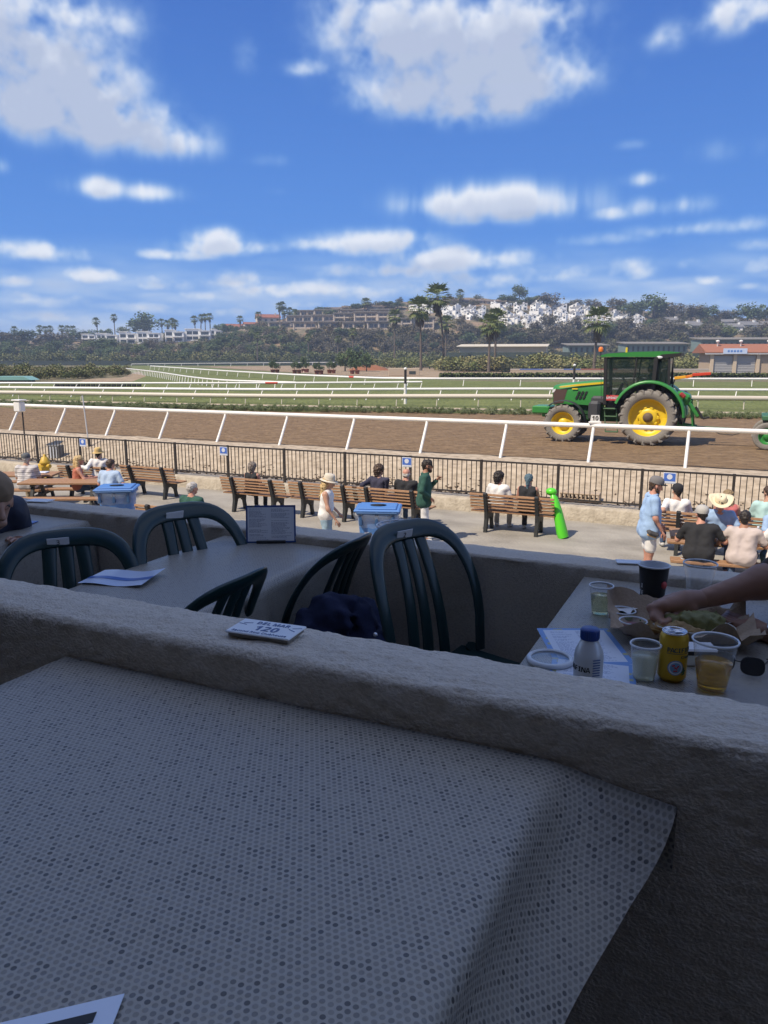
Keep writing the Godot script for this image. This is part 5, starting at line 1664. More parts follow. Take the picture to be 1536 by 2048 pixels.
		rows = []
		for k in 19:
			var a := lerpf(-0.25, 3.05, k / 18.0)
			rows.append([Vector3(cos(a) * 1.02, 0.97 + sin(a) * 1.02, sz * 0.44), Vector3(cos(a) * 1.155, 0.97 + sin(a) * 1.155, sz * 0.44), Vector3(cos(a) * 1.155, 0.97 + sin(a) * 1.155, sz * 0.90)])
		s.sheet(rows, sz < 0)
		part("mudguard_liner", s, blk, t)
		s = Shape.new()
		s.cbox(Vector3(1.08, 1.74, sz * 0.78), Vector3(0.22, 0.14, 0.26), 0.04, Basis(Vector3.BACK, -0.75))
		part("tail_light", s, mat("tail_lamp", lin(0.30, 0.04, 0.03), 0.3), t)
	# cab: floor, posts, glass, roof
	s = Shape.new()
	s.cbox(Vector3(-0.55, 1.34, 0), Vector3(1.9, 0.30, 1.1), 0.05)
	part("cab_floor", s, blk, t)
	var posts := [[[-1.50, 1.35, 0.62], [-1.56, 3.0, 0.60], 0.11], [[-0.62, 1.5, 0.70], [-0.50, 3.02, 0.66], 0.045], [[0.10, 1.9, 0.72], [0.14, 3.02, 0.68], 0.13], [[0.60, 2.05, 0.66], [0.55, 3.02, 0.64], 0.08]]
	for q in posts:
		for sz in [1.0, -1.0]:
			s = Shape.new()
			s.beam(Vector3(q[0][0], q[0][1], q[0][2] * sz), Vector3(q[1][0], q[1][1], q[1][2] * sz), q[2], q[2] * 1.2, 0.01)
			part("cab_post", s, blk, t)
	var glass := mat("cab_glass", Color(0.13, 0.20, 0.17, 0.34), 0.03)
	glass.transparency = BaseMaterial3D.TRANSPARENCY_ALPHA
	for sz in [1.0, -1.0]:
		s = Shape.new()
		s.slab(PackedVector2Array([Vector2(-1.47, 1.50), Vector2(-0.95, 1.50), Vector2(-0.45, 1.98), Vector2(0.06, 2.10), Vector2(0.10, 2.98), Vector2(-1.52, 2.96)]), -0.004, 0.004, Transform3D(Basis.IDENTITY, Vector3(0, 0, sz * 0.655)))
		part("side_window", s, glass, t)
		s = Shape.new()
		s.slab(PackedVector2Array([Vector2(0.18, 2.08), Vector2(0.56, 2.10), Vector2(0.52, 2.98), Vector2(0.18, 2.98)]), -0.004, 0.004, Transform3D(Basis.IDENTITY, Vector3(0, 0, sz * 0.655)))
		part("rear_side_window", s, glass, t)
	s = Shape.new()
	s.box(Vector3(-1.54, 2.45, 0), Vector3(0.008, 1.0, 1.16), Basis(Vector3.BACK, 0.036))
	part("windscreen", s, glass, t)
	s = Shape.new()
	s.box(Vector3(0.58, 2.52, 0), Vector3(0.008, 0.9, 1.2))
	part("rear_window", s, glass, t)
	s = Shape.new()
	s.beam(Vector3(-1.46, 1.98, 0.665), Vector3(-0.62, 2.12, 0.665), 0.012, 0.02)
	part("door_bar", s, blk, t)
	s = Shape.new()
	s.beam(Vector3(-1.36, 1.66, 0.69), Vector3(-1.30, 1.88, 0.69), 0.03, 0.035)
	part("door_handle", s, blk, t)
	s = Shape.new()
	var sec := PackedVector2Array([Vector2(-1.72, 3.02), Vector2(0.35, 3.02), Vector2(0.42, 2.96), Vector2(0.86, 3.06), Vector2(0.88, 3.17), Vector2(0.45, 3.21), Vector2(-0.6, 3.19), Vector2(-1.5, 3.13), Vector2(-1.72, 3.07)])
	s.slab(sec, -0.70, 0.70)
	part("roof", s, g, t)
	s = Shape.new()
	s.slab(PackedVector2Array([Vector2(0.18, 3.0), Vector2(0.30, 2.955), Vector2(0.92, 3.05), Vector2(0.93, 3.15), Vector2(0.30, 3.10)]), -0.72, 0.72)
	part("roof_end", s, blk, t)
	for z in [0.5, -0.5]:
		s = Shape.new()
		s.ball(Vector3(0.24, 3.0, z * 1.46), Vector3(0.11, 0.05, 0.03), 12, 6)
		part("work_lamp", s, mats.lamp_glass, t)
	s = Shape.new()
	s.cbox(Vector3(-0.6, 2.97, 0), Vector3(1.9, 0.08, 1.2), 0.02)
	s.cbox(Vector3(0.42, 2.2, 0), Vector3(0.16, 0.8, 1.1), 0.03)
	part("cab_lining", s, blk, t)
	# beacon, mirror, aerial, exhaust side
	s = Shape.new()
	s.bar(Vector3(-1.72, 2.9, 0.62), Vector3(-1.74, 3.22, 0.62), 0.018, 6)
	s.bar(Vector3(-1.55, 2.85, 0.62), Vector3(-1.95, 2.83, 0.72), 0.014, 6)
	s.bar(Vector3(-1.62, 1.4, 0.66), Vector3(-1.70, 2.8, 0.70), 0.008, 6)
	part("aerial", s, blk, t)
	s = Shape.new()
	s.lathe([Vector2(0.075, 0.0), Vector2(0.085, 0.05), Vector2(0.08, 0.12), Vector2(0.05, 0.16), Vector2(0, 0.17)], 14, Transform3D(Basis.IDENTITY, Vector3(-1.74, 3.2, 0.62)))
	part("beacon", s, mat("beacon_orange", lin(0.75, 0.20, 0.03), 0.25), t)
	s = Shape.new()
	s.cbox(Vector3(-1.0, 3.24, -0.4), Vector3(0.07, 0.22, 0.07), 0.01)
	part("roof_marker", s, mats.rim_yellow, t)
	# seat, wheel, column
	s = Shape.new()
	s.cbox(Vector3(-0.08, 1.80, 0), Vector3(0.5, 0.16, 0.5), 0.04)
	s.cbox(Vector3(0.22, 2.15, 0), Vector3(0.12, 0.7, 0.46), 0.04, Basis(Vector3.BACK, -0.12))
	s.cbox(Vector3(-0.08, 1.6, 0), Vector3(0.3, 0.3, 0.3), 0.03)
	part("seat", s, blk, t)
	s = Shape.new()
	s.tube([Vector3(-1.25, 1.5, 0), Vector3(-1.0, 2.1, 0)], [0.09, 0.05], 8)
	var ring := []
	for k in 17:
		var a := TAU * k / 16.0
		ring.append(Vector3(-0.93, 2.15, 0) + Vector3(cos(a) * 0.06, sin(a) * 0.17, 0) + Vector3(sin(a) * -0.1, 0, 0) + Vector3(0, 0, cos(a) * 0.19))
	s.tube(ring, [0.016], 6, false)
	part("steering_wheel", s, blk, t)
	# steps, tank, toolbox
	s = Shape.new()
	for k in 4: s.cbox(Vector3(-1.18 - k * 0.04, 0.42 + k * 0.27, 0.80), Vector3(0.42, 0.04, 0.22), 0.01)
	s.beam(Vector3(-1.40, 0.4, 0.82), Vector3(-1.48, 1.25, 0.78), 0.03, 0.05)
	s.beam(Vector3(-0.98, 0.4, 0.82), Vector3(-1.08, 1.25, 0.78), 0.03, 0.05)
	part("steps", s, mat("step_green", lin(0.06, 0.13, 0.06), 0.6), t)
	s = Shape.new()
	s.cbox(Vector3(-1.85, 1.12, 0.62), Vector3(0.42, 0.72, 0.34), 0.10)
	s.cbox(Vector3(-1.72, 1.5, 0.52), Vector3(0.55, 0.3, 0.3), 0.08)
	part("fuel_tank", s, mat("tank_grey", lin(0.05, 0.052, 0.058), 0.5), t)
	# red plate
	s = Shape.new()
	s.cbox(Vector3(-1.24, 1.60, 0.70), Vector3(0.42, 0.19, 0.015), 0.004)
	var plate := part("red_plate", s, mat("plate_red", lin(0.50, 0.05, 0.05), 0.5), t)
	put("lettering", text_mesh("UPDATE", 0.115, 0.006, mats.notice_white, true), plate, Transform3D(Basis.IDENTITY, Vector3(-1.24, 1.60, 0.711)))
	# coloured warning arm behind the cab
	var arm := [["orange_yellow", lin(0.75, 0.36, 0.02), 0.75, 1.12, 2.30], ["arm_orange", lin(0.65, 0.19, 0.02), 1.12, 1.32, 2.34], ["arm_red", lin(0.55, 0.05, 0.02), 1.32, 1.90, 2.42]]
	for a in arm:
		s = Shape.new()
		s.beam(Vector3(a[2], a[4], 0.5), Vector3(a[3], a[4] + 0.05, 0.5), 0.07, 0.10, 0.012)
		part("warning_arm", s, mat(a[0], a[1], 0.5), t)
	s = Shape.new()
	s.beam(Vector3(0.70, 2.0, 0.5), Vector3(0.78, 2.3, 0.5), 0.04, 0.04)
	part("arm_bracket", s, blk, t)
	# hitch
	for sz in [0.42, -0.42]:
		s = Shape.new()
		s.beam(Vector3(0.5, 0.75, sz), Vector3(1.55, 0.62, sz), 0.06, 0.10, 0.01)
		s.beam(Vector3(0.7, 1.6, sz), Vector3(1.35, 1.5, sz), 0.07, 0.13, 0.01)
		s.beam(Vector3(1.32, 1.5, sz), Vector3(1.45, 0.66, sz), 0.05, 0.07, 0.01)
		part("hitch_arm", s, g, t)
	s = Shape.new()
	s.cbox(Vector3(1.05, 1.62, 0.2), Vector3(0.5, 0.42, 0.7), 0.08, Basis(Vector3.BACK, -0.4))
	s.beam(Vector3(1.2, 1.55, 0.42), Vector3(1.62, 1.02, 0.42), 0.08, 0.14, 0.02)
	part("hitch_block", s, g, t)
	s = Shape.new()
	s.beam(Vector3(1.5, 1.35, 0.45), Vector3(1.75, 0.95, 0.45), 0.06, 0.08, 0.01)
	s.beam(Vector3(1.75, 0.95, 0.45), Vector3(1.95, 1.0, 0.45), 0.05, 0.07, 0.01)
	part("hook", s, blk, t)
	# trailed implement at the right edge
	var im := thing("trailed_harrow", "green wheeled implement towed behind the tractor", "trailer", Vector3(0.62, 0, -29.0))
	for sz in [1.0, -1.0]: wheel(im, Vector3(0.25, 0.46, sz * 0.75), 0.47, 0.27, 0.24, sz, 1, "green")
	s = Shape.new()
	s.beam(Vector3(-2.2, 0.62, 0.0), Vector3(0.3, 0.55, 0.0), 0.10, 0.10, 0.015)
	part("drawbar", s, mat("implement_green", lin(0.05, 0.15, 0.075), 0.5), im)
	s = Shape.new()
	s.cbox(Vector3(0.9, 1.05, 0), Vector3(1.7, 0.16, 1.7), 0.03)
	s.cbox(Vector3(0.9, 1.55, 0), Vector3(1.3, 0.9, 1.3), 0.05)
	s.cbox(Vector3(0.9, 0.8, 0.0), Vector3(1.2, 0.4, 0.9), 0.05)
	part("body", s, mats.implement_green, im)
	s = Shape.new()
	s.tube([Vector3(-1.6, 0.6, 0.06), Vector3(-1.2, 0.42, 0.08), Vector3(-0.8, 0.40, 0.08), Vector3(-0.3, 0.55, 0.06)], [0.018], 6)
	part("hose", s, blk, im)
	s = Shape.new()
	s.beam(Vector3(-2.6, 0.66, 0), Vector3(-2.2, 0.62, 0), 0.06, 0.06)
	part("hitch_pin", s, blk, im)

# ---------------------------------------------------------------- people
# one skin round tapered bones: [a, b, radius at a, radius at b]; smooth-min field, surface nets
func skin(s: Shape, bones: Array, cell: float, blend: float, ruffle: FastNoiseLite = null, amp := 0.0) -> void:
	var lo := Vector3.ONE * 1e6
	var hi := Vector3.ONE * -1e6
	for b in bones:
		var r := maxf(b[2], b[3]) + blend * 0.6 + cell * 2.0
		lo = lo.min(b[0] - Vector3.ONE * r).min(b[1] - Vector3.ONE * r)
		hi = hi.max(b[0] + Vector3.ONE * r).max(b[1] + Vector3.ONE * r)
	var nx := int((hi.x - lo.x) / cell) + 2
	var ny := int((hi.y - lo.y) / cell) + 2
	var nz := int((hi.z - lo.z) / cell) + 2
	var f := PackedFloat32Array()
	f.resize(nx * ny * nz)
	f.fill(1.0)
	for b in bones:
		var a: Vector3 = b[0]
		var e: Vector3 = b[1] - a
		var ra: float = b[2]
		var dr: float = b[3] - ra
		var l2 := maxf(e.length_squared(), 1e-9)
		var m := maxf(ra, ra + dr) + blend + cell * 1.5
		var l: Vector3 = (a.min(b[1]) - Vector3.ONE * m - lo) / cell
		var h: Vector3 = (a.max(b[1]) + Vector3.ONE * m - lo) / cell
		for z in range(maxi(0, int(l.z)), mini(nz, int(h.z) + 2)):
			for y in range(maxi(0, int(l.y)), mini(ny, int(h.y) + 2)):
				var row := (z * ny + y) * nx
				for x in range(maxi(0, int(l.x)), mini(nx, int(h.x) + 2)):
					var p := Vector3(lo.x + x * cell - a.x, lo.y + y * cell - a.y, lo.z + z * cell - a.z)
					var t := clampf(p.dot(e) / l2, 0.0, 1.0)
					var d := (p - e * t).length() - ra - dr * t
					var c := f[row + x]
					var k := blend - absf(c - d)
					if k > 0.0: f[row + x] = minf(c, d) - k * k / (4.0 * blend)
					elif d < c: f[row + x] = d
	if ruffle:
		for z in nz:
			for y in ny:
				var row := (z * ny + y) * nx
				for x in nx:
					if absf(f[row + x]) < cell * 2.5:
						f[row + x] += amp * ruffle.get_noise_3d(lo.x + x * cell, lo.y + y * cell, lo.z + z * cell)
	var at := {}
	var sx := 1
	var sy := nx
	var sz := nx * ny
	var corner := [0, sx, sy, sx + sy, sz, sz + sx, sz + sy, sz + sx + sy]
	var off := [Vector3(0, 0, 0), Vector3(1, 0, 0), Vector3(0, 1, 0), Vector3(1, 1, 0), Vector3(0, 0, 1), Vector3(1, 0, 1), Vector3(0, 1, 1), Vector3(1, 1, 1)]
	var edges := [[0, 1], [2, 3], [4, 5], [6, 7], [0, 2], [1, 3], [4, 6], [5, 7], [0, 4], [1, 5], [2, 6], [3, 7]]
	for z in nz - 1:
		for y in ny - 1:
			var row := (z * ny + y) * nx
			for x in nx - 1:
				var i := row + x
				var v0 := f[i]
				if v0 > cell * 2.6 or v0 < -cell * 2.6: continue
				var bits := 0
				for k in 8:
					if f[i + corner[k]] < 0.0: bits |= 1 << k
				if bits == 0 or bits == 255: continue
				var sum := Vector3.ZERO
				var n := 0
				for g in edges:
					var va: float = f[i + corner[g[0]]]
					var vb: float = f[i + corner[g[1]]]
					if (va < 0.0) != (vb < 0.0):
						var oa: Vector3 = off[g[0]]
						sum += oa.lerp(off[g[1]], va / (va - vb))
						n += 1
				at[i] = lo + (Vector3(x, y, z) + sum / n) * cell
	s.smooth(true)
	for i in at:
		var neg := f[i] < 0.0
		if at.has(i - sy) and at.has(i - sz) and at.has(i - sy - sz) and (f[i + sx] < 0.0) != neg:
			s.fquad(at[i - sy - sz], at[i - sz], at[i], at[i - sy], neg)
		if at.has(i - sx) and at.has(i - sz) and at.has(i - sx - sz) and (f[i + sy] < 0.0) != neg:
			s.fquad(at[i - sx - sz], at[i - sx], at[i], at[i - sz], neg)
		if at.has(i - sx) and at.has(i - sy) and at.has(i - sx - sy) and (f[i + sz] < 0.0) != neg:
			s.fquad(at[i - sx - sy], at[i - sy], at[i], at[i - sx], neg)
	s.smooth(false)

func elbow_at(sh: Vector3, wr: Vector3, up: float, low: float, hint: Vector3) -> Vector3:
	var d := wr - sh
	var l := clampf(d.length(), 0.05, up + low - 0.005)
	var n := d.normalized()
	var a := (up * up - low * low + l * l) / (2.0 * l)
	var h := sqrt(maxf(0.0, up * up - a * a))
	var side := (hint - n * hint.dot(n)).normalized()
	return sh + n * a + side * h

# palm and five bent fingers of a relaxed hand, from the wrist along dir; back of the hand faces out
func hand(s: Shape, wr: Vector3, dir: Vector3, out: Vector3, k := 1.0, curl := 0.5, side := 1.0) -> void:
	dir = dir.normalized()
	out = (out - dir * out.dot(dir)).normalized()
	var across := dir.cross(out) * side
	s.tube([wr - dir * 0.01 * k, wr + dir * 0.03 * k, wr + dir * 0.075 * k, wr + dir * 0.095 * k], [0.026 * k, 0.034 * k, 0.038 * k, 0.03 * k], 8, true, Vector2(1.0, 0.62))
	var lens := [0.068, 0.078, 0.073, 0.058]
	for j in 4:
		var base := wr + dir * 0.09 * k + across * (j - 1.5) * 0.019 * k
		var d1 := (dir - out * curl * 0.6).normalized()
		var d2 := (dir - out * curl * 1.7).normalized()
		var l: float = lens[j] * k
		s.tube([base - dir * 0.01, base + d1 * l * 0.5, base + d1 * l * 0.5 + d2 * l * 0.5], [0.0095 * k, 0.0088 * k, 0.0065 * k], 6)
	var tb := wr + dir * 0.03 * k - across * 0.03 * k
	var td := (dir * 0.75 - across * 0.6 - out * curl * 0.5).normalized()
	s.tube([tb, tb + td * 0.035 * k, tb + td * 0.035 * k + (td + dir - out * curl * 0.5).normalized() * 0.03 * k], [0.013 * k, 0.0115 * k, 0.008 * k], 6)

func hue(called: String, c: Color, rough := 0.85) -> StandardMaterial3D:
	var m := mat(called, c, rough)
	return m

func stripes_mat() -> StandardMaterial3D:
	if mats.has("striped_cotton"): return mats.striped_cotton
	var im := Image.create(8, 64, false, Image.FORMAT_RGB8)
	for y in 64:
		var v := 0.62
		var k := y % 32
		if k < 5: v = 0.14
		elif k > 12 and k < 17: v = 0.36
		for x in 8: im.set_pixel(x, y, lin(v, v * 0.97, v * 0.98))
	var m := mat("striped_cotton", Color.WHITE, 0.9)
	m.albedo_texture = ImageTexture.create_from_image(im)
	m.uv1_triplanar = true
	m.uv1_scale = Vector3(5, 5, 5)
	return m

var cloth_noise: FastNoiseLite
var hair_noise: FastNoiseLite

# o: sit, h, lean, look, shirt, sleeve (0 none, 1 short, 2 long), legs (material), leg_len (1 long, 0.45 shorts), skin, hair, hair_mat, hat, hands [[l],[r]] relative to the hip, wide
func person(label: String, at: Vector3, turn: float, o: Dictionary) -> Node3D:
	if cloth_noise == null:
		cloth_noise = wobble(131, 7.5, 3)
		hair_noise = wobble(137, 26.0, 2)
	var t := thing("person", label, "person", at, turn)
	var sit: bool = o.get("sit", true)
	var w: float = o.get("wide", 1.0)
	var k: float = o.get("h", 1.0)
	var skin_m: StandardMaterial3D = o.get("skin", hue("skin_light", lin(0.46, 0.26, 0.18), 0.55))
	var hip := Vector3(0, 0.565 if sit else 0.94, 0)
	var bend := Basis(Vector3.RIGHT, -o.get("lean", 0.05))
	var up := func(x: float, y: float, z := 0.0) -> Vector3: return hip + bend * Vector3(x, y, z)
	var neck: Vector3 = up.call(0, 0.50, 0.0)
	var head: Vector3 = neck + bend * Vector3(0, 0.135, -0.03)
	var look := Basis(Vector3.UP, o.get("look", 0.0)) * Basis(Vector3.RIGHT, -o.get("nod", 0.0))
	# legs
	var legs := []
	var stance: Array = o.get("stance", [0.0, 0.0])
	for i in 2:
		var sx := -1.0 if i == 0 else 1.0
		var h0 := hip + Vector3(sx * 0.095 * w, -0.02, 0)
		if sit:
			var kn := hip + Vector3(sx * (0.13 + 0.03 * w), -0.02, -0.43)
			var an := Vector3(sx * 0.15, 0.09, kn.z + o.get("tuck", 0.02))
			legs.append([h0, kn, an, an + Vector3(sx * 0.02, -0.05, -0.14)])
		else:
			var fz: float = stance[i]
			var kn := Vector3(sx * 0.10, 0.50, fz * 0.5 - 0.02)
			var an := Vector3(sx * 0.10, 0.085, fz)
			legs.append([h0, kn, an, an + Vector3(sx * 0.03, -0.045, -0.15)])
	# arms
	var arms := []
	var hands: Array = o.get("hands", [[-0.16, 0.12, -0.32], [0.16, 0.12, -0.32]] if sit else [[-0.27, -0.12, -0.06], [0.27, -0.12, -0.06]])
	for i in 2:
		var sx := -1.0 if i == 0 else 1.0
		var sh: Vector3 = up.call(sx * 0.185 * w, 0.435, 0.01)
		var hp: Array = hands[i]
		var wr := hip + Vector3(hp[0], hp[1], hp[2])
		var d := wr - sh
		if d.length() > 0.52: wr = sh + d.normalized() * 0.52
		var el := elbow_at(sh, wr, 0.285, 0.25, Vector3(sx * 0.6, -0.6, 0.7))
		arms.append([sh, el, wr])
	var torso := [[up.call(-0.075 * w, 0.0), up.call(-0.065 * w, 0.17), 0.115 * w, 0.105 * w], [up.call(0.075 * w, 0.0), up.call(0.065 * w, 0.17), 0.115 * w, 0.105 * w],
		[up.call(-0.065 * w, 0.17), up.call(-0.085 * w, 0.35), 0.105 * w, 0.108], [up.call(0.065 * w, 0.17), up.call(0.085 * w, 0.35), 0.105 * w, 0.108],
		[up.call(-0.15 * w, 0.425), up.call(0.15 * w, 0.425), 0.062, 0.062], [up.call(0, 0.40), neck, 0.075, 0.054]]
	# body: one continuous skin
	var s := Shape.new()
	var b := torso.duplicate()
	for a in arms:
		b.append([a[0], a[1], 0.048, 0.038])
		b.append([a[1], a[2], 0.038, 0.026])
	for l in legs:
		b.append([l[0], l[1], 0.085, 0.056])
		b.append([l[1], l[2], 0.054, 0.036])
		b.append([l[2], l[3], 0.036, 0.028])
	b.append([neck - Vector3(0, 0.03, 0), head + Vector3(0, -0.02, 0.01), 0.054, 0.056])
	skin(s, b, o.get("cell", 0.022), 0.05)
	var hd := [[head + look * Vector3(0, 0.035, 0.022), head + look * Vector3(0, 0.035, -0.012), 0.084, 0.080], [head + look * Vector3(0, 0.0, -0.03), head + look * Vector3(0, -0.065, -0.045), 0.066, 0.046],
		[head + look * Vector3(0, 0.01, -0.098), head + look * Vector3(0, -0.028, -0.112), 0.010, 0.016], [head + look * Vector3(-0.085, 0.0, 0.005), head + look * Vector3(-0.088, -0.03, 0.0), 0.014, 0.010],
		[head + look * Vector3(0.085, 0.0, 0.005), head + look * Vector3(0.088, -0.03, 0.0), 0.014, 0.010], [head + look * Vector3(-0.02, -0.068, -0.086), head + look * Vector3(0.02, -0.068, -0.086), 0.011, 0.011]]
	skin(s, hd, o.get("cell", 0.022) * 0.55, 0.02)
	for i in 2:
		var a: Array = arms[i]
		var sx := -1.0 if i == 0 else 1.0
		var dirv: Vector3 = (a[2] - a[1]).normalized()
		hand(s, a[2], dirv, Vector3(sx * 0.5, 0.8, 0.1), 1.0, o.get("curl", 0.5), -sx)
	part("body", s, skin_m, t)
	s = Shape.new()
	for sx in [-1.0, 1.0]: s.ball(head + look * Vector3(sx * 0.033, 0.008, -0.088), Vector3(0.011, 0.008, 0.008), 8, 6)
	part("eyes", s, hue("eye_dark", lin(0.02, 0.015, 0.012), 0.3), t)
	# shirt
	var g := 0.014
	var st := []
	for q in torso.slice(0, 5): st.append([q[0], q[1], q[2] + g, q[3] + g])
	if not sit and not o.get("tucked", false): st.append([up.call(-0.07 * w, -0.09, 0.0), up.call(0.07 * w, -0.09, 0.0), 0.142 * w, 0.142 * w])
	else: st.append([up.call(-0.075 * w, 0.02, 0.01), up.call(0.075 * w, 0.02, 0.01), 0.138 * w, 0.138 * w])
	st.append([up.call(0, 0.40), up.call(0, 0.46), 0.085, 0.07])
	var sl: int = o.get("sleeve", 1)
	for a in arms:
		if sl == 1: st.append([a[0], a[0].lerp(a[1], 0.72), 0.066, 0.062])
		elif sl == 2:
			st.append([a[0], a[1], 0.066, 0.054])
			st.append([a[1], a[1].lerp(a[2], 0.92), 0.054, 0.042])
	s = Shape.new()
	skin(s, st, o.get("cell", 0.022), 0.045, cloth_noise, 0.017)
	part("shirt", s, o.get("shirt", mats.notice_white), t)
	if o.get("collar", false):
		s = Shape.new()
		var cp := []
		for q in 13:
			var a := PI * 0.12 + (TAU - PI * 0.24) * q / 12.0 - PI * 0.5
			cp.append(neck + bend * Vector3(cos(a) * 0.078, -0.01 - 0.015 * sin(a), sin(a) * 0.075 + 0.005))
		s.tube(cp, [0.02], 6)
		part("collar", s, o.get("shirt", mats.notice_white), t)
	# legwear
	var lm: StandardMaterial3D = o.get("legs", hue("denim", lin(0.06, 0.10, 0.19), 0.9))
	var ln: float = o.get("leg_len", 1.0)
	st = [[up.call(-0.075 * w, -0.035), up.call(0.075 * w, -0.035), 0.112 * w, 0.112 * w]]
	for l in legs:
		if ln >= 1.0:
			st.append([l[0], l[1], 0.102, 0.074])
			st.append([l[1], l[2] + Vector3(0, 0.03, 0), 0.072, 0.058])
		else:
			st.append([l[0], l[0].lerp(l[1], ln * 1.9), 0.108, 0.092])
	s = Shape.new()
	skin(s, st, o.get("cell", 0.022), 0.045, cloth_noise, 0.014)
	part("trousers" if ln >= 1.0 else "shorts", s, lm, t)
	for l in legs:
		s = Shape.new()
		skin(s, [[l[2] + Vector3(0, -0.03, 0.03), l[3] + Vector3(0, -0.005, 0), 0.044, 0.038]], 0.016, 0.02)
		part("shoe", s, o.get("shoes", hue("shoe_white", lin(0.5, 0.5, 0.5), 0.7)), t)
	# hair
	var hm: StandardMaterial3D = o.get("hair_mat", hue("hair_dark", lin(0.018, 0.013, 0.011), 0.6))
	var hs: String = o.get("hair", "short")
	var hb := []
	var top := look * Vector3(0, 0.05, 0.028)
	if hs == "short": hb = [[head + top, head + look * Vector3(0, 0.06, -0.02), 0.088, 0.082], [head + look * Vector3(0, 0.01, 0.05), head + look * Vector3(0, -0.05, 0.055), 0.068, 0.045]]
	elif hs == "curly": hb = [[head + top, head + look * Vector3(0, 0.06, 0.0), 0.112, 0.108], [head + look * Vector3(0, 0.0, 0.06), head + look * Vector3(0, -0.08, 0.06), 0.09, 0.07]]
	elif hs == "long" or hs == "wavy":
		hb = [[head + top, head + look * Vector3(0, 0.055, -0.015), 0.094, 0.088], [head + look * Vector3(0, 0.0, 0.055), head + look * Vector3(0, -0.12, 0.075), 0.085, 0.075]]
		for sx in [-1.0, 0.0, 1.0]: hb.append([head + look * Vector3(sx * 0.07, -0.04, 0.05), head + look * Vector3(sx * 0.10, -0.30, 0.075), 0.05, 0.03])
	elif hs == "tail": hb = [[head + top, head + look * Vector3(0, 0.055, -0.015), 0.092, 0.086], [head + look * Vector3(0, 0.0, 0.09), head + look * Vector3(0, -0.22, 0.10), 0.05, 0.025]]
	elif hs == "bald": hb = [[head + look * Vector3(-0.075, 0.0, 0.02), head + look * Vector3(-0.03, -0.01, 0.075), 0.026, 0.035], [head + look * Vector3(0.075, 0.0, 0.02), head + look * Vector3(0.03, -0.01, 0.075), 0.026, 0.035], [head + look * Vector3(-0.04, -0.03, 0.07), head + look * Vector3(0.04, -0.03, 0.07), 0.035, 0.035]]
	s = Shape.new()
	skin(s, hb, 0.013, 0.03, hair_noise, 0.03 if hs == "curly" or hs == "wavy" else o.get("hair_amp", 0.020))
	part("hair", s, hm, t)
	if o.get("beard", false):
		s = Shape.new()
		skin(s, [[head + look * Vector3(-0.06, -0.05, -0.02), head + look * Vector3(0, -0.10, -0.06), 0.028, 0.03], [head + look * Vector3(0.06, -0.05, -0.02), head + look * Vector3(0, -0.10, -0.06), 0.028, 0.03]], 0.012, 0.03, hair_noise, 0.01)
		part("beard", s, hm, t)
	if o.get("glasses", false):
		s = Shape.new()
		for sx in [-1.0, 1.0]:
			s.ball(head + look * Vector3(sx * 0.036, 0.008, -0.100), Vector3(0.03, 0.022, 0.010), 10, 6)
			s.bar(head + look * Vector3(sx * 0.066, 0.012, -0.092), head + look * Vector3(sx * 0.092, 0.012, 0.0), 0.005, 5)
		part("sunglasses", s, mats.black_print, t)
	var hat: String = o.get("hat", "")
	if hat:
		var ht := Transform3D(look * Basis(Vector3.RIGHT, 0.05), head + look * Vector3(0, 0.055, 0.012))
		var hat_m: StandardMaterial3D = o.get("hat_mat", mats.black_print)
		s = Shape.new()
		if hat == "cap":
			s.lathe([Vector2(0.106, -0.012), Vector2(0.110, 0.02), Vector2(0.105, 0.055), Vector2(0.085, 0.088), Vector2(0.05, 0.106), Vector2(0, 0.112)], 18, Transform3D(ht.basis * Basis.from_scale(Vector3(0.93, 1, 1.08)), ht.origin))
			var crown := part("cap", s, hat_m, t)
			s = Shape.new()
			var flip := -1.0 if not o.get("back_cap", false) else 1.0
			var rows := []
			for q in 9:
				var a := PI * (0.12 + 0.76 * q / 8.0)
				rows.append([ht * Vector3(cos(a) * 0.10, 0.008, sin(a) * 0.10 * flip), ht * Vector3(cos(a) * 0.098, 0.004 - 0.02 * pow(cos(a), 2.0), flip * (sin(a) * 0.10 + 0.085 * sin(a)))])
			s.sheet(rows, flip > 0.0)
			for r in rows:
				for i in 2: r[i] -= ht.basis.y * 0.006
			s.sheet(rows, flip < 0.0)
			part("peak", s, o.get("peak_mat", hat_m), crown)
		else:
			var br := 0.21 if hat == "cowboy" else 0.16
			var rows := []
			for ring in [[0.093, -0.01], [br * 0.75, -0.016], [br, 0.0], [br, 0.006], [br * 0.75, -0.008], [0.097, 0.0], [0.100, 0.03], [0.094, 0.08], [0.078, 0.112], [0.04, 0.118], [0.0, 0.108]]:
				var row := []
				for q in 25:
					var a := TAU * q / 24.0
					var r: float = ring[0]
					var x := cos(a) * r * 0.95
					var z := sin(a) * r * 1.12
					var y: float = ring[1]
					if hat == "cowboy":
						if r > 0.11: y += 0.075 * pow(absf(cos(a)), 3.0) * (r - 0.1) / (br - 0.1)
						if y > 0.1: y -= 0.03 * (1.0 - minf(1.0, absf(x) / 0.06))
					else:
						if r > 0.11: y -= 0.028 * (r - 0.1) / (br - 0.1)
					row.append(ht * Vector3(x, y, z))
				rows.append(row)
			s.sheet(rows)
			var crown := part("hat", s, hat_m, t)
			s = Shape.new()
			s.lathe([Vector2(0.101, -0.002), Vector2(0.103, 0.0), Vector2(0.103, 0.022), Vector2(0.10, 0.024)], 20, Transform3D(ht.basis * Basis.from_scale(Vector3(0.955, 1, 1.125)), ht.origin))
			part("hat_band", s, o.get("band_mat", hat_m), crown)
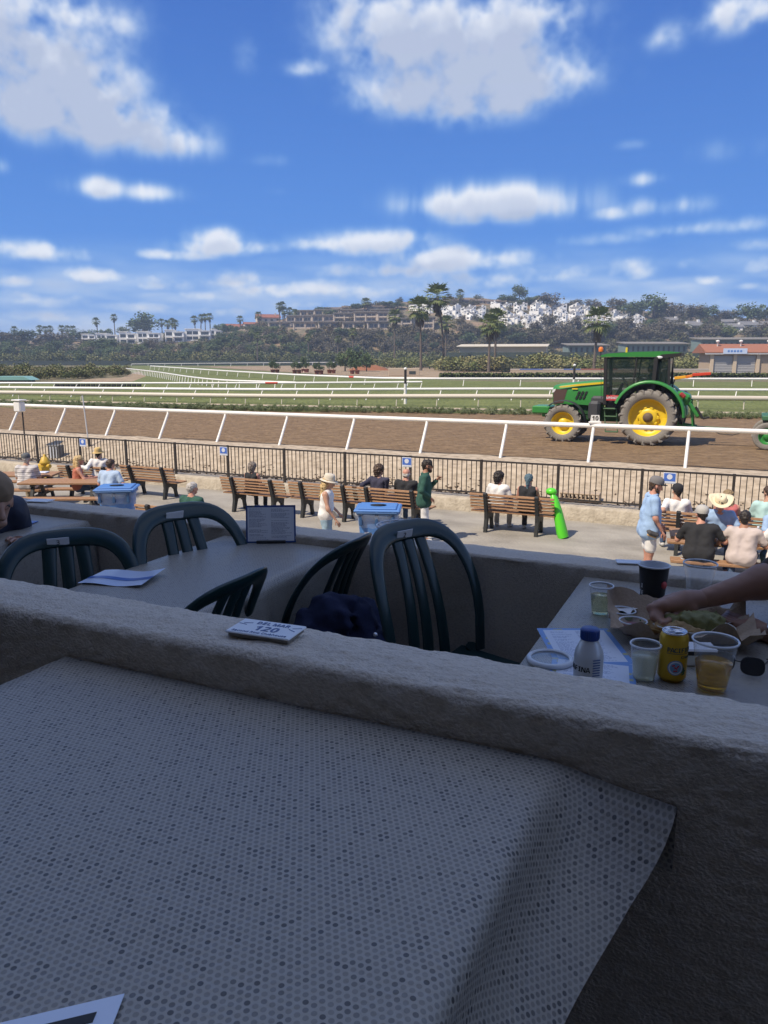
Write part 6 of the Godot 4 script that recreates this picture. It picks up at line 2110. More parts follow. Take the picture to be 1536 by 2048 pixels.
	for c in t.get_children(): c.transform = Transform3D(Basis.from_scale(Vector3.ONE * k), Vector3.ZERO) * c.transform
	return t

func make_people() -> void:
	var tan_skin := hue("skin_tan", lin(0.36, 0.18, 0.115), 0.55)
	var pink_skin := hue("skin_pink", lin(0.50, 0.25, 0.18), 0.55)
	var blonde := hue("hair_blonde", lin(0.50, 0.36, 0.17), 0.55)
	var grey := hue("hair_grey", lin(0.42, 0.40, 0.38), 0.6)
	var brown := hue("hair_brown", lin(0.055, 0.032, 0.02), 0.6)
	var light_blue := hue("cotton_light_blue", lin(0.30, 0.44, 0.66), 0.9)
	var black := hue("cotton_black", lin(0.02, 0.021, 0.025), 0.9)
	var white := hue("cotton_white", lin(0.72, 0.71, 0.70), 0.9)
	var navy := hue("cotton_navy", lin(0.035, 0.035, 0.065), 0.9)
	var green := hue("cotton_forest", lin(0.025, 0.085, 0.065), 0.9)
	var khaki := hue("cotton_khaki", lin(0.30, 0.25, 0.18), 0.9)
	var Y := -0.75
	# left picnic corner
	person("person in a grey and white striped polo and grey cap, back turned", place(32, 19.3, Y), yaw + 0.1, {"shirt": stripes_mat(), "sleeve": 1, "hat": "cap", "hat_mat": hue("felt_grey", lin(0.10, 0.11, 0.12)), "hair_mat": grey, "wide": 1.15, "legs": khaki, "h": 1.02})
	person("blonde person in a salmon top at the left picnic table", place(136, 19.2, Y), yaw - 1.1, {"shirt": hue("cotton_salmon", lin(0.42, 0.14, 0.09)), "sleeve": 0, "hair": "long", "hair_mat": blonde, "skin": pink_skin, "hands": [[-0.2, 0.2, -0.3], [0.2, 0.22, -0.36]]})
	person("person in a straw hat and white shirt on the bench by the fence", place(182, 20.7, Y), yaw + 0.15, {"shirt": white, "sleeve": 2, "hat": "straw", "hat_mat": hue("straw", lin(0.55, 0.40, 0.17)), "hands": [[-0.50, 0.34, 0.1], [0.18, 0.12, -0.3]], "look": -0.3})
	person("person in a light blue T-shirt seated at the left picnic table, back turned", place(199, 18.2, Y), yaw - 0.25, {"shirt": hue("cotton_sky", lin(0.36, 0.47, 0.64)), "sleeve": 1, "hair_mat": brown, "wide": 1.1, "skin": pink_skin, "hands": [[-0.18, 0.2, -0.3], [0.30, 0.16, -0.28]], "lean": 0.16, "h": 1.03})
	person("white-haired person in a dark green T-shirt on the nearest bench", Vector3(-9.72, Y, -12.0), 0.0, {"shirt": green, "hair_mat": grey, "wide": 1.15, "look": -0.45, "skin": pink_skin})
	person("grey-haired person in a pink sleeveless top on a bench", Vector3(-10.85, Y, -15.75), 0.0, {"shirt": black, "sleeve": 0, "hair": "curly", "hair_mat": hue("hair_ash", lin(0.20, 0.17, 0.15)), "skin": pink_skin, "h": 0.9, "legs": black})
	person("person standing in a cream hat, white sleeveless top and jeans", place(648, 13.9, Y), yaw - 1.65, {"sit": false, "shirt": white, "sleeve": 0, "hair": "wavy", "hair_mat": blonde, "hat": "straw", "hat_mat": hue("cream_felt", lin(0.60, 0.55, 0.46)), "legs": hue("denim_light", lin(0.28, 0.40, 0.50)), "tucked": true, "hands": [[-0.25, 0.0, -0.2], [0.24, -0.05, -0.22]], "nod": 0.25, "h": 0.96, "look": -0.15})
	person("person with dark curly hair in a navy hoodie on a bench", Vector3(-7.42, Y, -15.8), -0.1, {"shirt": navy, "sleeve": 2, "hair": "curly", "hair_mat": brown, "look": -0.4, "hands": [[-0.42, 0.24, 0.05], [0.30, 0.26, 0.12]]})
	person("balding person in a black T-shirt on a bench", Vector3(-6.72, Y, -15.78), 0.05, {"shirt": black, "hair": "bald", "hair_mat": grey, "wide": 1.18, "skin": pink_skin, "h": 0.98})
	person("person standing in a dark green shirt, sunglasses and white trousers", place(851, 15.6, Y), yaw - 1.6, {"sit": false, "shirt": green, "sleeve": 2, "hair": "short", "glasses": true, "beard": true, "legs": white, "skin": tan_skin, "hands": [[-0.05, 0.34, -0.26], [0.22, 0.02, -0.12]], "collar": true, "h": 1.0, "tucked": false, "wide": 1.12})
	person("person with dark curly hair and a white top on the bench by the green inflatable", Vector3(-4.68, Y, -16.15), -0.05, {"shirt": white, "sleeve": 1, "hair": "curly", "hands": [[-0.2, 0.15, -0.3], [0.2, 0.15, -0.3]], "look": -0.5, "skin": tan_skin, "h": 0.97, "legs": hue("linen_grey", lin(0.35, 0.34, 0.33))})
	person("person with blue-grey headscarf and black tank top on the same bench end", Vector3(-4.02, Y, -16.15), 0.0, {"shirt": black, "sleeve": 0, "hair": "tail", "hair_mat": hue("hair_teal", lin(0.075, 0.13, 0.17)), "skin": pink_skin, "h": 0.97, "legs": black})
	# right picnic group
	person("bearded person standing in a light blue polo, grey cap and white shorts", place(1322, 12.75, Y), yaw - 1.7, {"sit": false, "shirt": light_blue, "sleeve": 1, "hat": "cap", "hat_mat": hue("felt_mid_grey", lin(0.16, 0.155, 0.16)), "peak_mat": black, "legs": white, "leg_len": 0.45, "beard": true, "hair_mat": brown, "skin": pink_skin, "wide": 1.22, "collar": true, "h": 1.04, "hands": [[-0.25, -0.02, -0.22], [0.26, -0.06, -0.15]], "nod": 0.3, "tucked": false})
	var pt := Vector3(0.1, Y, -14.1)
	var tb := Basis(Vector3.UP, 0.12)
	person("person in a black T-shirt and pale grey cap at the right picnic table", pt + tb * Vector3(-0.62, 0, 0.70), 0.05, {"shirt": black, "hat": "cap", "hat_mat": hue("felt_pale", lin(0.42, 0.41, 0.39)), "wide": 1.15, "lean": 0.14, "hands": [[-0.22, 0.26, -0.34], [0.30, 0.26, -0.34]], "look": 0.35, "skin": pink_skin, "h": 1.02, "back_cap": false})
	person("person with black hair in a beige-pink T-shirt at the right picnic table", pt + tb * Vector3(0.02, 0, 0.72), -0.05, {"shirt": hue("cotton_beige", lin(0.50, 0.43, 0.41)), "wide": 1.1, "lean": 0.12, "hands": [[-0.26, 0.26, -0.34], [0.26, 0.26, -0.34]], "skin": tan_skin, "h": 1.0})
	person("person in a white T-shirt at the right edge of the picnic table", pt + tb * Vector3(0.62, 0, 0.72), 0.15, {"shirt": white, "wide": 1.1, "lean": 0.1, "hands": [[-0.26, 0.26, -0.34], [0.26, 0.26, -0.34]], "hair_mat": brown, "legs": hue("denim_teal", lin(0.05, 0.11, 0.15)), "h": 1.02})
	person("person in a cream cowboy hat and light blue shirt facing the stand", pt + tb * Vector3(-0.22, 0, -0.72), PI + 0.12, {"shirt": light_blue, "hat": "cowboy", "hat_mat": hue("cowboy_cream", lin(0.68, 0.60, 0.43)), "band_mat": hue("cowboy_band", lin(0.52, 0.44, 0.30)), "nod": 0.45, "lean": 0.2, "hands": [[-0.2, 0.26, -0.36], [0.2, 0.26, -0.36]], "skin": pink_skin, "wide": 1.1, "collar": true, "h": 1.03})
	person("person with auburn hair and pale blue shirt seen from the side", pt + tb * Vector3(0.64, 0, -0.70), PI + 0.9, {"shirt": light_blue, "hair": "short", "hair_mat": hue("hair_auburn", lin(0.16, 0.075, 0.035)), "skin": pink_skin, "lean": 0.15, "hands": [[-0.2, 0.26, -0.34], [0.2, 0.26, -0.34]], "h": 1.0, "collar": true})
	person("person in a black cap and white shirt on the bench behind the picnic group", Vector3(-0.98, Y, -15.72), 0.2, {"shirt": white, "sleeve": 1, "hat": "cap", "hat_mat": black, "lean": -0.02, "hands": [[-0.4, 0.28, 0.05], [0.2, 0.12, -0.3]], "look": 0.3})
	person("person with long ash-blonde hair in a pink top behind the picnic group", Vector3(-0.08, Y, -15.75), 0.0, {"shirt": hue("cotton_rose", lin(0.45, 0.13, 0.13)), "sleeve": 0, "hair": "wavy", "hair_mat": hue("hair_ash_blonde", lin(0.26, 0.19, 0.11)), "skin": pink_skin, "h": 0.97})
	person("person with dark hair in a mint green shirt at the right edge", Vector3(0.62, Y, -15.8), 0.1, {"shirt": hue("cotton_mint", lin(0.42, 0.62, 0.60)), "hair_mat": brown, "glasses": true, "look": 0.5, "wide": 1.1, "h": 1.05})
	person("person driving inside the tractor cab, dark clothes and cap", Vector3(-2.93, 1.44, -29.0), PI * 0.5, {"shirt": navy, "sleeve": 2, "hat": "cap", "hat_mat": black, "hands": [[-0.16, 0.30, -0.42], [0.16, 0.30, -0.42]], "legs": navy, "skin": tan_skin, "tuck": 0.05, "h": 0.95})
	# what some of them hold or have put down
	var s := Shape.new()
	s.cbox(Vector3.ZERO, Vector3(0.10, 0.14, 0.02), 0.004)
	var bk := part("folded_programme", s, mats.food_paper, self, Transform3D(Basis.from_euler(Vector3(0.4, yaw, 0.6)), place(664, 13.75, 0.20)))
	tag(bk, "folded cream programme held by the standing person in the hat", "programme")
	s = Shape.new()
	s.cbox(Vector3.ZERO, Vector3(0.2, 0.08, 0.13), 0.03)
	var pouch := part("dark_pouch", s, hue("pouch_grey", lin(0.06, 0.06, 0.065)), self, Transform3D(Basis.from_euler(Vector3(0.2, yaw, -0.35)), place(1330, 12.5, 0.13)))
	tag(pouch, "dark pouch held low by the standing person in the grey cap", "pouch")
	s = Shape.new()
	s.cbox(Vector3(0, -0.045, 0.02), Vector3(0.17, 0.03, 0.05), 0.012)
	part("tan_strap", s, hue("strap_tan", lin(0.50, 0.32, 0.15)), pouch)

# ---------------------------------------------------------------- the stand and its dining boxes
func stucco_wall(label: String, z0: float, z1: float, top: float, low0: float, low1: float, fine0: float, fine1: float, seed_: int, fine: float) -> void:
	var n := wobble(seed_, 9.0, 3)
	var tr := wobble(seed_ + 1, 46.0, 3)
	var big := wobble(seed_ + 2, 2.2, 2)
	var xs := [-14.0, -8.0, -5.0]
	var x := fine0
	while x < fine1:
		xs.append(x)
		x += fine
	xs.append_array([fine1 + 1.0, 4.0, 8.0, 14.0])
	# profile: foot of the near face, up, over the rounded top, down the far face; with outward normals
	var prof := []
	for y in [low0, top - 0.6, top - 0.42]: prof.append([Vector2(z0, y), Vector2(1, 0)])
	var k := 0
	while top - 0.36 + k * fine * 1.4 < top - 0.03:
		prof.append([Vector2(z0, top - 0.36 + k * fine * 1.4), Vector2(1, 0)])
		k += 1
	for j in 7:
		var a := PI * 0.5 * j / 6.0
		prof.append([Vector2(z0 - 0.015 + 0.015 * cos(a), top - 0.015 + 0.015 * sin(a)), Vector2(cos(a), sin(a))])
	var m := int((z0 - z1 - 0.05) / fine)
	for j in range(1, m): prof.append([Vector2(z0 - 0.015 - (z0 - z1 - 0.037) * j / m, top - 0.014 * pow(maxf(0.0, j / float(m) - 0.4) / 0.6, 1.3)), Vector2(0, 1)])
	for j in 6:
		var a := PI * 0.5 + PI * 0.5 * j / 5.0
		prof.append([Vector2(z1 + 0.022 + 0.022 * cos(a), top - 0.036 + 0.022 * sin(a)), Vector2(cos(a), sin(a))])
	for y in [top - 0.1, top - 0.3, low1]: prof.append([Vector2(z1, y), Vector2(-1, 0)])
	var rows := []
	for xx in xs:
		var row := []
		for i in prof.size():
			var p: Vector2 = prof[i][0]
			var nn: Vector2 = prof[i][1]
			var s_ := p.x * 3.0 + p.y * 3.0
			var d := 0.0008 * n.get_noise_2d(xx * 0.8, s_) + 0.0026 * tr.get_noise_2d(xx * 0.5, s_ * 1.3) + 0.0022 * big.get_noise_2d(xx, s_ * 0.3)
			if nn.x > 0.2 and nn.y > 0.2: d += 0.0045 * n.get_noise_2d(xx * 1.6 + 50.0, s_ * 0.5)
			if nn.x < -0.2 and nn.y > 0.2: d += 0.003 * n.get_noise_2d(xx * 1.2 + 90.0, s_)
			row.append(Vector3(xx, p.y + nn.y * d, p.x + nn.x * d))
		rows.append(row)
	var s := Shape.new()
	s.sheet(rows, true)
	var o := part("stucco_wall", s, mats.stucco, self)
	tag(o, label, "wall", "stucco walls of the dining boxes")

func make_stand() -> void:
	var st := rough_mat("stucco", [[0.0, lin(0.42, 0.36, 0.29)], [0.45, lin(0.55, 0.485, 0.40)], [1.0, lin(0.63, 0.565, 0.475)]], Vector3(0.22, 0.16, 0.12), 0.03, 6.0, 0.06, 0.75, 91)
	st.normal_scale = 1.0
	stucco_wall("rough grey-brown stucco wall at the edge of the near table", -0.832, -1.0, 2.6, 1.6, 1.3, -1.75, 0.75, 301, 0.0042)
	stucco_wall("stucco ledge wall between the dining boxes and the apron", -2.675, -2.885, 2.28, 1.3, -0.9, -4.6, 0.9, 311, 0.014)
	var s := Shape.new()
	s.box(Vector3(0, 1.7, 1.58), Vector3(28, 0.2, 4.82))
	setting("terrace_floor", s.mesh(mat("floor_paint", lin(0.13, 0.12, 0.11), 0.8)))
	s = Shape.new()
	s.box(Vector3(0, 1.405, -1.83), Vector3(28, 0.2, 1.68))
	setting("lower_terrace_floor", s.mesh(mats.floor_paint))
	var g := thing("grandstand", "grandstand canopy and rear wall shading the dining boxes, outside the picture", "building", Vector3.ZERO)
	s = Shape.new()
	s.box(Vector3(0, 11.15, 7.2), Vector3(80, 0.3, 9.9))
	part("roof", s, mat("canopy_paint", lin(0.28, 0.27, 0.25), 0.9), g)
	s = Shape.new()
	s.box(Vector3(0, 5.15, 12.0), Vector3(80, 11.8, 0.3))
	part("rear_wall", s, mats.canopy_paint, g)
	s = Shape.new()
	for k in 4: s.box(Vector3(0, 1.9 + k * 0.4, 5.0 + k * 1.5), Vector3(80, 0.8 + k * 0.8, 1.5))
	part("seating_steps", s, mat("step_concrete", lin(0.16, 0.15, 0.14), 0.9), g)
	for x in [-20.0, -10.0, 10.0, 20.0]:
		s = Shape.new()
		s.cbox(Vector3(x, 5.4, 4.2), Vector3(0.5, 11.2, 0.5), 0.04)
		part("column", s, mats.stucco, g)

func dotted_cloth() -> StandardMaterial3D:
	if mats.has("dotted_cloth"): return mats.dotted_cloth
	var n := 2048
	var base := lin(0.37, 0.335, 0.28)
	var im := Image.create(n, n, false, Image.FORMAT_RGBA8)
	im.fill(base)
	var shades := [lin(0.255, 0.232, 0.195), lin(0.23, 0.21, 0.178), lin(0.19, 0.174, 0.15), lin(0.14, 0.13, 0.114), lin(0.085, 0.08, 0.074)]
	var stamps := []
	var r := 7.9
	for c in shades:
		var d := Image.create(20, 20, false, Image.FORMAT_RGBA8)
		for y in 20:
			for x in 20:
				var q := Vector2(x - 9.5, y - 9.5).length()
				d.set_pixel(x, y, Color(c.r, c.g, c.b, clampf(r - q + 0.5, 0.0, 1.0)))
		stamps.append(d)
	rng.seed = 2024
	var cols := 86
	var lines := 100
	for j in lines:
		for i in cols:
			var x := int((i + 0.5 * (j % 2)) * n / float(cols))
			var y := int(j * n / float(lines))
			var w := rng.randf()
			var k := 0 if w < 0.36 else (1 if w < 0.62 else (2 if w < 0.80 else (3 if w < 0.92 else 4)))
			for dx in [0, -n]:
				for dy in [0, -n]:
					if (dx == 0 or x + 20 > n) and (dy == 0 or y + 20 > n):
						im.blend_rect(stamps[k], Rect2i(0, 0, 20, 20), Vector2i(x + dx, y + dy))
	im.convert(Image.FORMAT_RGB8)
	var m := mat("dotted_cloth", Color.WHITE, 0.42)
	m.albedo_texture = ImageTexture.create_from_image(im)
	m.normal_enabled = true
	m.normal_texture = noise_tex([], 0.12, 77, 512, 4, FastNoiseLite.TYPE_SIMPLEX_SMOOTH, 2.0)
	m.normal_scale = 0.35
	return m

func plain_cloth() -> StandardMaterial3D:
	return dotted_cloth()

func bare_table(label: String, x0: float, x1: float, z0: float, z1: float, y: float, floor_y: float) -> void:
	var t := thing("dining_table", label, "table", Vector3((x0 + x1) * 0.5, floor_y, (z0 + z1) * 0.5))
	var s := Shape.new()
	s.cbox(Vector3(0, y - floor_y - 0.02, 0), Vector3(x1 - x0, 0.03, z1 - z0), 0.006)
	part("tabletop", s, mat("table_laminate", lin(0.25, 0.22, 0.19), 0.6), t)
	for sx in [-1, 1]:
		for sz in [-1, 1]:
			s = Shape.new()
			s.bar(Vector3(sx * ((x1 - x0) * 0.5 - 0.05), 0, sz * ((z1 - z0) * 0.5 - 0.06)), Vector3(sx * ((x1 - x0) * 0.5 - 0.05), y - floor_y - 0.034, sz * ((z1 - z0) * 0.5 - 0.06)), 0.018, 8)
			part("leg", s, mats.cast_iron, t)

# cloth over a table: flat top, sides that hang and wave
func draped(label: String, x0: float, x1: float, z0: float, z1: float, y: float, drop: float, seed_: int) -> void:
	var n := wobble(seed_, 3.0, 2)
	var us := []
	var rows := []
	var steps := [-drop, -drop * 0.7, -drop * 0.4, -drop * 0.15, -0.02, 0.0]
	var along := func(lo: float, hi: float) -> Array:
		var out := []
		for q in steps: out.append([lo, q])
		for k in range(1, 14): out.append([lerpf(lo, hi, k / 14.0), 0.0])
		var back := steps.duplicate()
		back.reverse()
		for q in back: out.append([hi, q])
		return out
	var ax: Array = along.call(x0, x1)
	var az: Array = along.call(z0, z1)
	for i in az.size():
		var row := []
		var ur := []
		for j in ax.size():
			var hx: float = ax[j][1]
			var hz: float = az[i][1]
			var px: float = ax[j][0]
			var pz: float = az[i][0]
			var down := minf(hx, hz)
			var out := 0.012 + 0.05 * n.get_noise_2d(px * 3.0, pz * 3.0) * (-down / drop)
			var ox := 0.0
			var oz := 0.0
			if hx < 0.0: ox = (out - down * 0.06) * (-1.0 if px == x0 else 1.0)
			if hz < 0.0: oz = (out - down * 0.06) * (-1.0 if pz == z0 else 1.0)
			row.append(Vector3(px + ox, y + down + (0.0006 * n.get_noise_2d(px * 9.0, pz * 9.0) if down == 0.0 else -0.004), pz + oz))
			ur.append(Vector2((px + (hx if px == x0 else -hx)) / 0.6, (pz + (hz if pz == z0 else -hz)) / 0.6))
		rows.append(row)
		us.append(ur)
	var s := Shape.new()
	s.usheet(rows, us)
	var o := part("tablecloth", s, plain_cloth(), self)
	tag(o, label, "tablecloth", "dotted tablecloths")

func near_cloth() -> void:
	var n := wobble(511, 6.0, 2)
	var rows := []
	var us := []
	var nz := 70
	for i in nz + 1:
		var f := i / float(nz)
		var z := -0.828 + 1.1 * f
		var t := 1.0 - pow(1.0 - clampf((z + 0.828) / 0.34, 0.0, 1.0), 3.2)
		var row := []
		var ur := []
		# left hang
		for q in [0.22, 0.14, 0.07, 0.02]:
			row.append(Vector3(-0.93 - 0.012 - 0.05 * q, 2.54 - q, z))
			ur.append(Vector2((-0.93 - q) / 0.6, z / 0.6))
		for k in 31:
			var x := lerpf(-0.93, -0.185, k / 30.0)
			row.append(Vector3(x, 2.54 + 0.0012 * n.get_noise_2d(x * 2.0, z * 2.0), z))
			ur.append(Vector2(x / 0.6, z / 0.6))
		# right fall: steep, then flaring out again
		var L := lerpf(0.16, 0.165, t)
		var p := Vector3(-0.185, 2.54, z)
		var steps := 30
		for k in steps:
			var a := (k + 0.5) / steps
			var bend := smoothstep(0.0, 0.28, a)
			var flare := smoothstep(0.30, 0.75, a)
			var mean := lerpf(0.24, 1.08, t) + 0.08 * sin(z * 11.0 + 0.8)
			var sway := lerpf(0.08, 1.0, clampf(t * 1.6, 0.0, 1.0))
			var peak := mean + 0.48 * sway
			var tail := mean - 0.36 * sway
			var phi := lerpf(lerpf(0.0, peak, bend), tail, flare)
			p += Vector3(cos(phi), -sin(phi), 0.0) * L / steps
			row.append(p)
			ur.append(Vector2((-0.185 + L * (k + 1) / steps) / 0.6, z / 0.6))
		rows.append(row)
		us.append(ur)
	var s := Shape.new()
	s.usheet(rows, us)
	# the flap that hangs down between table and wall
	var a_row := []
	var b_row := []
	var ua := []
	var ub := []
	for j in rows[0].size():
		var p: Vector3 = rows[0][j]
		if j < 4: continue
		var w := 0.030 + 0.045 * smoothstep(-0.2, -0.03, p.x)
		a_row.append(p)
		b_row.append(p + Vector3(0.0, -w, 0.004 + 0.004 * smoothstep(-0.2, -0.03, p.x)))
		ua.append(us[0][j])
		ub.append(us[0][j] + Vector2(0, -w / 0.6))
	s.usheet([b_row, a_row], [ub, ua])
	var o := part("tablecloth", s, dotted_cloth(), self)
	tag(o, "grey dotted vinyl tablecloth on the near table, its corner flaring", "tablecloth", "dotted tablecloths")

func print_mat(called: String, w: int, h: int, paper: Color, border: Color, margin: int, cols: int, ink: Color, seed_: int) -> StandardMaterial3D:
	if mats.has(called): return mats[called]
	rng.seed = seed_
	var im := Image.create(w, h, false, Image.FORMAT_RGB8)
	im.fill(border)
	for k in 26:
		im.fill_rect(Rect2i(rng.randi() % w, rng.randi() % h, margin, margin), border.lerp(lin(0.55, 0.45, 0.12), 0.7))
	im.fill_rect(Rect2i(margin, margin, w - margin * 2, h - margin * 2), paper)
	var cw := (w - margin * 4) / cols
	for c in cols:
		var y := margin + 12
		while y < h - margin - 10:
			if rng.randf() < 0.14:
				y += 8
				continue
			var x := margin * 2 + c * cw + 4
			var left := cw - 14 - rng.randi() % int(cw * 0.45)
			while left > 6:
				var l := 4 + rng.randi() % 14
				im.fill_rect(Rect2i(x, y, mini(l, left), 3), paper.lerp(ink, rng.randf_range(0.45, 0.8)))
				x += l + 4
				left -= l + 4
			y += 7
	var m := mat(called, Color.WHITE, 0.5)
	m.albedo_texture = ImageTexture.create_from_image(im)
	return m

func make_chair(label: String, number: String, top: Vector3, turn: float, arms := false) -> Node3D:
	# top: the middle of the back's upper edge; the sitter looks along -z locally
	var face := Vector3(-sin(turn), 0, -cos(turn))
	var t := thing("plastic_chair", label, "chair", Vector3(top.x, 1.505, top.z) + face * 0.30, turn, "dark green plastic chairs")
	var m := mat("chair_green", lin(0.008, 0.030, 0.031), 0.30)
	var at := func(a: float, b: float) -> Vector3:
		return Vector3(a * (0.215 + 0.035 * b), 0.42 + 0.43 * b, 0.19 + 0.11 * b * b + 0.02 * b - 0.055 * a * a)
	var s := Shape.new()
	var pts := []
	var rad := []
	for k in 31:
		var f := k / 30.0
		var a := PI * (1.0 - f)
		var x := cos(a)
		var y := sin(a)
		var ca := signf(x) * pow(absf(x), 0.55)
		var cb := pow(y, 0.55)
		pts.append(at.call(ca, cb))
		rad.append(lerpf(0.025, 0.037, pow(y, 3.0)))
	s.tube(pts, rad, 12, true, Vector2(0.30, 1.0))
	part("back_hoop", s, m, t)
	for k in 3:
		s = Shape.new()
		var a0 := (k - 1) * 0.22
		var a1 := (k - 1) * 0.36
		var sp := []
		for j in 7: sp.append(at.call(lerpf(a1, a0, j / 6.0), 0.98 * j / 6.0))
		s.tube(sp, [0.027, 0.026, 0.025, 0.024, 0.024, 0.025, 0.028], 10, true, Vector2(0.24, 1.0))
		part("back_slat", s, m, t)
	s = Shape.new()
	var rows := []
	for i in 9:
		var row := []
		for j in 9:
			var x := -0.22 + 0.44 * j / 8.0
			var z := -0.24 + 0.46 * i / 8.0
			var e := maxf(absf(x) / 0.22, 0.0)
			row.append(Vector3(x * (1.0 - 0.06 * i / 8.0), 0.43 - 0.022 * (1.0 - pow(absf(e), 3.0)) - 0.015 * i / 8.0 - (0.03 if i == 0 else 0.0), z))
		rows.append(row)
	s.sheet(rows)
	for r in rows:
		for j in r.size(): r[j] = r[j] - Vector3(0, 0.012, 0)
	s.sheet(rows, true)
	part("seat", s, m, t)
	for sx in [-1.0, 1.0]:
		s = Shape.new()
		s.tube([Vector3(sx * 0.24, 0.0, -0.25), Vector3(sx * 0.205, 0.42, -0.21)] + ([Vector3(sx * 0.265, 0.62, -0.20)] if arms else []), [0.026, 0.026, 0.024], 8)
		part("front_leg", s, m, t)
		s = Shape.new()
		s.tube([Vector3(sx * 0.25, 0.0, 0.34), Vector3(sx * 0.215, 0.42, 0.17)], [0.026, 0.028], 8)
		part("rear_leg", s, m, t)
		if not arms: continue
		s = Shape.new()
		s.tube([Vector3(sx * 0.265, 0.62, -0.23), Vector3(sx * 0.29, 0.655, -0.12), Vector3(sx * 0.28, 0.65, 0.05), at.call(sx * 1.0, 0.52)], [0.026, 0.028, 0.026, 0.02], 8, true, Vector2(1.0, 0.5))
		part("armrest", s, m, t)
	if number:
		s = Shape.new()
		var c: Vector3 = at.call(-0.08, 0.985)
		s.cbox(Vector3.ZERO, Vector3(0.075, 0.034, 0.003), 0.001)
		var tilt := Transform3D(Basis(Vector3.UP, PI) * Basis(Vector3.RIGHT, 0.22), c + Vector3(0.045, -0.004, -0.021))
		var lab := part("seat_label", s, mat("label_white", lin(0.66, 0.66, 0.66), 0.5), t, tilt)
		put("lettering", text_mesh(number, 0.024, 0.001, mats.black_print), lab, Transform3D(Basis.IDENTITY, Vector3(0, 0, 0.0022)))
	return t

func make_near_table() -> void:
	bare_table("near dining table under the dotted cloth", -0.92, -0.195, -0.822, 0.26, 2.534, 1.8)
	near_cloth()
	# numbered board lying on the wall
	var t := thing("number_board", "white board printed 120 lying on the near stucco wall", "sign", Vector3(-0.605, 2.6045, -0.902), 0.07)
	var s := Shape.new()
	s.cbox(Vector3(0, 0.0005, 0), Vector3(0.098, 0.006, 0.052), 0.0012)
	part("base", s, mat("board_grey", lin(0.22, 0.20, 0.17), 0.7), t)
	s = Shape.new()
	s.cbox(Vector3(0.0, 0.005, 0), Vector3(0.104, 0.003, 0.058), 0.0012)
	part("face", s, mat("board_white", lin(0.74, 0.76, 0.78), 0.4), t)
	var ink := mat("board_ink", lin(0.08, 0.13, 0.28), 0.5)
	var lay := Basis(Vector3.RIGHT, -PI * 0.5)
	put("lettering", text_mesh("120", 0.024, 0.0004, ink, true), t, Transform3D(lay, Vector3(0.003, 0.0068, 0.004)))
	put("lettering", text_mesh("DEL MAR", 0.013, 0.0004, ink, true), t, Transform3D(lay, Vector3(0.004, 0.0068, -0.0165)))
	put("lettering", text_mesh("Second Row Clubhouse", 0.0085, 0.0004, ink), t, Transform3D(lay, Vector3(0.0, 0.0068, 0.0215)))
	for q in [[-0.036, -0.012, 0.3], [0.04, -0.004, -0.5], [-0.042, -0.006, -0.2], [0.044, -0.014, 0.4]]:
		s = Shape.new()
		s.box(Vector3(q[0], 0.0067, q[1]), Vector3(0.014, 0.0004, 0.0014), Basis(Vector3.UP, q[2]))
		part("flourish", s, ink, t)
	# printed sheet at the lower left corner
	var a := Vector3(-0.375, 2.5425, -0.36)
	var b := Vector3(-0.351, 2.5425, -0.31)
	var along := (Vector3(-0.436, 2.5425, -0.304) - a).normalized()
	var down := (b - a).normalized()
	t = thing("printed_sheet", "white sheet with black bars at the lower left corner", "paper", a)
	s = Shape.new()
	var o := PackedVector2Array([Vector2(0, 0), Vector2(0.22, 0), Vector2(0.22, 0.15), Vector2(0, 0.15)])
	var bas := Basis(along, down, Vector3.UP if along.cross(down).y > 0 else Vector3.DOWN)
	s.slab(o, -0.0006, 0.0006, Transform3D(bas, Vector3.ZERO))
	part("paper", s, mat("sheet_white", lin(0.72, 0.78, 0.88), 0.5), t)
	for q in [[0.015, 0.2, 0.012, 0.0205], [0.022, 0.2, 0.0235, 0.034], [0.03, 0.2, 0.04, 0.046]]:
		s = Shape.new()
		s.slab(PackedVector2Array([Vector2(q[0], q[2]), Vector2(q[1], q[2]), Vector2(q[1], q[3]), Vector2(q[0], q[3])]), -0.0012, 0.0012, Transform3D(bas, Vector3.ZERO))
		part("black_bar", s, mats.black_print, t)

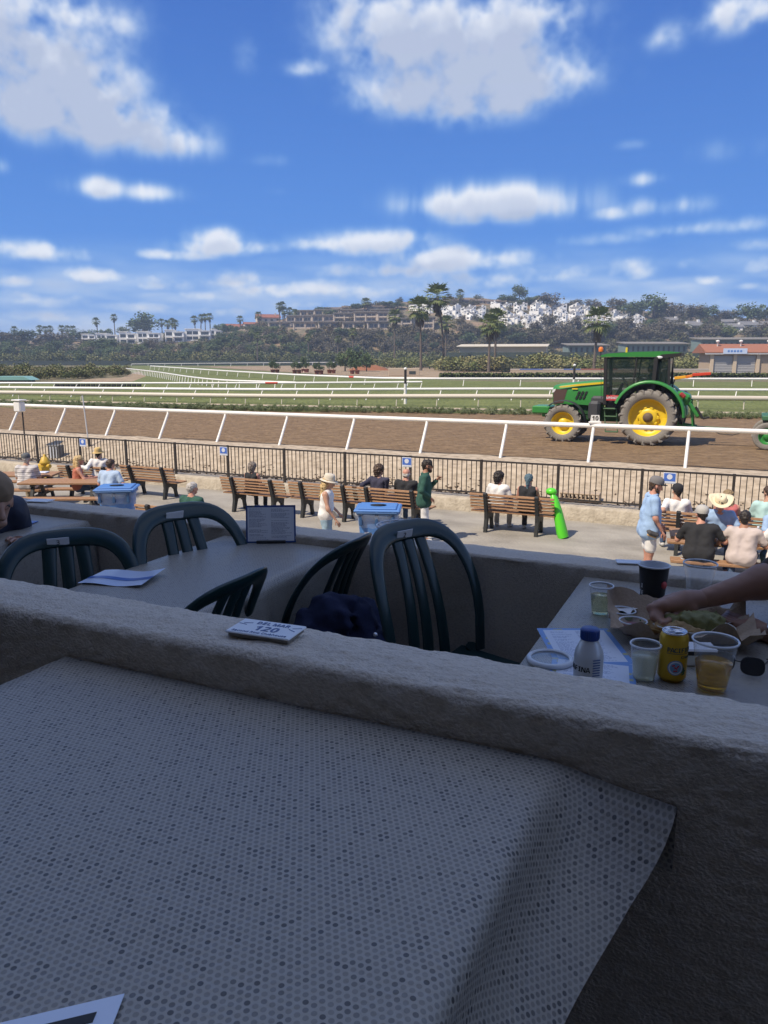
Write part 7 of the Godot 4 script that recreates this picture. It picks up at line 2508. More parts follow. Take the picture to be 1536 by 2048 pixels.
func make_middle_box() -> void:
	bare_table("dining table of the middle box under its cloth", -1.97, -1.43, -2.655, -1.5, 2.239, 1.505)
	draped("grey cloth over the middle table, menu card on it", -1.98, -1.42, -2.662, -1.49, 2.245, 0.26, 521)
	bare_table("dining table at the left edge under a dark-looking cloth", -3.75, -2.76, -2.63, -1.75, 2.239, 1.505)
	draped("grey cloth over the left edge table, hanging in folds", -3.76, -2.75, -2.64, -1.74, 2.245, 0.42, 523)
	make_chair("dark green chair behind the middle table, label unreadable", " ", Vector3(-1.99, 2.355, -2.385), deg_to_rad(-112)).scale = Vector3(1.0, 1.05, 1.0)
	make_chair("dark green chair labelled 3 left of the middle table", "3", Vector3(-2.19, 2.355, -1.99), deg_to_rad(-130))
	make_chair("dark green chair labelled 2 standing alone before the ledge wall", "2", Vector3(-1.035, 2.355, -2.46), deg_to_rad(-114)).scale = Vector3(0.98, 1.05, 1.0)
	make_chair("dark green chair seen from behind at the middle table's near side", "", Vector3(-1.30, 2.355, -1.78), PI * 0.5)
	make_chair("dark green chair seen edge-on with a navy jacket over it", "", Vector3(-1.21, 2.355, -2.34), PI * 0.5)
	# menu card standing at the far end of the table
	var t := thing("menu_card", "upright printed menu card with blue border on the middle table", "menu", Vector3(-1.725, 2.245, -2.63), 0.5)
	var s := Shape.new()
	var lean := Basis(Vector3.RIGHT, -0.16)
	s.cbox(Vector3(0, 0.078, 0), Vector3(0.205, 0.156, 0.003), 0.001, lean)
	part("card", s, mat("card_blue", lin(0.03, 0.07, 0.20), 0.5), t, Transform3D(Basis.IDENTITY, Vector3(0, 0, -0.008)))
	s = Shape.new()
	var q := lean * Vector3(0, 0, 0.0022)
	var mid := Vector3(0, 0.078, -0.008) + q
	s.face(mid + lean * Vector3(-0.1, -0.075, 0), mid + lean * Vector3(0.1, -0.075, 0), mid + lean * Vector3(0.1, 0.075, 0), mid + lean * Vector3(-0.1, 0.075, 0))
	part("print", s, print_mat("menu_print", 384, 288, lin(0.78, 0.78, 0.80), lin(0.04, 0.09, 0.28), 9, 2, lin(0.06, 0.07, 0.12), 71), t)
	s = Shape.new()
	s.cbox(Vector3(0, 0.006, -0.005), Vector3(0.12, 0.012, 0.04), 0.002)
	part("stand", s, mats.black_print, t)
	# brochure lying on the table
	t = thing("brochure", "blue and white folded brochure on the near end of the middle table", "brochure", Vector3(-1.90, 2.2475, -1.96), 0.22)
	s = Shape.new()
	var rows := []
	for i in 7:
		var row := []
		for j in 9:
			row.append(Vector3(-0.12 + 0.03 * j, 0.001 + 0.018 * pow(j / 8.0, 2.0) * (1.0 - i / 9.0) + 0.004 * sin(j * 0.9), -0.085 + 0.17 * i / 6.0))
		rows.append(row)
	s.sheet(rows)
	part("leaf", s, mat("brochure_white", lin(0.55, 0.62, 0.78), 0.35), t)
	s = Shape.new()
	var band := []
	for i in 2:
		var row := []
		for j in 9:
			var p: Vector3 = rows[i * 6][j]
			row.append(rows[3 + i][j] + Vector3(0, 0.0012, 0))
		band.append(row)
	s.sheet(band)
	part("blue_band", s, mat("brochure_blue", lin(0.08, 0.16, 0.45), 0.35), t)
	# jacket hung over the chair
	t = thing("denim_jacket", "navy denim jacket with a metal snap hung over a chair", "jacket", Vector3(-1.15, 2.10, -2.18))
	s = Shape.new()
	skin(s, [[Vector3(-0.13, -0.05, 0.12), Vector3(-0.04, 0.045, 0.02), 0.07, 0.075], [Vector3(-0.04, 0.045, 0.02), Vector3(0.04, 0.03, -0.06), 0.075, 0.06], [Vector3(-0.10, -0.16, 0.12), Vector3(0.06, -0.16, -0.05), 0.10, 0.10], [Vector3(0.04, 0.02, -0.06), Vector3(0.13, -0.06, -0.03), 0.04, 0.05], [Vector3(0.07, 0.03, 0.0), Vector3(0.12, -0.12, 0.05), 0.03, 0.05]], 0.011, 0.05, wobble(541, 11.0, 2), 0.03)
	part("cloth", s, rough_mat("denim_navy", [[0.0, lin(0.006, 0.010, 0.035)], [1.0, lin(0.016, 0.024, 0.075)]], Vector3(0.2, 0.2, 0.2), 0.05, 2.0, 0.2, 0.9, 95), t)
	s = Shape.new()
	s.ball(Vector3(0.13, 0.015, 0.03), Vector3(0.008, 0.008, 0.008), 10, 6)
	part("snap", s, mat("snap_metal", lin(0.75, 0.76, 0.8), 0.2, 0.6), t)
	# things on the ledge
	t = thing("plastic_bowl", "clear plastic bowl on the ledge behind the chair labelled 2", "bowl", Vector3(-1.21, 2.2825, -2.79))
	s = Shape.new()
	s.lathe([Vector2(0, 0), Vector2(0.065, 0), Vector2(0.085, 0.03), Vector2(0.095, 0.052)], 28)
	part("bowl", s, clear_mat(), t)
	s = Shape.new()
	s.lathe([Vector2(0.094, 0.05), Vector2(0.099, 0.050), Vector2(0.100, 0.054), Vector2(0.096, 0.057), Vector2(0.093, 0.054)], 32)
	part("rim", s, mat("frosted_rim", lin(0.62, 0.65, 0.68), 0.25), t)
	for c in [[Vector3(-3.2, 2.2835, -2.77), 0.12, 0.075, "small white card on the ledge at the left"], [Vector3(-0.315, 2.2835, -2.775), 0.09, 0.05, "small pale card on the ledge behind the black cup"]]:
		s = Shape.new()
		s.cbox(Vector3(0, 0.003, 0), Vector3(c[1], 0.004, c[2]), 0.001)
		tag(part("ledge_card", s, mats.board_white, self, Transform3D(Basis(Vector3.UP, 0.25), c[0])), c[3], "card", "cards on the ledge")
	# blue sheet on the left table
	s = Shape.new()
	s.cbox(Vector3(0, 0.002, 0), Vector3(0.16, 0.003, 0.11), 0.001)
	tag(part("race_card", s, mats.brochure_blue, self, Transform3D(Basis(Vector3.UP, 0.3), Vector3(-3.0, 2.2472, -2.45))), "thin blue leaflet on the left edge table", "leaflet")
	make_chair("dark green armchair under the guest at the left edge", "", Vector3(-3.50, 2.355, -2.30), deg_to_rad(-98), true)
	# guest at the left edge, chin in hand
	var jk := hue("jacket_navy", lin(0.010, 0.014, 0.034), 0.6)
	person("person in a navy jacket leaning forward at the left edge, hand at mouth", Vector3(-3.32, 1.505, -2.26), deg_to_rad(-100), {"hair_amp": 0.006, "shirt": jk, "sleeve": 2, "hair": "short", "hair_mat": hue("hair_sandy", lin(0.26, 0.18, 0.11)), "skin": hue("skin_light", lin(0.46, 0.26, 0.18), 0.55), "lean": 0.95, "nod": 0.25, "look": -0.1, "hands": [[-0.14, 0.12, -0.50], [0.05, 0.22, -0.55]], "cell": 0.014, "legs": hue("leggings_black", lin(0.012, 0.012, 0.015)), "tuck": -0.12})
	t = thing("sandal_bow", "white bowed ribbon of a sandal seen through the chair labelled 3", "sandal", Vector3(-2.24, 1.505, -2.28), 0.4)
	s = Shape.new()
	s.cbox(Vector3(0, 0.02, 0), Vector3(0.09, 0.04, 0.24), 0.015)
	part("sole", s, mat("sandal_tan", lin(0.30, 0.18, 0.06), 0.6), t)
	for sg in [-1.0, 1.0]:
		s = Shape.new()
		s.ball(Vector3(sg * 0.05, 0.10, -0.03), Vector3(0.055, 0.03, 0.02), 10, 6)
		part("bow_loop", s, mats.label_white, t)
	s = Shape.new()
	s.ball(Vector3(0, 0.10, -0.03), Vector3(0.02, 0.02, 0.02), 8, 6)
	s.cbox(Vector3(0, 0.06, -0.03), Vector3(0.10, 0.05, 0.02), 0.006)
	part("strap", s, mats.label_white, t)

func clear_mat() -> StandardMaterial3D:
	var m := mat("clear_plastic", Color(0.92, 0.95, 0.97, 0.10), 0.06)
	m.transparency = BaseMaterial3D.TRANSPARENCY_ALPHA
	return m

func drink(called: String, label: String, at: Vector3, r0: float, r1: float, h: float, level: float, liquid: Color, alpha: float) -> Node3D:
	var t := thing(called, label, "cup", at)
	var s := Shape.new()
	s.lathe([Vector2(0, 0.002), Vector2(r0 * 0.96, 0.002), Vector2(r0, 0.006), Vector2(r1, h)], 32)
	part("cup", s, clear_mat(), t)
	s = Shape.new()
	s.lathe([Vector2(r1 - 0.001, h - 0.004), Vector2(r1 + 0.0025, h - 0.003), Vector2(r1 + 0.003, h), Vector2(r1 + 0.001, h + 0.0025), Vector2(r1 - 0.0015, h)], 36)
	part("rim", s, mats.frosted_rim, t)
	if level > 0.0:
		s = Shape.new()
		var rl := lerpf(r0, r1, level)
		s.lathe([Vector2(0, 0.004), Vector2(r0 * 0.95, 0.004), Vector2(r0 - 0.0015, 0.008), Vector2(rl - 0.0015, h * level), Vector2(0, h * level)], 32)
		var m := mat(called + "_liquid_%d" % roundi(level * 100), Color(liquid.r, liquid.g, liquid.b, alpha), 0.05)
		m.refraction_enabled = true
		m.refraction_scale = 0.033
		part("liquid", s, m, t)
	return t

func wrap_text(parent: Node, words: String, size: float, r: float, y: float, mid: float, gap: float, m: Material, slope := 0.0) -> void:
	for i in words.length():
		var a := mid + (i - (words.length() - 1) * 0.5) * gap
		var p := Vector3(sin(a) * r, y + slope * i, cos(a) * r)
		put("letter", text_mesh(words[i], size, 0.0008, m, true), parent, Transform3D(Basis(Vector3.UP, a), p))

func make_right_table() -> void:
	var Y := 2.2462
	bare_table("dining table of the right box under its cloth", -0.44, 0.42, -2.655, -1.45, 2.239, 1.505)
	draped("grey cloth over the right table with food and drinks", -0.45, 0.43, -2.662, -1.44, 2.245, 0.20, 531)
	drink("lemonade_cup", "clear cup of pale lemonade nearest the ledge wall", Vector3(-0.333, Y, -2.275), 0.026, 0.034, 0.088, 0.66, lin(0.86, 0.86, 0.52), 0.18)
	drink("cloudy_drink_cup", "clear cup of cloudy drink close left of the yellow can", Vector3(-0.158, Y, -1.83), 0.026, 0.034, 0.088, 0.68, lin(0.80, 0.80, 0.60), 0.45)
	drink("beer_cup", "large clear cup half full of amber beer", Vector3(-0.008, Y, -1.835), 0.033, 0.049, 0.12, 0.56, lin(0.74, 0.42, 0.012), 0.24)
	drink("empty_clear_cup", "empty clear plastic cup behind the arm", Vector3(-0.075, Y, -2.56), 0.032, 0.050, 0.115, 0.0, Color.WHITE, 0.0)
	# black paper cup
	var t := thing("black_cup", "black paper cup with white letters beside the ledge wall", "cup", Vector3(-0.205, Y, -2.47))
	var s := Shape.new()
	s.lathe([Vector2(0, 0.003), Vector2(0.033, 0.003), Vector2(0.033, 0.0), Vector2(0.035, 0.0), Vector2(0.046, 0.116)], 32)
	part("sleeve", s, mat("cup_black", lin(0.010, 0.010, 0.012), 0.45), t)
	s = Shape.new()
	s.lathe([Vector2(0.0455, 0.114), Vector2(0.049, 0.116), Vector2(0.049, 0.119), Vector2(0.046, 0.120), Vector2(0.044, 0.116), Vector2(0.034, 0.02), Vector2(0, 0.02)], 32)
	part("rim", s, mats.frosted_rim, t)
	wrap_text(t, "I", 0.017, 0.0415, 0.055, -0.80, 0.30, mats.label_white)
	wrap_text(t, "TE", 0.017, 0.0395, 0.032, -0.95, 0.30, mats.label_white)
	s = Shape.new()
	s.lathe([Vector2(0, 0), Vector2(0.012, 0), Vector2(0.012, 0.001), Vector2(0, 0.001)], 16, Transform3D(Basis(Vector3.UP, 0.95) * Basis(Vector3.RIGHT, PI * 0.5 - 0.09), Vector3(sin(0.95) * 0.0425, 0.062, cos(0.95) * 0.0425)))
	part("red_mark", s, mats.plate_red, t)
	# dip pots
	for q in [["dip_pot", "clear pot of green salsa behind the red one", Vector3(-0.262, Y, -2.215), lin(0.22, 0.26, 0.06)], ["dip_pot", "clear pot of dark red salsa", Vector3(-0.222, Y, -2.135), lin(0.20, 0.05, 0.025)]]:
		t = thing(q[0], q[1], "dip pot", q[2], 0.0, "salsa pots")
		s = Shape.new()
		s.lathe([Vector2(0, 0.001), Vector2(0.027, 0.001), Vector2(0.036, 0.038)], 26)
		part("pot", s, clear_mat(), t)
		s = Shape.new()
		s.lathe([Vector2(0.0355, 0.036), Vector2(0.039, 0.037), Vector2(0.039, 0.040), Vector2(0.0365, 0.041), Vector2(0.0345, 0.038)], 30)
		part("rim", s, mats.frosted_rim, t)
		s = Shape.new()
		s.lathe([Vector2(0, 0.003), Vector2(0.026, 0.003), Vector2(0.033, 0.024), Vector2(0.02, 0.029), Vector2(0.008, 0.033), Vector2(0, 0.031)], 22)
		part("salsa", s, mat("salsa_%d" % (q[3].g8), q[3], 0.35), t)
		rng.seed = 88
		for k in 5:
			s = Shape.new()
			var a := rng.randf() * TAU
			s.cbox(Vector3(cos(a) * 0.031, 0.034, sin(a) * 0.031), Vector3(0.006, 0.004, 0.004), 0.001, Basis(Vector3.UP, a))
			part("herb", s, mat("herb_green", lin(0.06, 0.16, 0.03), 0.6), t)
	# food tray: kraft paper, oval plate, taco with guacamole
	t = thing("food_basket", "kraft paper lined plate with a guacamole-topped taco", "food", Vector3(-0.105, Y, -2.185), 0.2)
	var pn := wobble(601, 14.0, 2)
	s = Shape.new()
	var rows := []
	for i in 17:
		var row := []
		for j in 21:
			var x := -0.19 + 0.38 * j / 20.0
			var z := -0.13 + 0.26 * i / 16.0
			var e := maxf(absf(x) / 0.19, absf(z) / 0.13)
			var y := 0.003 + 0.05 * pow(maxf(0.0, e - 0.55) / 0.45, 1.6) * (0.6 + 1.1 * absf(pn.get_noise_2d(x, z) + 0.25)) + 0.004 * pn.get_noise_2d(x * 2.0, z * 2.0) + 0.004
			if i < 4 and j < 9: y += 0.03 * (4 - i) / 4.0 * (1.0 - absf(j - 4) / 6.0)
			row.append(Vector3(x, maxf(y, 0.0015), z))
		rows.append(row)
	s.sheet(rows)
	part("kraft_paper", s, rough_mat("kraft", [[0.0, lin(0.33, 0.24, 0.16)], [1.0, lin(0.44, 0.33, 0.23)]], Vector3(0.3, 0.3, 0.3), 0.05, 2.0, 0.08, 0.8, 97), t)
	s = Shape.new()
	s.lathe([Vector2(0, 0.008), Vector2(0.07, 0.008), Vector2(0.082, 0.026), Vector2(0.088, 0.028), Vector2(0.086, 0.031), Vector2(0.078, 0.028), Vector2(0.068, 0.012), Vector2(0, 0.012)], 36, Transform3D(Basis.from_scale(Vector3(1.25, 1, 0.8)), Vector3(0.035, 0.004, 0.01)))
	part("plate", s, mat("pale_plate", lin(0.58, 0.55, 0.48), 0.4), t)
	s = Shape.new()
	skin(s, [[Vector3(-0.02, 0.03, 0.0), Vector3(0.09, 0.034, 0.0), 0.026, 0.03], [Vector3(0.02, 0.045, 0.005), Vector3(0.075, 0.047, -0.008), 0.022, 0.022]], 0.006, 0.02, wobble(607, 40.0, 2), 0.010)
	part("guacamole", s, rough_mat("guacamole", [[0.0, lin(0.13, 0.13, 0.035)], [1.0, lin(0.26, 0.25, 0.09)]], Vector3(0.1, 0.1, 0.1), 0.05, 3.0, 0.1, 0.5, 99), t)
	s = Shape.new()
	skin(s, [[Vector3(-0.07, 0.022, 0.012), Vector3(0.0, 0.026, 0.02), 0.018, 0.02], [Vector3(-0.05, 0.028, 0.03), Vector3(0.05, 0.024, 0.045), 0.014, 0.012]], 0.006, 0.02, wobble(609, 50.0, 2), 0.010)
	part("tortilla", s, mat("tortilla", lin(0.38, 0.25, 0.11), 0.7), t)
	rng.seed = 91
	for k in 7:
		s = Shape.new()
		s.tri(Vector3(0, 0, 0), Vector3(0.032, 0.006, 0.004), Vector3(0.012, 0.01, 0.03))
		s.tri(Vector3(0, 0, 0), Vector3(0.012, 0.01, 0.03), Vector3(0.032, 0.0045, 0.004))
		part("chip", s, mat("corn_chip", lin(0.46, 0.30, 0.10), 0.7), t, Transform3D(Basis(Vector3.UP, rng.randf() * TAU), Vector3(rng.randf_range(-0.12, -0.02), 0.02, rng.randf_range(0.02, 0.08))))
	for q in [[Vector3(0.13, 0.02, -0.06), 0.3], [Vector3(-0.14, 0.03, -0.09), 1.1]]:
		s = Shape.new()
		rows = []
		for i in 5:
			var row := []
			for j in 7: row.append(Vector3(-0.05 + 0.1 * j / 6.0, 0.008 + 0.012 * pn.get_noise_2d(i * 0.1 + q[1], j * 0.09), -0.03 + 0.06 * i / 4.0))
			rows.append(row)
		s.sheet(rows)
		part("napkin", s, mats.label_white, t, Transform3D(Basis(Vector3.UP, q[1]), q[0]))
	# menus under it
	for q in [["folded menu with blue border under the water bottle", Vector3(-0.33, Y - 0.0004, -1.99), 0.42, 0.20, 0.26, 72], ["second menu sheet lying askew at the table's near edge", Vector3(-0.27, Y + 0.0008, -1.78), 0.15, 0.20, 0.22, 73]]:
		t = thing("menu_sheet", q[0], "menu", q[1], q[2], "menus on the right table")
		s = Shape.new()
		s.box(Vector3(0, 0.0005, 0), Vector3(q[3], 0.0008, q[4]))
		part("sheet", s, mats.board_white, t)
		s = Shape.new()
		s.face(Vector3(-q[3] * 0.5, 0.0013, q[4] * 0.5), Vector3(q[3] * 0.5, 0.0013, q[4] * 0.5), Vector3(q[3] * 0.5, 0.0013, -q[4] * 0.5), Vector3(-q[3] * 0.5, 0.0013, -q[4] * 0.5))
		part("print", s, print_mat("menu_sheet_%d" % q[5], 300, 390, lin(0.62, 0.66, 0.74), lin(0.16, 0.30, 0.58), 22, 2, lin(0.12, 0.16, 0.30), q[5]), t)
	# aluminium bottle with blue cap
	t = thing("aluminium_bottle", "white aluminium bottle with dark blue cap", "bottle", Vector3(-0.268, Y + 0.0022, -1.70))
	s = Shape.new()
	s.lathe([Vector2(0, 0), Vector2(0.031, 0), Vector2(0.033, 0.004), Vector2(0.033, 0.085), Vector2(0.031, 0.098), Vector2(0.022, 0.118), Vector2(0.0185, 0.124), Vector2(0.0185, 0.128), Vector2(0, 0.128)], 30)
	part("body", s, mat("bottle_white", lin(0.58, 0.60, 0.63), 0.3, 0.2), t)
	s = Shape.new()
	s.lathe([Vector2(0.0205, 0.126), Vector2(0.021, 0.128), Vector2(0.021, 0.148), Vector2(0.019, 0.151), Vector2(0, 0.151)], 28)
	for k in 24:
		var a := TAU * k / 24.0
		s.box(Vector3(cos(a) * 0.021, 0.138, sin(a) * 0.021), Vector3(0.0012, 0.018, 0.0016), Basis(Vector3.UP, -a))
	part("cap", s, mat("cap_blue", lin(0.012, 0.045, 0.22), 0.35), t)
	wrap_text(t, "AQUAFINA", 0.016, 0.0332, 0.062, -0.9, 0.30, mats.black_print)
	for k in 7:
		s = Shape.new()
		var a := 0.72
		s.box(Vector3(sin(a) * 0.0332, 0.05 + k * 0.006, cos(a) * 0.0332), Vector3(0.018, 0.0024, 0.001), Basis(Vector3.UP, a))
		part("fine_print", s, mats.board_ink, t)
	# clear lid with a pale ring
	t = thing("clear_lid", "clear round lid lying on the menus at the near edge", "lid", Vector3(-0.385, Y + 0.003, -1.84))
	s = Shape.new()
	s.lathe([Vector2(0.050, 0.0), Vector2(0.058, 0.0), Vector2(0.060, 0.003), Vector2(0.057, 0.010), Vector2(0.050, 0.012), Vector2(0.047, 0.008)], 36)
	part("rim", s, mats.frosted_rim, t)
	s = Shape.new()
	s.lathe([Vector2(0, 0.006), Vector2(0.048, 0.007)], 30)
	part("dome", s, clear_mat(), t)
	# yellow can
	t = thing("drink_can", "yellow drink can with a round blue emblem", "can", Vector3(-0.098, Y, -1.858), deg_to_rad(24))
	s = Shape.new()
	s.lathe([Vector2(0, 0.004), Vector2(0.022, 0.004), Vector2(0.026, 0.0), Vector2(0.0325, 0.010), Vector2(0.033, 0.014), Vector2(0.033, 0.104), Vector2(0.031, 0.112), Vector2(0.0275, 0.118)], 40)
	var can := part("body", s, mat("can_yellow", lin(0.52, 0.31, 0.015), 0.3, 0.35), t)
	s = Shape.new()
	s.lathe([Vector2(0.0275, 0.117), Vector2(0.0285, 0.120), Vector2(0.0275, 0.1225), Vector2(0.0255, 0.1205), Vector2(0.0245, 0.1165), Vector2(0, 0.1165)], 40)
	var lid := part("lid", s, mat("can_metal", lin(0.62, 0.63, 0.66), 0.25, 0.9), t)
	s = Shape.new()
	s.ball(Vector3(0.008, 0.1172, 0.008), Vector3(0.010, 0.0008, 0.008), 14, 6)
	part("mouth", s, mats.black_print, lid)
	s = Shape.new()
	var tab := []
	for k in 13: tab.append(Vector3(-0.006 + cos(TAU * k / 12.0) * 0.0085, 0.1195, -0.005 + sin(TAU * k / 12.0) * 0.006))
	s.tube(tab, [0.0014], 6, false)
	part("tab", s, mats.can_metal, lid)
	wrap_text(t, "PACIFICO", 0.0155, 0.0332, 0.083, 0.18, 0.24, mat("can_ink", lin(0.03, 0.06, 0.05), 0.5))
	wrap_text(t, "Clara", 0.010, 0.0332, 0.066, 0.62, 0.16, mats.can_ink)
	for k in 12:
		s = Shape.new()
		var a := -0.72 + k * 0.15
		s.box(Vector3(sin(a) * 0.0332, 0.0745, cos(a) * 0.0332), Vector3(0.0052, 0.0012, 0.0006), Basis(Vector3.UP, a))
		part("underline", s, mats.can_ink, can)
	var emblem := [[0.0185, "emblem_blue", lin(0.10, 0.22, 0.42)], [0.0165, "emblem_white", lin(0.60, 0.64, 0.68)], [0.0130, "emblem_sea", lin(0.16, 0.32, 0.50)]]
	for k in emblem.size():
		s = Shape.new()
		var R := 0.0332 + k * 0.0003
		var n := 16
		var inner := []
		var c0 := -0.12
		for ring in 5:
			var row := []
			for j in n + 1:
				var a := TAU * j / n
				var rr: float = emblem[k][0] * ring / 4.0
				var th := c0 + cos(a) * rr / R
				row.append(Vector3(sin(th) * R, 0.040 + sin(a) * rr, cos(th) * R))
			inner.append(row)
		s.sheet(inner, true)
		part("emblem", s, mat(emblem[k][1], emblem[k][2], 0.4), can)
	s = Shape.new()
	for q in [[-0.28, 0.046, 0.007, 0.4], [-0.12, 0.040, 0.008, -0.5], [0.02, 0.044, 0.006, 0.9], [-0.14, 0.033, 0.009, 0.1]]:
		s.box(Vector3(sin(q[0]) * 0.0345, q[1], cos(q[0]) * 0.0345), Vector3(q[2], 0.0035, 0.0006), Basis(Vector3.UP, q[0]) * Basis(Vector3.BACK, q[3]))
	part("emblem_figure", s, mats.plate_red, can)
	s = Shape.new()
	for q in [[0.42, 0.030, 0.8], [0.50, 0.036, 1.3], [0.46, 0.024, 0.3], [0.56, 0.030, 0.9]]:
		s.box(Vector3(sin(q[0]) * 0.0334, q[1], cos(q[0]) * 0.0334), Vector3(0.009, 0.0035, 0.0006), Basis(Vector3.UP, q[0]) * Basis(Vector3.BACK, q[2]))
	part("leaf_print", s, mat("leaf_print", lin(0.05, 0.12, 0.05), 0.5), can)
	# small white box behind the can
	t = thing("white_carton", "small white carton with a dark band behind the can", "carton", Vector3(-0.055, Y, -1.99), 0.35)
	s = Shape.new()
	s.cbox(Vector3(0, 0.022, 0), Vector3(0.10, 0.044, 0.06), 0.004)
	part("box", s, mats.label_white, t)
	s = Shape.new()
	s.box(Vector3(0, 0.034, 0.0305), Vector3(0.096, 0.010, 0.001))
	part("band", s, mats.black_print, t)
	s = Shape.new()
	s.bar(Vector3(-0.045, Y + 0.004, -1.925), Vector3(-0.005, Y + 0.004, -1.975), 0.004, 8)
	tag(part("lime_pen", s, mat("lime_green", lin(0.45, 0.62, 0.04), 0.4), self), "lime green pen beside the beer cup", "pen")
	# sunglasses
	t = thing("sunglasses", "dark sunglasses lying beside the beer cup", "sunglasses", Vector3(0.045, Y, -1.965), -0.15)
	for sx in [-1.0, 1.0]:
		s = Shape.new()
		var lens := PackedVector2Array()
		for k in 20:
			var a := TAU * k / 20.0
			lens.append(Vector2(signf(cos(a)) * pow(absf(cos(a)), 0.7) * 0.026, signf(sin(a)) * pow(absf(sin(a)), 0.75) * 0.021))
		s.slab(lens, -0.001, 0.001, Transform3D(Basis(Vector3.UP, sx * 0.15) * Basis(Vector3.RIGHT, -0.25), Vector3(sx * 0.033, 0.0225, 0)))
		part("lens", s, mat("lens_dark", lin(0.012, 0.012, 0.018), 0.05), t)
		s = Shape.new()
		var fr := []
		for k in 21:
			var a := TAU * k / 20.0
			fr.append(Transform3D(Basis(Vector3.UP, sx * 0.15) * Basis(Vector3.RIGHT, -0.25), Vector3(sx * 0.033, 0.0225, 0)) * Vector3(signf(cos(a)) * pow(absf(cos(a)), 0.7) * 0.0265, signf(sin(a)) * pow(absf(sin(a)), 0.75) * 0.0215, 0))
		s.tube(fr, [0.0012], 6, false)
		s.tube([Vector3(sx * 0.058, 0.032, -0.004), Vector3(sx * 0.062, 0.026, -0.06), Vector3(sx * 0.05, 0.004, -0.12)], [0.0018], 6)
		part("frame", s, mats.black_print, t)
	s = Shape.new()
	s.bar(Vector3(-0.008, 0.028, -0.002), Vector3(0.008, 0.028, -0.002), 0.0015, 6)
	part("bridge", s, mats.black_print, t)
	make_diner()

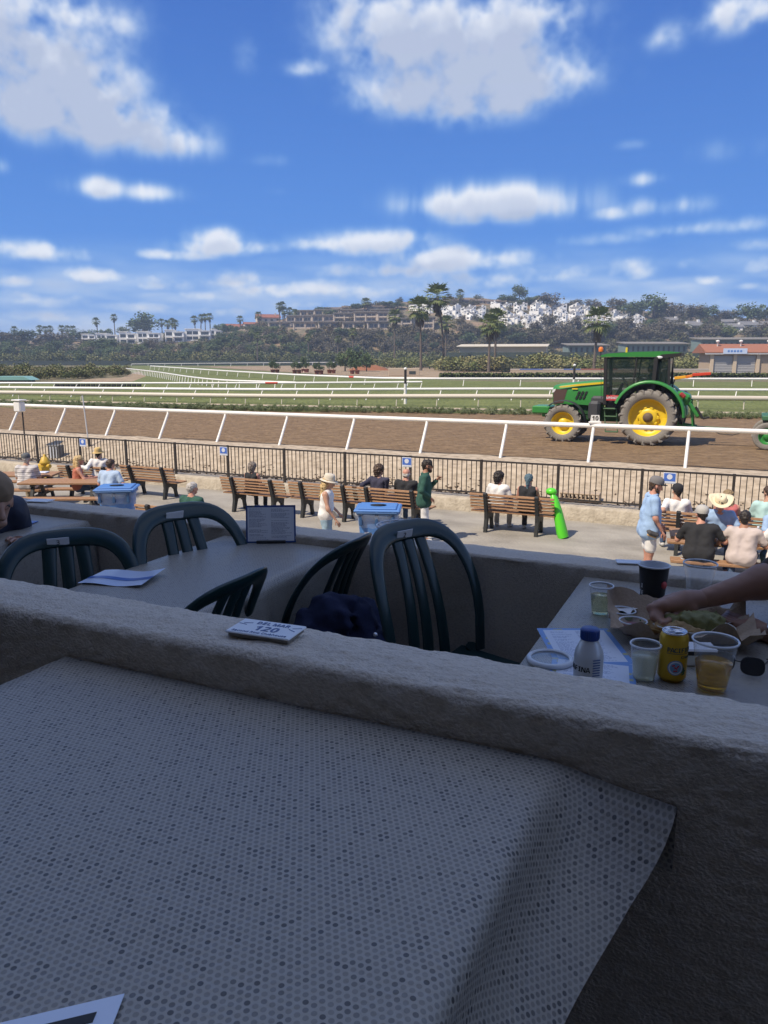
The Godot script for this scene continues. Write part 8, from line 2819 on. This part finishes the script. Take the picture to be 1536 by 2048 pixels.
# guest of the right box: right arm reaching for the food, left hand resting, wearing a watch
func make_diner() -> void:
	var t := thing("person", "person in a black patterned shirt reaching into the food at the right edge", "person", Vector3(0.62, 1.505, -2.25))
	var o := Vector3(0.62, 1.505, -2.25)
	var m := hue("skin_brown", lin(0.30, 0.155, 0.10), 0.5)
	var sh := Vector3(0.46, 2.47, -2.42) - o
	var el := Vector3(0.165, 2.395, -2.40) - o
	var wr := Vector3(-0.055, 2.330, -2.27) - o
	var sh2 := Vector3(0.52, 2.44, -2.06) - o
	var el2 := Vector3(0.34, 2.27, -2.13) - o
	var wr2 := Vector3(0.115, 2.268, -2.23) - o
	var hip := Vector3(0.72, 2.05, -2.25) - o
	var s := Shape.new()
	var torso := [[hip + Vector3(0, 0, -0.08), Vector3(-0.02, 0.80, -0.10), 0.12, 0.12], [hip + Vector3(0, 0, 0.08), Vector3(-0.02, 0.80, 0.10), 0.12, 0.12], [sh, sh2, 0.065, 0.065], [Vector3(-0.06, 0.94, 0), Vector3(-0.09, 1.06, 0), 0.07, 0.055]]
	var bones := torso.duplicate()
	bones.append_array([[sh, el, 0.052, 0.042], [el, el.lerp(wr, 0.3), 0.043, 0.044], [el.lerp(wr, 0.3), wr, 0.044, 0.027], [sh2, el2, 0.052, 0.042], [el2, el2.lerp(wr2, 0.3), 0.043, 0.042], [el2.lerp(wr2, 0.3), wr2, 0.042, 0.027]])
	var hd := Vector3(-0.12, 1.17, 0)
	bones.append_array([[hd + Vector3(0.02, 0.04, 0), hd + Vector3(-0.01, 0.04, 0), 0.088, 0.084], [hd + Vector3(-0.03, 0, 0), hd + Vector3(-0.045, -0.065, 0), 0.066, 0.046], [hd + Vector3(-0.1, 0.01, 0), hd + Vector3(-0.112, -0.028, 0), 0.012, 0.016]])
	for sx in [-1.0, 1.0]:
		bones.append([hip + Vector3(0, 0, sx * 0.1), hip + Vector3(-0.25, -0.03, sx * 0.12), 0.09, 0.07])
		bones.append([hip + Vector3(-0.25, -0.03, sx * 0.12), hip + Vector3(-0.22, -0.45, sx * 0.13), 0.07, 0.045])
	skin(s, bones, 0.013, 0.035)
	# right hand pinching: palm slopes down from the wrist, fingertips meet above the plate
	var kn := Vector3(-0.135, 2.325, -2.215) - o
	var tip := Vector3(-0.150, 2.285, -2.145) - o
	var hb := [[wr, wr.lerp(kn, 0.5), 0.026, 0.030], [wr.lerp(kn, 0.45) + Vector3(0.008, 0, -0.018), kn + Vector3(0.012, 0.004, -0.03), 0.024, 0.019], [wr.lerp(kn, 0.45) + Vector3(-0.008, -0.004, 0.018), kn + Vector3(-0.012, -0.006, 0.018), 0.022, 0.017], [wr.lerp(kn, 0.4), kn, 0.025, 0.018]]
	for k in 4:
		var f := k / 3.0
		var b0 := kn + Vector3(lerpf(-0.012, 0.014, f), lerpf(-0.004, 0.004, f), lerpf(0.020, -0.036, f))
		var m0 := b0 + Vector3(-0.036 + 0.004 * k, -0.008 + 0.002 * k, 0.012)
		var e0 := tip + Vector3(lerpf(0.0, -0.004, f), lerpf(0.0, 0.012, f), lerpf(0.0, -0.046, f))
		hb.append([b0, m0, 0.0115, 0.0100])
		hb.append([m0, m0.lerp(e0, 0.55) + Vector3(-0.006, -0.004, 0.002), 0.0098, 0.0090])
		hb.append([m0.lerp(e0, 0.55) + Vector3(-0.006, -0.004, 0.002), e0, 0.0090, 0.0072])
	var tb := wr.lerp(kn, 0.35) + Vector3(0.004, -0.018, 0.024)
	hb.append([tb, tb + Vector3(-0.036, -0.020, 0.022), 0.016, 0.0125])
	hb.append([tb + Vector3(-0.036, -0.020, 0.022), tip + Vector3(0.008, 0.002, 0.006), 0.0118, 0.0085])
	skin(s, hb, 0.0042, 0.010)
	# left hand lying on the table
	var kn2 := Vector3(0.040, 2.272, -2.285) - o
	hb = [[wr2, wr2.lerp(kn2, 0.5), 0.025, 0.028], [wr2.lerp(kn2, 0.4) + Vector3(0, 0, 0.018), kn2 + Vector3(0.006, 0, 0.028), 0.020, 0.015], [wr2.lerp(kn2, 0.4) + Vector3(0, 0, -0.015), kn2 + Vector3(0, 0, -0.024), 0.020, 0.015]]
	for k in 4:
		var b0 := kn2 + Vector3(0.004 * k, 0.0, 0.030 - 0.019 * k)
		var m0 := b0 + Vector3(-0.036, 0.006, -0.012)
		var e0 := m0 + Vector3(-0.022 + 0.004 * k, -0.018, -0.012)
		hb.append([b0, m0, 0.0112, 0.0098])
		hb.append([m0, e0, 0.0096, 0.0075])
	hb.append([wr2.lerp(kn2, 0.3) + Vector3(0, -0.004, 0.02), wr2.lerp(kn2, 0.8) + Vector3(0, -0.008, 0.052), 0.015, 0.012])
	hb.append([wr2.lerp(kn2, 0.8) + Vector3(0, -0.008, 0.052), kn2 + Vector3(-0.02, -0.012, 0.055), 0.0115, 0.0085])
	skin(s, hb, 0.0045, 0.010)
	part("body", s, m, t)
	s = Shape.new()
	var sb := []
	for q in torso.slice(0, 3): sb.append([q[0], q[1], q[2] + 0.018, q[3] + 0.018])
	sb.append([sh, sh.lerp(el, 1.06), 0.078, 0.068])
	sb.append([sh2, sh2.lerp(el2, 0.70), 0.078, 0.074])
	skin(s, sb, 0.016, 0.04, wobble(621, 9.0, 2), 0.012)
	part("shirt", s, rough_mat("patterned_shirt", [[0.0, lin(0.008, 0.008, 0.009)], [0.60, lin(0.012, 0.011, 0.011)], [0.66, lin(0.20, 0.075, 0.02)], [0.72, lin(0.06, 0.04, 0.02)], [0.80, lin(0.012, 0.011, 0.011)], [1.0, lin(0.01, 0.01, 0.01)]], Vector3(0.4, 0.4, 0.4), 0.02, 0.0, 0.05, 0.85, 103), t)
	s = Shape.new()
	skin(s, [[hip + Vector3(0, -0.02, -0.08), hip + Vector3(0, -0.02, 0.08), 0.13, 0.13], [hip + Vector3(0, 0, -0.1), hip + Vector3(-0.25, -0.03, -0.12), 0.105, 0.085], [hip + Vector3(0, 0, 0.1), hip + Vector3(-0.25, -0.03, 0.12), 0.105, 0.085]], 0.02, 0.04)
	part("trousers", s, mats.denim, t)
	s = Shape.new()
	skin(s, [[hd + Vector3(0.03, 0.055, 0), hd + Vector3(-0.02, 0.065, 0), 0.09, 0.084], [hd + Vector3(0.05, 0, 0), hd + Vector3(0.055, -0.05, 0), 0.068, 0.045]], 0.016, 0.03)
	part("hair", s, mats.hair_dark, t)
	# wrist watch
	var dirv := (wr2 - el2).normalized()
	var wc := wr2.lerp(el2, 0.10)
	var b := Basis(dirv.cross(Vector3.UP).normalized(), dirv, dirv.cross(Vector3.UP).normalized().cross(dirv))
	s = Shape.new()
	s.lathe([Vector2(0.0315, -0.009), Vector2(0.0335, -0.008), Vector2(0.0335, 0.008), Vector2(0.0315, 0.009)], 28, Transform3D(b, wc))
	var watch := part("watch", s, mat("watch_strap", lin(0.10, 0.10, 0.11), 0.4, 0.6), t)
	var nrm := (Vector3.UP * 0.85 + Vector3(0, 0, 0.5)).normalized()
	nrm = (nrm - dirv * nrm.dot(dirv)).normalized()
	var wb := Basis(dirv, nrm, dirv.cross(nrm))
	s = Shape.new()
	s.lathe([Vector2(0.019, 0.028), Vector2(0.0205, 0.031), Vector2(0.0205, 0.036), Vector2(0.0185, 0.039), Vector2(0, 0.039)], 28, Transform3D(wb, wc))
	part("case", s, mats.can_metal, watch)
	s = Shape.new()
	s.lathe([Vector2(0.0165, 0.0391), Vector2(0.0165, 0.0397), Vector2(0, 0.0397)], 24, Transform3D(wb, wc))
	part("dial", s, mats.label_white, watch)
	s = Shape.new()
	s.box(wc + wb * Vector3(0.004, 0.0400, 0), Vector3(0.010, 0.0006, 0.0014), wb)
	s.box(wc + wb * Vector3(0, 0.0400, 0.005), Vector3(0.0012, 0.0006, 0.012), wb)
	part("hands", s, mats.black_print, watch)

func _ready() -> void:
	make_light()
	make_materials()
	make_setting()
	make_hill()
	make_stand()
	make_crowns()
	make_trees()
	make_far_buildings()
	make_infield()
	make_rails()
	make_fence()
	make_tractor()
	make_furniture()
	make_people()
	make_near_table()
	make_middle_box()
	make_right_table()
